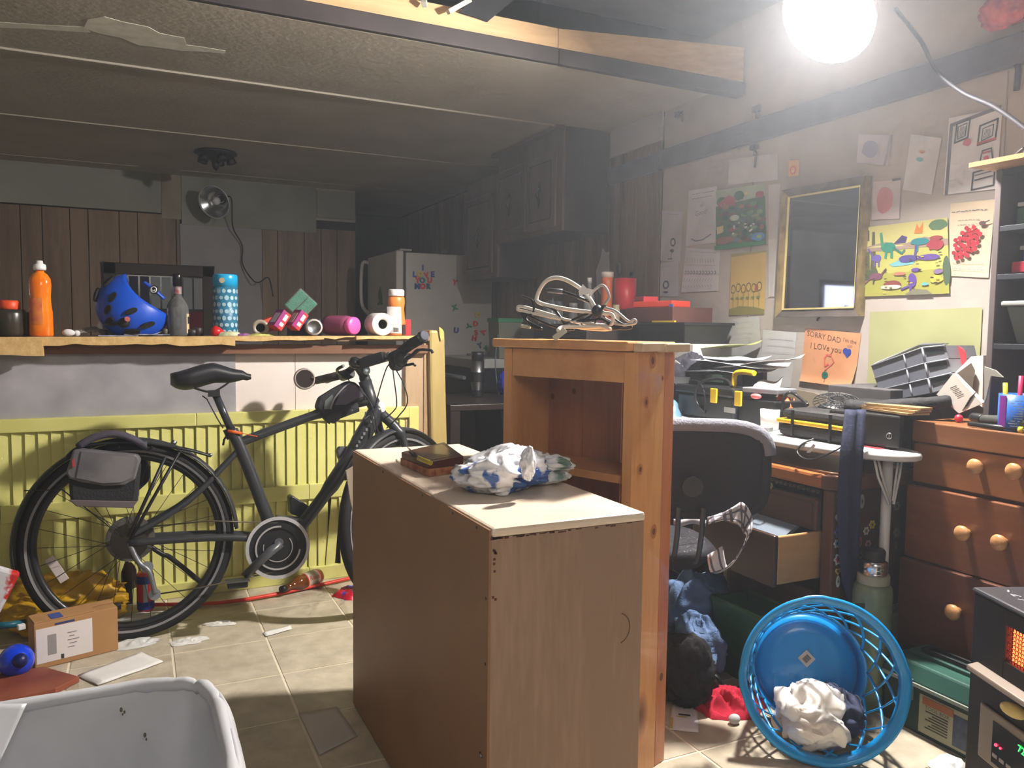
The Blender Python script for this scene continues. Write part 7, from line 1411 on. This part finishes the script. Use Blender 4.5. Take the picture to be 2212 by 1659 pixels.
clw = mat('cloth_white', (226, 224, 222), .9); b = MB(); bundle(b, Vector((1.61, 1.49, .012)), (.085, .095, .072), 51, n=80, amp=.42, fs=1.6); single('white_shirt', 'crumpled white shirt lying inside the blue basket', 'clothing', b, mat('shirt_mix', (232, 230, 226), .85, c2=(120, 124, 150), ns=6, ramp=(.56, .6)))
b = MB(); bundle(b, Vector((1.705, 1.47, .014)), (.055, .08, .058), 52, n=60, amp=.38, fs=1.6); single('navy_shorts', 'dark blue crumpled clothing right of the white shirt in the basket', 'clothing', b, mat('navy_grey', (60, 66, 92), .9))
# =============== green chest, thermos, bin, clothes ===============
T = thing('tool_chest', 'long dark green plastic tool chest with a black handle in front of the dresser', 'tool chest', (2.0, 1.3, 0))
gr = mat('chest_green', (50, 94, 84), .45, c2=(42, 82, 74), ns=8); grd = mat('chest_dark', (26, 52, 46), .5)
cx0, cx1, cy0, cy1, chz = 1.925, 2.078, 1.17, 1.515, .215
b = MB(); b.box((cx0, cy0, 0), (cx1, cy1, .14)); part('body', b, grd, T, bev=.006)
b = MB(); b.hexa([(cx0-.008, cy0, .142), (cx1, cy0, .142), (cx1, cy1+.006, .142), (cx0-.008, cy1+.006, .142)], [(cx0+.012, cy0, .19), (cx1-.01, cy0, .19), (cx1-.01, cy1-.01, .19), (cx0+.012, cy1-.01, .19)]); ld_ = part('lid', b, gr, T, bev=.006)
b = MB(); b.box((cx0-.012, cy0, .134), (cx0-.002, cy1, .143)); part('rail', b, mk((150, 160, 150), .35), T)
b = MB(); b.box((cx0+.06, cy0, .19), (cx1-.015, cy1-.03, .202)); part('lid_panel', b, gr, ld_, bev=.003)
b = MB(); b.box((cx0+.07, 1.27, .2025), (cx0+.078, 1.45, .216)); b.box((cx0+.11, 1.27, .2025), (cx0+.118, 1.45, .212)); b.box((cx0+.07, 1.255, .2025), (cx0+.12, 1.275, .218)); b.box((cx0+.07, 1.44, .2025), (cx0+.12, 1.455, .214)); part('handle', b, blk, T, bev=.002)
b = MB(); b.box((cx0-.0015, cy0+.05, .012), (cx0, 1.40, .118)); lbp = part('label', b, mk((150, 150, 126), .5), T)
b = MB(); b.box((cx0-.0025, cy0+.05, .02), (cx0-.0016, 1.30, .104)); part('label_picture', b, mat('tool_photo', (30, 44, 66), .4, c2=(60, 74, 96), ns=30), lbp)
b = MB(); b.box((cx0-.003, 1.30, .094), (cx0-.0016, 1.39, .114)); part('label_band', b, mk((150, 92, 60), .5), lbp)
b = MB()
for i in range(7): b.box((cx0-.003, 1.315, .03+i*.0075), (cx0-.0016, 1.38-.01*(i % 3), .0325+i*.0075))
text(b, 'TOOL BOX', Vector((cx0-.003, 1.345, .0875)), (0, -1, 0), (0, 0, 1), .014, NX); part('label_text', b, mk((60, 60, 50), .6), lbp, kind='stuff')
for yy in (1.43, 1.10):
    b = MB(); b.box((cx0-.012, yy-.012, .09), (cx0-.001, yy+.012, .15)); part('latch', b, mk((110, 116, 112), .35), T, bev=.002)
tp = Vector((1.95, 1.587, 0)); T = thing('thermos', 'large green steel vacuum flask standing beside the ironing board leg', 'flask', tp)
tgm = mat('flask_green', (124, 140, 116), .4, c2=(108, 122, 100), ns=18, metal=.2)
b = MB(); b.lathe([(0, 0), (.054, 0), (.055, .005), (.055, .335), (.053, .355), (.045, .368), (0, .368)], tp, n=36); bd_ = part('body', b, tgm, T)
b = MB(); b.lathe([(.0445, .368), (.045, .374), (.045, .392), (.042, .395), (0, .395)], tp+Vector((0, 0, .0003)), n=36); part('collar', b, mk((150, 152, 130), .45), T)
b = MB(); b.lathe([(.038, .395), (.038, .4), (.036, .402), (.038, .405), (.036, .408), (.038, .411), (.038, .43), (.03, .436), (0, .436)], tp+Vector((0, 0, .0006)), n=36); part('neck', b, chrome, T)
b = MB(); b.lathe([(.03, .437), (.031, .462), (.027, .468), (0, .466)], tp+Vector((0, 0, .0008)), n=30); part('stopper', b, blk, T)
d_ = (Vector((0, 0, 0))-tp).normalized(); s_ = Vector((-d_.y, d_.x, 0))
b = MB(); q = tp+d_*.056-s_*.03+Vector((0, 0, .31)); b.rbox(q+Vector((0, 0, 0)), (.004, .03, .014), rz=math.atan2(d_.y, d_.x)+.5); part('badge', b, mk((50, 56, 50), .5), bd_)
q = tp+d_*.04+s_*(-.0)+Vector((0, 0, .25)); q = tp+(rdir*.9-fdir*.44)*.057+Vector((0, 0, .24)); b = MB(); b.rbox(q, (.02, .02, .1), rz=-.45); b.tube([q+Vector((0, 0, .05)), q+Vector((.01, -.008, .075)), q+Vector((-.012, -.01, .075)), q+Vector((-.01, 0, .04))], .0022, 5, True); part('handle', b, mat('handle_dk', (40, 50, 44), .5), T)
T = thing('green_bin', 'dark green plastic bin with a thick rim under the open desk drawer', 'bin', (1.76, 1.87, 0))
gx0, gx1, gy0, gy1 = 1.685, 1.835, 1.765, 1.98; gbm = mat('bin_green', (24, 84, 54), .4)
b = MB()
q0 = [(gx0+.02, gy0+.02), (gx1-.02, gy0+.02), (gx1-.02, gy1-.02), (gx0+.02, gy1-.02)]; q1 = [(gx0, gy0), (gx1, gy0), (gx1, gy1), (gx0, gy1)]
for i in range(4): j = (i+1) % 4; b._add([Vector((*q0[i], .002)), Vector((*q0[j], .002)), Vector((*q1[j], .235)), Vector((*q1[i], .235))], [(0, 1, 2, 3)], False)
b._add([Vector((*q, .002)) for q in q0], [(3, 2, 1, 0)], False); part('tub', b, gbm, T, solid=.004)
b = MB(); b.tube([Vector((*q, .237)) for q in q1], .009, 8, True); part('rim', b, gbm, T)
den = mat('denim', (104, 130, 168), .9, c2=(78, 102, 140), ns=10, bump=.3, bs=200)
b = MB(); bundle(b, Vector((1.715, 2.10, 0.0)), (.11, .10, .125), 61, n=80, amp=.42, fs=1.8); bundle(b, Vector((1.615, 1.95, 0.0)), (.06, .08, .09), 65, n=60, amp=.42, fs=1.8); single('jeans', 'crumpled light blue jeans on the floor left of the green bin', 'jeans', b, den)
b = MB(); q = at(1590, 1505, Z=0); heap(b, Vector((1.565, 1.735, 0)), (.115, .085, .07), 62, n=60, fold=.5); single('red_cloth', 'crumpled red cloth on the floor left of the basket', 'cloth', b, mat('red_cloth', (176, 24, 52), .9, bump=.2, bs=60))
b = MB(); bundle(b, Vector((1.44, 1.80, 0)), (.075, .08, .10), 63, n=50, amp=.3); single('black_backpack', 'black bag slumped on the floor behind the right side of the bookcase', 'bag', b, mat('bag_bk', (20, 20, 24), .8, bump=.2, bs=90))
b = MB(); q = at(1530, 1400, Z=.08); b.ball(Vector((1.50, 1.655, .014)), (.018, .014, .014)); single('white_sock', 'small white sock ball on the floor beside the chair leg', 'sock', b, mk((196, 196, 200), .9))
b = MB(); M = [Vector((1.60, 2.42, .10)), Vector((1.75, 2.40, .10)), Vector((1.74, 2.22, .10)), Vector((1.60, 2.24, .10))]; c = at(1466, 1258, Z=.13)
T = thing('board_game', 'yellow and dark blue game box lying on the floor beyond the chair', 'box', (c.x, c.y, .0))
b = MB(); b.box((c.x-.12, c.y-.06, 0), (c.x+.09, c.y+.2, .125)); part('box_body', b, mk((176, 166, 60), .5), T, bev=.002)
b = MB(); b.box((c.x-.11, c.y-.045, .1255), (c.x+.075, c.y+.19, .129)); part('box_picture', b, mk((50, 66, 96), .35), T)
b = MB(); b.box((c.x+.0, c.y-.35, 0), (c.x+.16, c.y-.08, .03)); single('olive_book', 'olive coloured book flat on the floor between the game box and the jeans', 'book', b, mk((96, 96, 50), .7), bev=.002)
# sheet with yellow print on the floor by the bookcase
P4 = [at(*p, Z=.001) for p in ((1452, 1519), (1506, 1526), (1509, 1583), (1446, 1577))]
T = thing('flyer', 'white flyer with a dark and yellow heading on the floor right of the bookcase', 'paper', sum(P4, Vector())/4)
b = MB(); sheet(b, P4[3], P4[2], P4[1], P4[0], lift=.002); part('sheet', b, paper, T, solid=.0006)
b = MB(); L_ = lambda u, v: (P4[0]*(1-u)+P4[1]*u)*(1-v)+(P4[3]*(1-u)+P4[2]*u)*v+Vector((0, 0, .0045))
b.poly([L_(.28, .42), L_(.72, .42), L_(.72, .47), L_(.28, .47)]); part('heading', b, mk((40, 40, 44), .6), T)
b = MB(); b.poly([L_(.2, .50), (L_(.6, .50)), L_(.6, .53), L_(.2, .53)]); b.poly([L_(0.02, .6), L_(.1, .6), L_(.1, .98), L_(.02, .98)]); part('yellow_print', b, mk((206, 180, 60), .6), T)
# crumpled paper by the heater
for k, (px, py, r_, lb_) in enumerate(((2062, 1600, (.04, .05, .09), 'crumpled white paper standing against the heater'), (2055, 1655, (.05, .04, .03), 'flat crumpled white paper at the foot of the heater'))):
    b = MB(); q = at(px, py, Z=0); q.x -= .01; heap(b, q, r_, 70+k, n=24, fold=.7, fs=20); single('crumpled_paper', lb_, 'paper', b, paper)
b = MB(); heap(b, Vector((2.03, 1.575, 0)), (.03, .03, .10), 73, n=20); single('white_plastic', 'white plastic scrap between the ironing board leg and the dresser', 'scrap', b, paper)
# =============== infrared heater ===============
H0 = Vector((1.75, 1.149, 0)); HZ = .515; H1 = at(2212, 1322, Z=HZ); ed = (H1-H0); ed.z = 0; ed.normalize(); dd = Vector((-ed.y, ed.x, 0)); dd = dd if dd.x > 0 else -dd
HW, HD = .34, .27
T = thing('infrared_heater', 'black infrared heater with a glowing orange window at the right edge', 'heater', H0+ed*HW/2+dd*HD/2)
def hp(a, d_, z): return H0+ed*a+dd*d_+Vector((0, 0, z))
def hbox(a0, a1, d0, d1, z0, z1): b = MB(); b.hexa([hp(a0, d0, z0), hp(a1, d0, z0), hp(a1, d1, z0), hp(a0, d1, z0)], [hp(a0, d0, z1), hp(a1, d0, z1), hp(a1, d1, z1), hp(a0, d1, z1)]); return b
hb_m = mat('heater_black', (30, 28, 28), .5, bump=.05, bs=150)
Nh = -dd
def hpx(px, py, off=0.0):
    d = right*((px-CX)/F)+down*((py-CY)/F)+fwd; c0 = Vector((0, 0, EYE)); P = H0+Nh*off
    return c0+d*((P-c0).dot(Nh)/d.dot(Nh))
def loc(p): q = p-H0; return q.dot(ed), p.z
aL, zT_ = loc(hpx(2172, 1350)); _, zB_ = loc(hpx(2166, 1426)); aR = HW-aL
part('side_shell', hbox(0, HW, .02, HD, .02, HZ-.012), hb_m, T, bev=.004)
part('top', hbox(-.004, HW+.004, -.004, HD+.004, HZ-.012, HZ), mat('heater_top', (66, 66, 72), .35), T, bev=.01)
part('front_frame', hbox(0, aL, 0, .0195, .02, HZ-.013), hb_m, T, bev=.003); part('front_frame', hbox(aR, HW, 0, .0195, .02, HZ-.013), hb_m, T, bev=.003)
part('front_frame', hbox(aL+.0005, aR-.0005, 0, .0195, zT_, HZ-.013), hb_m, T, bev=.002); part('front_frame', hbox(aL+.0005, aR-.0005, 0, .0195, .02, zB_), hb_m, T, bev=.002)
b = MB(); b.poly([hp(aL, .0185, zB_), hp(aR, .0185, zB_), hp(aR, .0185, zT_), hp(aL, .0185, zT_)]); part('glow_panel', b, mat('heat_glow', (255, 84, 40), .5, c2=(230, 30, 14), ns=30, emis=1.6), T)
b = MB(); s_ = .0105; r_ = 0
z = zB_; row = 0
while z < zT_:
    a = aL+(row % 2)*s_*.87; 
    while a < aR:
        q = [hp(min(aR, max(aL, a+s_*.5*math.cos(PI/6+PI/3*i)*1.0)), .009, min(zT_, max(zB_, z+s_*.5*math.sin(PI/6+PI/3*i)*1.15))) for i in range(6)]
        for i in range(3): b.bar(q[i], q[(i+1) % 6], .0013, .0013) if (q[i]-q[(i+1) % 6]).length > .001 else None
        a += s_*.87
    z += s_*.86; row += 1
part('mesh_grille', b, mat('grille', (60, 20, 16), .5), T, kind='stuff')
al0, zl0 = loc(hpx(2112, 1428)); b = MB(); b.hexa([hp(al0, -.028, zl0-.018), hp(HW-al0, -.028, zl0-.018), hp(HW-al0, 0, zl0-.022), hp(al0, 0, zl0-.022)], [hp(al0, -.026, zl0-.006), hp(HW-al0, -.026, zl0-.006), hp(HW-al0, 0, zl0+.0), hp(al0, 0, zl0+.0)]); part('ledge', b, mat('ledge_silver', (150, 138, 128), .4, metal=.3), T, bev=.003)
ac, zc1 = loc(hpx(2124, 1516)); _, zc0 = loc(hpx(2118, 1625)); zc0 = zc1-.125
part('control_frame', hbox(ac, HW-ac, -.008, -.0002, zc0, zc1), mat('panel_silver', (140, 132, 124), .45, metal=.2), T, bev=.006)
ad, zd1 = loc(hpx(2154, 1556)); cp_ = part('control_panel', hbox(ad, HW-ad, -.0095, -.0082, zc0+.012, zd1), mat('panel_black', (14, 14, 16), .25), T)
b = MB(); b.ball(hpx(2190, 1535, .012), (.012, .03, .016)); part('badge', b, mk((206, 186, 120), .4), T)
am, zm = loc(hpx(2161, 1609)); b = MB()
for k in range(2): b.ball(hp(am+.014*k, -.0105, zm), .0035-.001*k, 8, 6)
part('red_indicator', b, mat('led_red', (255, 30, 50), .4, emis=3), cp_)
b = MB(); ag, zg = loc(hpx(2212, 1618)); text(b, '72', hp(ag+.006, -.0102, zg), ed, (0, 0, 1), .022, Nh); part('green_digits', b, mat('led_green', (30, 230, 60), .4, emis=3), cp_)
b = MB()
for k in range(3): b.obox(hp(am-.002+.022*k, -.0105, zm-.026), ed, (0, 0, 1), dd, .007, .004, .001)
part('button', b, mk((150, 146, 150), .5), cp_, kind='stuff')
b = MB()
for k in range(4): q = at(2178+10*k, 1277+5*k+(k % 2)*4, Z=HZ+.0006); b.rbox(q, (.016, .004, .001), rz=.6+.5*k)
part('top_marks', b, mk((170, 174, 180), .5), T, kind='stuff')
# =============== floor things on the left ===============
A0 = at(76, 1449, Z=0); A1 = at(256, 1404, Z=0); ex = (A1-A0).normalized(); ey = Vector((-ex.y, ex.x, 0)); ww = (A1-A0).length; hz = at(76, 1345, Y=A0.y).z
T = thing('cardboard_box', 'cardboard shipping box with a white address label in front of the rear wheel', 'box', A0+ex*ww/2+ey*.05)
cbm = mat('cardboard', (176, 134, 88), .8, c2=(166, 124, 80), ns=5)
def cb(a0, a1, d0, d1, z0, z1): b = MB(); P = lambda a, d, z: A0+ex*a+ey*d+Vector((0, 0, z)); b.hexa([P(a0, d0, z0), P(a1, d0, z0), P(a1, d1, z0), P(a0, d1, z0)], [P(a0, d0, z1), P(a1, d0, z1), P(a1, d1, z1), P(a0, d1, z1)]); return b
part('box_body', cb(0, ww, 0, .085, .001, hz-.006), cbm, T, bev=.002)
part('top_flap', cb(0.001, ww*.72, .0005, .045, hz-.0055, hz), cbm, T, bev=.001); part('top_flap', cb(0.001, ww*1.0, .047, .084, hz-.0055, hz-.001), cbm, T, bev=.001)
b = cb(ww*.02, ww*.68, -.0008, 0, .018, hz-.025); lb = part('address_label', b, mk((222, 216, 216), .5), T)
b = cb(ww*.15, ww*.25, -.0014, -.0009, .04, hz-.05)
part('barcode', b, mk((150, 146, 146), .6), lb)
b = cb(ww*.35, ww*.38, -.0014, -.0009, .055, .085); b2_ = cb(ww*.30, ww*.335, -.0014, -.0009, .019, .034); part('label_print', b2_, mk((60, 60, 60), .6), lb)
b = MB()
for i in range(10):
    for (a, e, z) in (((.15+.01*i), (.155+.01*i), None),): pass
for i in range(5): q = cb(ww*(.38+.02*(i % 2)), ww*(.46+.03*(i % 3)), -.0014, -.0009, .05+.012*i, .053+.012*i); b._add(q.v, q.f, False)
part('label_text', b, mk((140, 136, 140), .6), lb, kind='stuff')
part('blue_tape', cb(ww*.2, ww*.34, -.0006, .05, hz+.0002, hz+.0012), mk((60, 80, 150), .5), T)
part('blue_print', cb(ww*.24, ww*.47, -.0012, -.0002, hz-.022, hz-.016), mk((50, 64, 120), .5), T)
b = MB(); c = at(35, 1425, Z=.055); b.ball(Vector((c.x, c.y, .052)), .05, 28, 18); T = thing('blue_ball', 'bright blue plastic cup lying with its round end forward, left of the cardboard box', 'cup', (c.x, c.y, 0)); part('body', b, mat('ball_blue', (12, 64, 220), .2, coat=.5), T)
b = MB(); q = Vector((c.x, c.y, .052))+(Vector((0, 0, EYE))-Vector((c.x, c.y, .05))).normalized()*.038; b.ball(q+right*.012, .022, 14, 10); part('dark_opening', b, mk((10, 24, 90), .4), T)
# red-brown mat / box lid
P4 = [at(*p, Z=.0) for p in ((-60, 1478), (95, 1452), (172, 1474), (120, 1500), (-60, 1540))]; b = MB(); b.prism([p+Vector((0, 0, .001)) for p in P4], (0, 0, .018)); single('brown_board', 'reddish brown box lid lying flat on the floor at the left edge', 'lid', b, mat('lid_brown', (120, 54, 44), .6, c2=(150, 84, 60), ns=6), bev=.002)
def fpaper(name, label, pts, col=(222, 220, 218), lift=.004, seed=0, crumple=False, th=.0008):
    P4 = [at(*p, Z=.001) for p in pts]; b = MB()
    if crumple: c = sum(P4, Vector())/4; r = max((p-c).length for p in P4); heap(b, Vector((c.x, c.y, 0)), (r, r*.55, .012), seed, n=26, fold=.8, fs=34, edge=.5)
    else: sheet(b, P4[3], P4[2], P4[1], P4[0], lift=lift, seed=seed)
    return single(name, label, 'paper', b, mk(col, .7), solid=0 if crumple else th)
fpaper('paper_sheet', 'white folded paper on the floor in front of the cardboard box', ((168, 1462), (305, 1411), (352, 1432), (212, 1482)), (232, 230, 228), .006, 1, th=.004)
fpaper('paper_sheet', 'grey-white paper lying in the shadow left of the tipped cabinet', ((645, 1541), (728, 1528), (772, 1590), (690, 1632)), (196, 190, 184), .003, 2)
fpaper('paper_scrap', 'flattened white plastic scrap under the bottom of the rear wheel', ((262, 1385), (300, 1378), (338, 1380), (300, 1408)), (210, 212, 210), seed=81, crumple=True)
fpaper('paper_scrap', 'torn white tissue scrap right of the rear wheel', ((378, 1392), (385, 1380), (440, 1374), (436, 1392)), (220, 218, 214), seed=82, crumple=True)
fpaper('paper_scrap', 'small torn white scrap on the tiles behind the tissue scrap', ((466, 1345), (480, 1335), (488, 1352), (480, 1355)), (214, 212, 206), seed=83, crumple=True)
fpaper('paper_scrap', 'narrow white paper strip on the tiles below the crank', ((568, 1368), (628, 1352), (630, 1360), (574, 1376)), (230, 230, 228), .004, 4)
fpaper('paper_scrap', 'crumpled white paper under the near side of the rear rim', ((262, 1340), (300, 1325), (346, 1326), (340, 1342)), (206, 206, 206), seed=84, crumple=True)
b = MB(); bundle(b, Vector((-.24, 3.18, 0)), (.2, .12, .10), 85, n=80, amp=.35); single('yellow_bag', 'crumpled yellow plastic bag between the rear wheel and the bar', 'bag', b, mat('bag_yellow', (206, 160, 20), .4, c2=(150, 116, 16), ns=7))
b = MB(); pa, pb_ = at(106, 1205, Y=3.06), at(140, 1255, Y=3.04); b.bar(pa, pb_, .03, .004, up=(0, 1, 0)); single('paper_strip', 'pale paper strip lying on the yellow bag behind the wheel', 'paper', b, mk((206, 196, 196), .6), bev=.001)
T = thing('drink_can', 'red and blue drink can standing behind the rear wheel', 'can', Vector((.055, 3.2, 0))); q = Vector((.055, 3.2, 0))
c = at(315, 1318, Z=0); q = Vector((c.x, c.y, 0)); T.location = q; T['wl'] = tuple(q)
b = MB(); b.lathe([(0, 0), (.026, 0), (.031, .008), (.031, .14), (.026, .15), (0, .15)], q, n=28); part('body', b, mat('can_red', (206, 30, 44), .35, c2=(190, 30, 40), ns=4), T)
b = MB(); b.lathe([(.0315, .11), (.0315, .14)], q, n=28); b.lathe([(.0315, .01), (.0315, .04)], q, n=28); part('blue_band', b, mk((36, 54, 150), .35), T)
b = MB(); d_ = Vector((-q.x, -q.y, 0)).normalized(); b.grid(lambda u, v: q+Vector((math.cos(math.atan2(d_.y, d_.x)-.25+.5*u)*.032, math.sin(math.atan2(d_.y, d_.x)-.25+.5*u)*.032, .04+.07*v)), 5, 2); part('white_stripe', b, mk((170, 190, 206), .35), T)
T = thing('brown_bottle', 'dark brown glass bottle standing left of the red and blue can', 'bottle', at(280, 1300, Z=0)); q = at(280, 1300, Z=0); b = MB(); b.lathe([(0, 0), (.03, 0), (.03, .13), (.013, .18), (.013, .22), (0, .22)], q, n=24); part('body', b, mat('brown_glass', (40, 26, 20), .2), T)
# lying amber bottle with label
pA, pB = at(608, 1274, Z=.03), at(700, 1240, Z=.033); pA = Vector((pA.x, pA.y-.01, .034)); ax2 = (pB-pA).normalized(); ax2.z = 0
T = thing('amber_bottle', 'amber glass bottle with a red and white label lying by the yellow panels', 'bottle', (pA.x, pA.y, 0)); amb = mat('amber_glass', (104, 56, 14), .08, c2=(66, 32, 8), ns=8, coat=.6)
b = MB(); b.lathe([(0, 0), (.013, 0), (.0135, .05), (.018, .065), (.031, .085), (.033, .1), (.033, .205), (.03, .212), (0, .212)], pA, ax2, n=30); part('body', b, amb, T)
b = MB(); b.lathe([(.0145, -.003), (.0145, .018), (0, .018)], pA, ax2, n=20); b.lathe([(0, -.003), (.0145, -.003)], pA, ax2, n=20); part('cap', b, blk, T)
b = MB(); b.lathe([(.0335, .118), (.0335, .192)], pA, ax2, n=30); lb = part('label', b, mk((206, 196, 180), .5), T)
b = MB(); b.lathe([(.0337, .118), (.0337, .123)], pA, ax2, n=30); b.lathe([(.0337, .187), (.0337, .192)], pA, ax2, n=30); qn = (Vector((0, 0, EYE))-pA).normalized(); qn = (qn-qn.dot(ax2)*ax2).normalized(); text(b, 'Root', pA+ax2*.155+qn*.0338, ax2, qn.cross(ax2) if qn.cross(ax2).z > 0 else -qn.cross(ax2), .028, qn); part('label_print', b, mk((190, 50, 44), .5), lb, kind='stuff')
b = MB(); pts = smooth_path([at(335, 1306, Z=.012), at(460, 1303, Z=.012), at(560, 1290, Z=.012), at(650, 1272, Z=.012), at(760, 1248, Z=.012), Vector((.95, 3.36, .012))]); b.tube(pts, .0095, 8, flat=.8); single('red_pole', 'long thin red plastic pole on the floor along the yellow panels', 'pole', b, mat('red_plastic', (214, 60, 44), .4))
b = MB(); heap(b, Vector((at(745, 1285, Z=0).x+.02, at(745, 1285, Z=0).y, 0)), (.06, .07, .04), 86, n=26, fold=.6, fs=24); single('snack_packet', 'red and blue snack packet at the left foot of the tipped cabinet', 'packet', b, mat('packet', (206, 30, 56), .35, c2=(60, 70, 180), ns=22, ramp=(.48, .55)))
b = MB(); c = at(10, 1330, Z=0); heap(b, Vector((c.x-.04, c.y-.02, 0)), (.14, .12, .16), 87, n=44, fold=.5, fs=10); single('grey_bag', 'dark grey plastic bag at the left edge beside the cardboard box', 'bag', b, mat('bag_dkgrey', (62, 60, 58), .35, c2=(84, 82, 78), ns=9))
b = MB(); c = at(-8, 1275, Y=2.95); b.rbox(c, (.08, .03, .15), ry=.45); T = single('detergent_pack', 'white red and blue packet leaning at the left edge of the picture', 'packet', b, mat('pack_wrb', (214, 214, 222), .35, c2=(200, 40, 40), ns=9, ramp=(.5, .54)), bev=.01)
b = MB(); b.tube([at(-20, 1352, Z=.1), at(20, 1350, Z=.1), at(52, 1345, Z=.09)], .012, 8); single('teal_stick', 'teal plastic handle lying on the grey bag', 'handle', b, mk((20, 90, 110), .4))
b = MB(); b.rbox(at(46, 1354, Z=.10), (.022, .018, .018), rz=.4); single('white_cube', 'small white plastic piece at the end of the teal handle', 'plastic piece', b, paper, bev=.003)
# kicked-off bits along the bar
b = MB(); c = at(250, 1325, Z=0); b.rbox(at(243, 1312, Z=.1)-Vector((0, 0, .0)), (.05, .03, .02), rz=.4); single('black_pedal_bit', 'black plastic piece with a chrome end on the corner of the cardboard box', 'plastic piece', b, blk, bev=.003)
b = MB(); c = at(470, 1118, Y=3.372); b.cyl(c, c+Vector((0, -.002, 0)), .014, n=20); single('round_sticker', 'small purple round sticker on the yellow slats between the rear wheel and the seat tube', 'sticker', b, mk((60, 40, 110), .4))
# =============== trash can with white liner ===============
tz = .55; tcx, tcy, thx, thy = -.135, 1.075, .235, .205
T = thing('trash_can', 'large trash can with a white plastic liner folded over the rim, lower left', 'trash can', (tcx, tcy, 0))
def rr_(t, k=1.0, kx=None):
    c, s = math.cos(t), math.sin(t); e = .42
    return math.copysign(abs(c)**e, c)*thx*k, math.copysign(abs(s)**e, s)*thy*k
lin_m = mat('liner_white', (206, 208, 212), .4, c2=(192, 194, 200), ns=5, bump=.25, bs=14)
b = MB(); b.grid(lambda u, v: Vector((tcx+rr_(2*PI*u, .82+.16*v)[0], tcy+rr_(2*PI*u, .82+.16*v)[1], .002+(tz-.02)*v)), 48, 6); part('can_body', b, mat('can_grey', (150, 150, 146), .5), T, solid=.004)
def ln(u, v):
    t = 2*PI*u; w = noise.noise(Vector((math.cos(t)*3, math.sin(t)*3, v*1.5)))
    if v < .5:   # inner wall
        q = v/.5; k = .50+.47*q**.6; z = .12+(tz-.12)*q
        rip = .11*(.25-abs(noise.noise(Vector((math.cos(t)*3.4+q*.8, math.sin(t)*3.4, q*.8)))))*(1-q*.8)
    else:
        q = (v-.5)/.5; k = .97+.085*math.sin(min(1, q*3)*PI/2)+.07*q*(1.3+math.sin(t*5+1)*.5)*(1 if math.cos(t) > 0 else .4); z = tz+.014*math.sin(min(1, q*3)*PI)-.19*max(0, q-.12)-.03*q*noise.noise(Vector((t*2, 3, 3)))
        rip = .022*q*noise.noise(Vector((math.cos(t)*7, math.sin(t)*7, q)))
    x, y = rr_(t, k)
    if v < .5:
        q = v/.5; w3 = Vector((x*11+q*.9, y*11, q*.7)); s_ = 1-.30*(1-q*.85)*(.55-abs(noise.noise(w3))*1.6)*.8-.05*(1-q)*noise.noise(w3*2.3); x, y = x*s_, y*s_
    else: s_ = 1+rip*1.6; x, y = x*s_, y*s_
    return Vector((tcx+x, tcy+y, z+.01*w))
b = MB(); b.grid(ln, 120, 50); b.grid(lambda u, v: Vector((tcx+rr_(2*PI*u, .50*v)[0], tcy+rr_(2*PI*u, .50*v)[1], .12)), 40, 3); part('liner', b, lin_m, T)
b = MB(); b.tube([Vector((tcx+rr_(2*PI*i/80, .995)[0], tcy+rr_(2*PI*i/80, .995)[1], tz+.006+.006*noise.noise(Vector((i*.5, 0, 0))))) for i in range(80)], [.010+.006*noise.noise(Vector((i*.6, 3, 0))) for i in range(80)], 8, True); part('rolled_edge', b, lin_m, T)
b = MB(); b.grid(lambda u, v: at(-20+(78-58*v)*u, 1520+125*v, Y=tcy+thy*(.84-.2*v)), 6, 10); part('liner_fold', b, lin_m, T, solid=.002)
for k, (px, py, s_) in enumerate(((262, 1533, .003), (269, 1538, .0022), (265, 1543, .0016), (313, 1588, .003), (316, 1597, .0018))):
    p = at(px, py, Z=.45); p = Vector((p.x, min(p.y, tcy+.17), 0)); b = MB(); q = at(px, py, Y=tcy+.165); b.ball(q, (s_*.7, .0006, s_*1.3), 8, 6); part('food_stain', b, mk((104, 96, 80), .8), T)
for o in list(bpy.data.objects):
    if 'wl' in o: del o['wl']
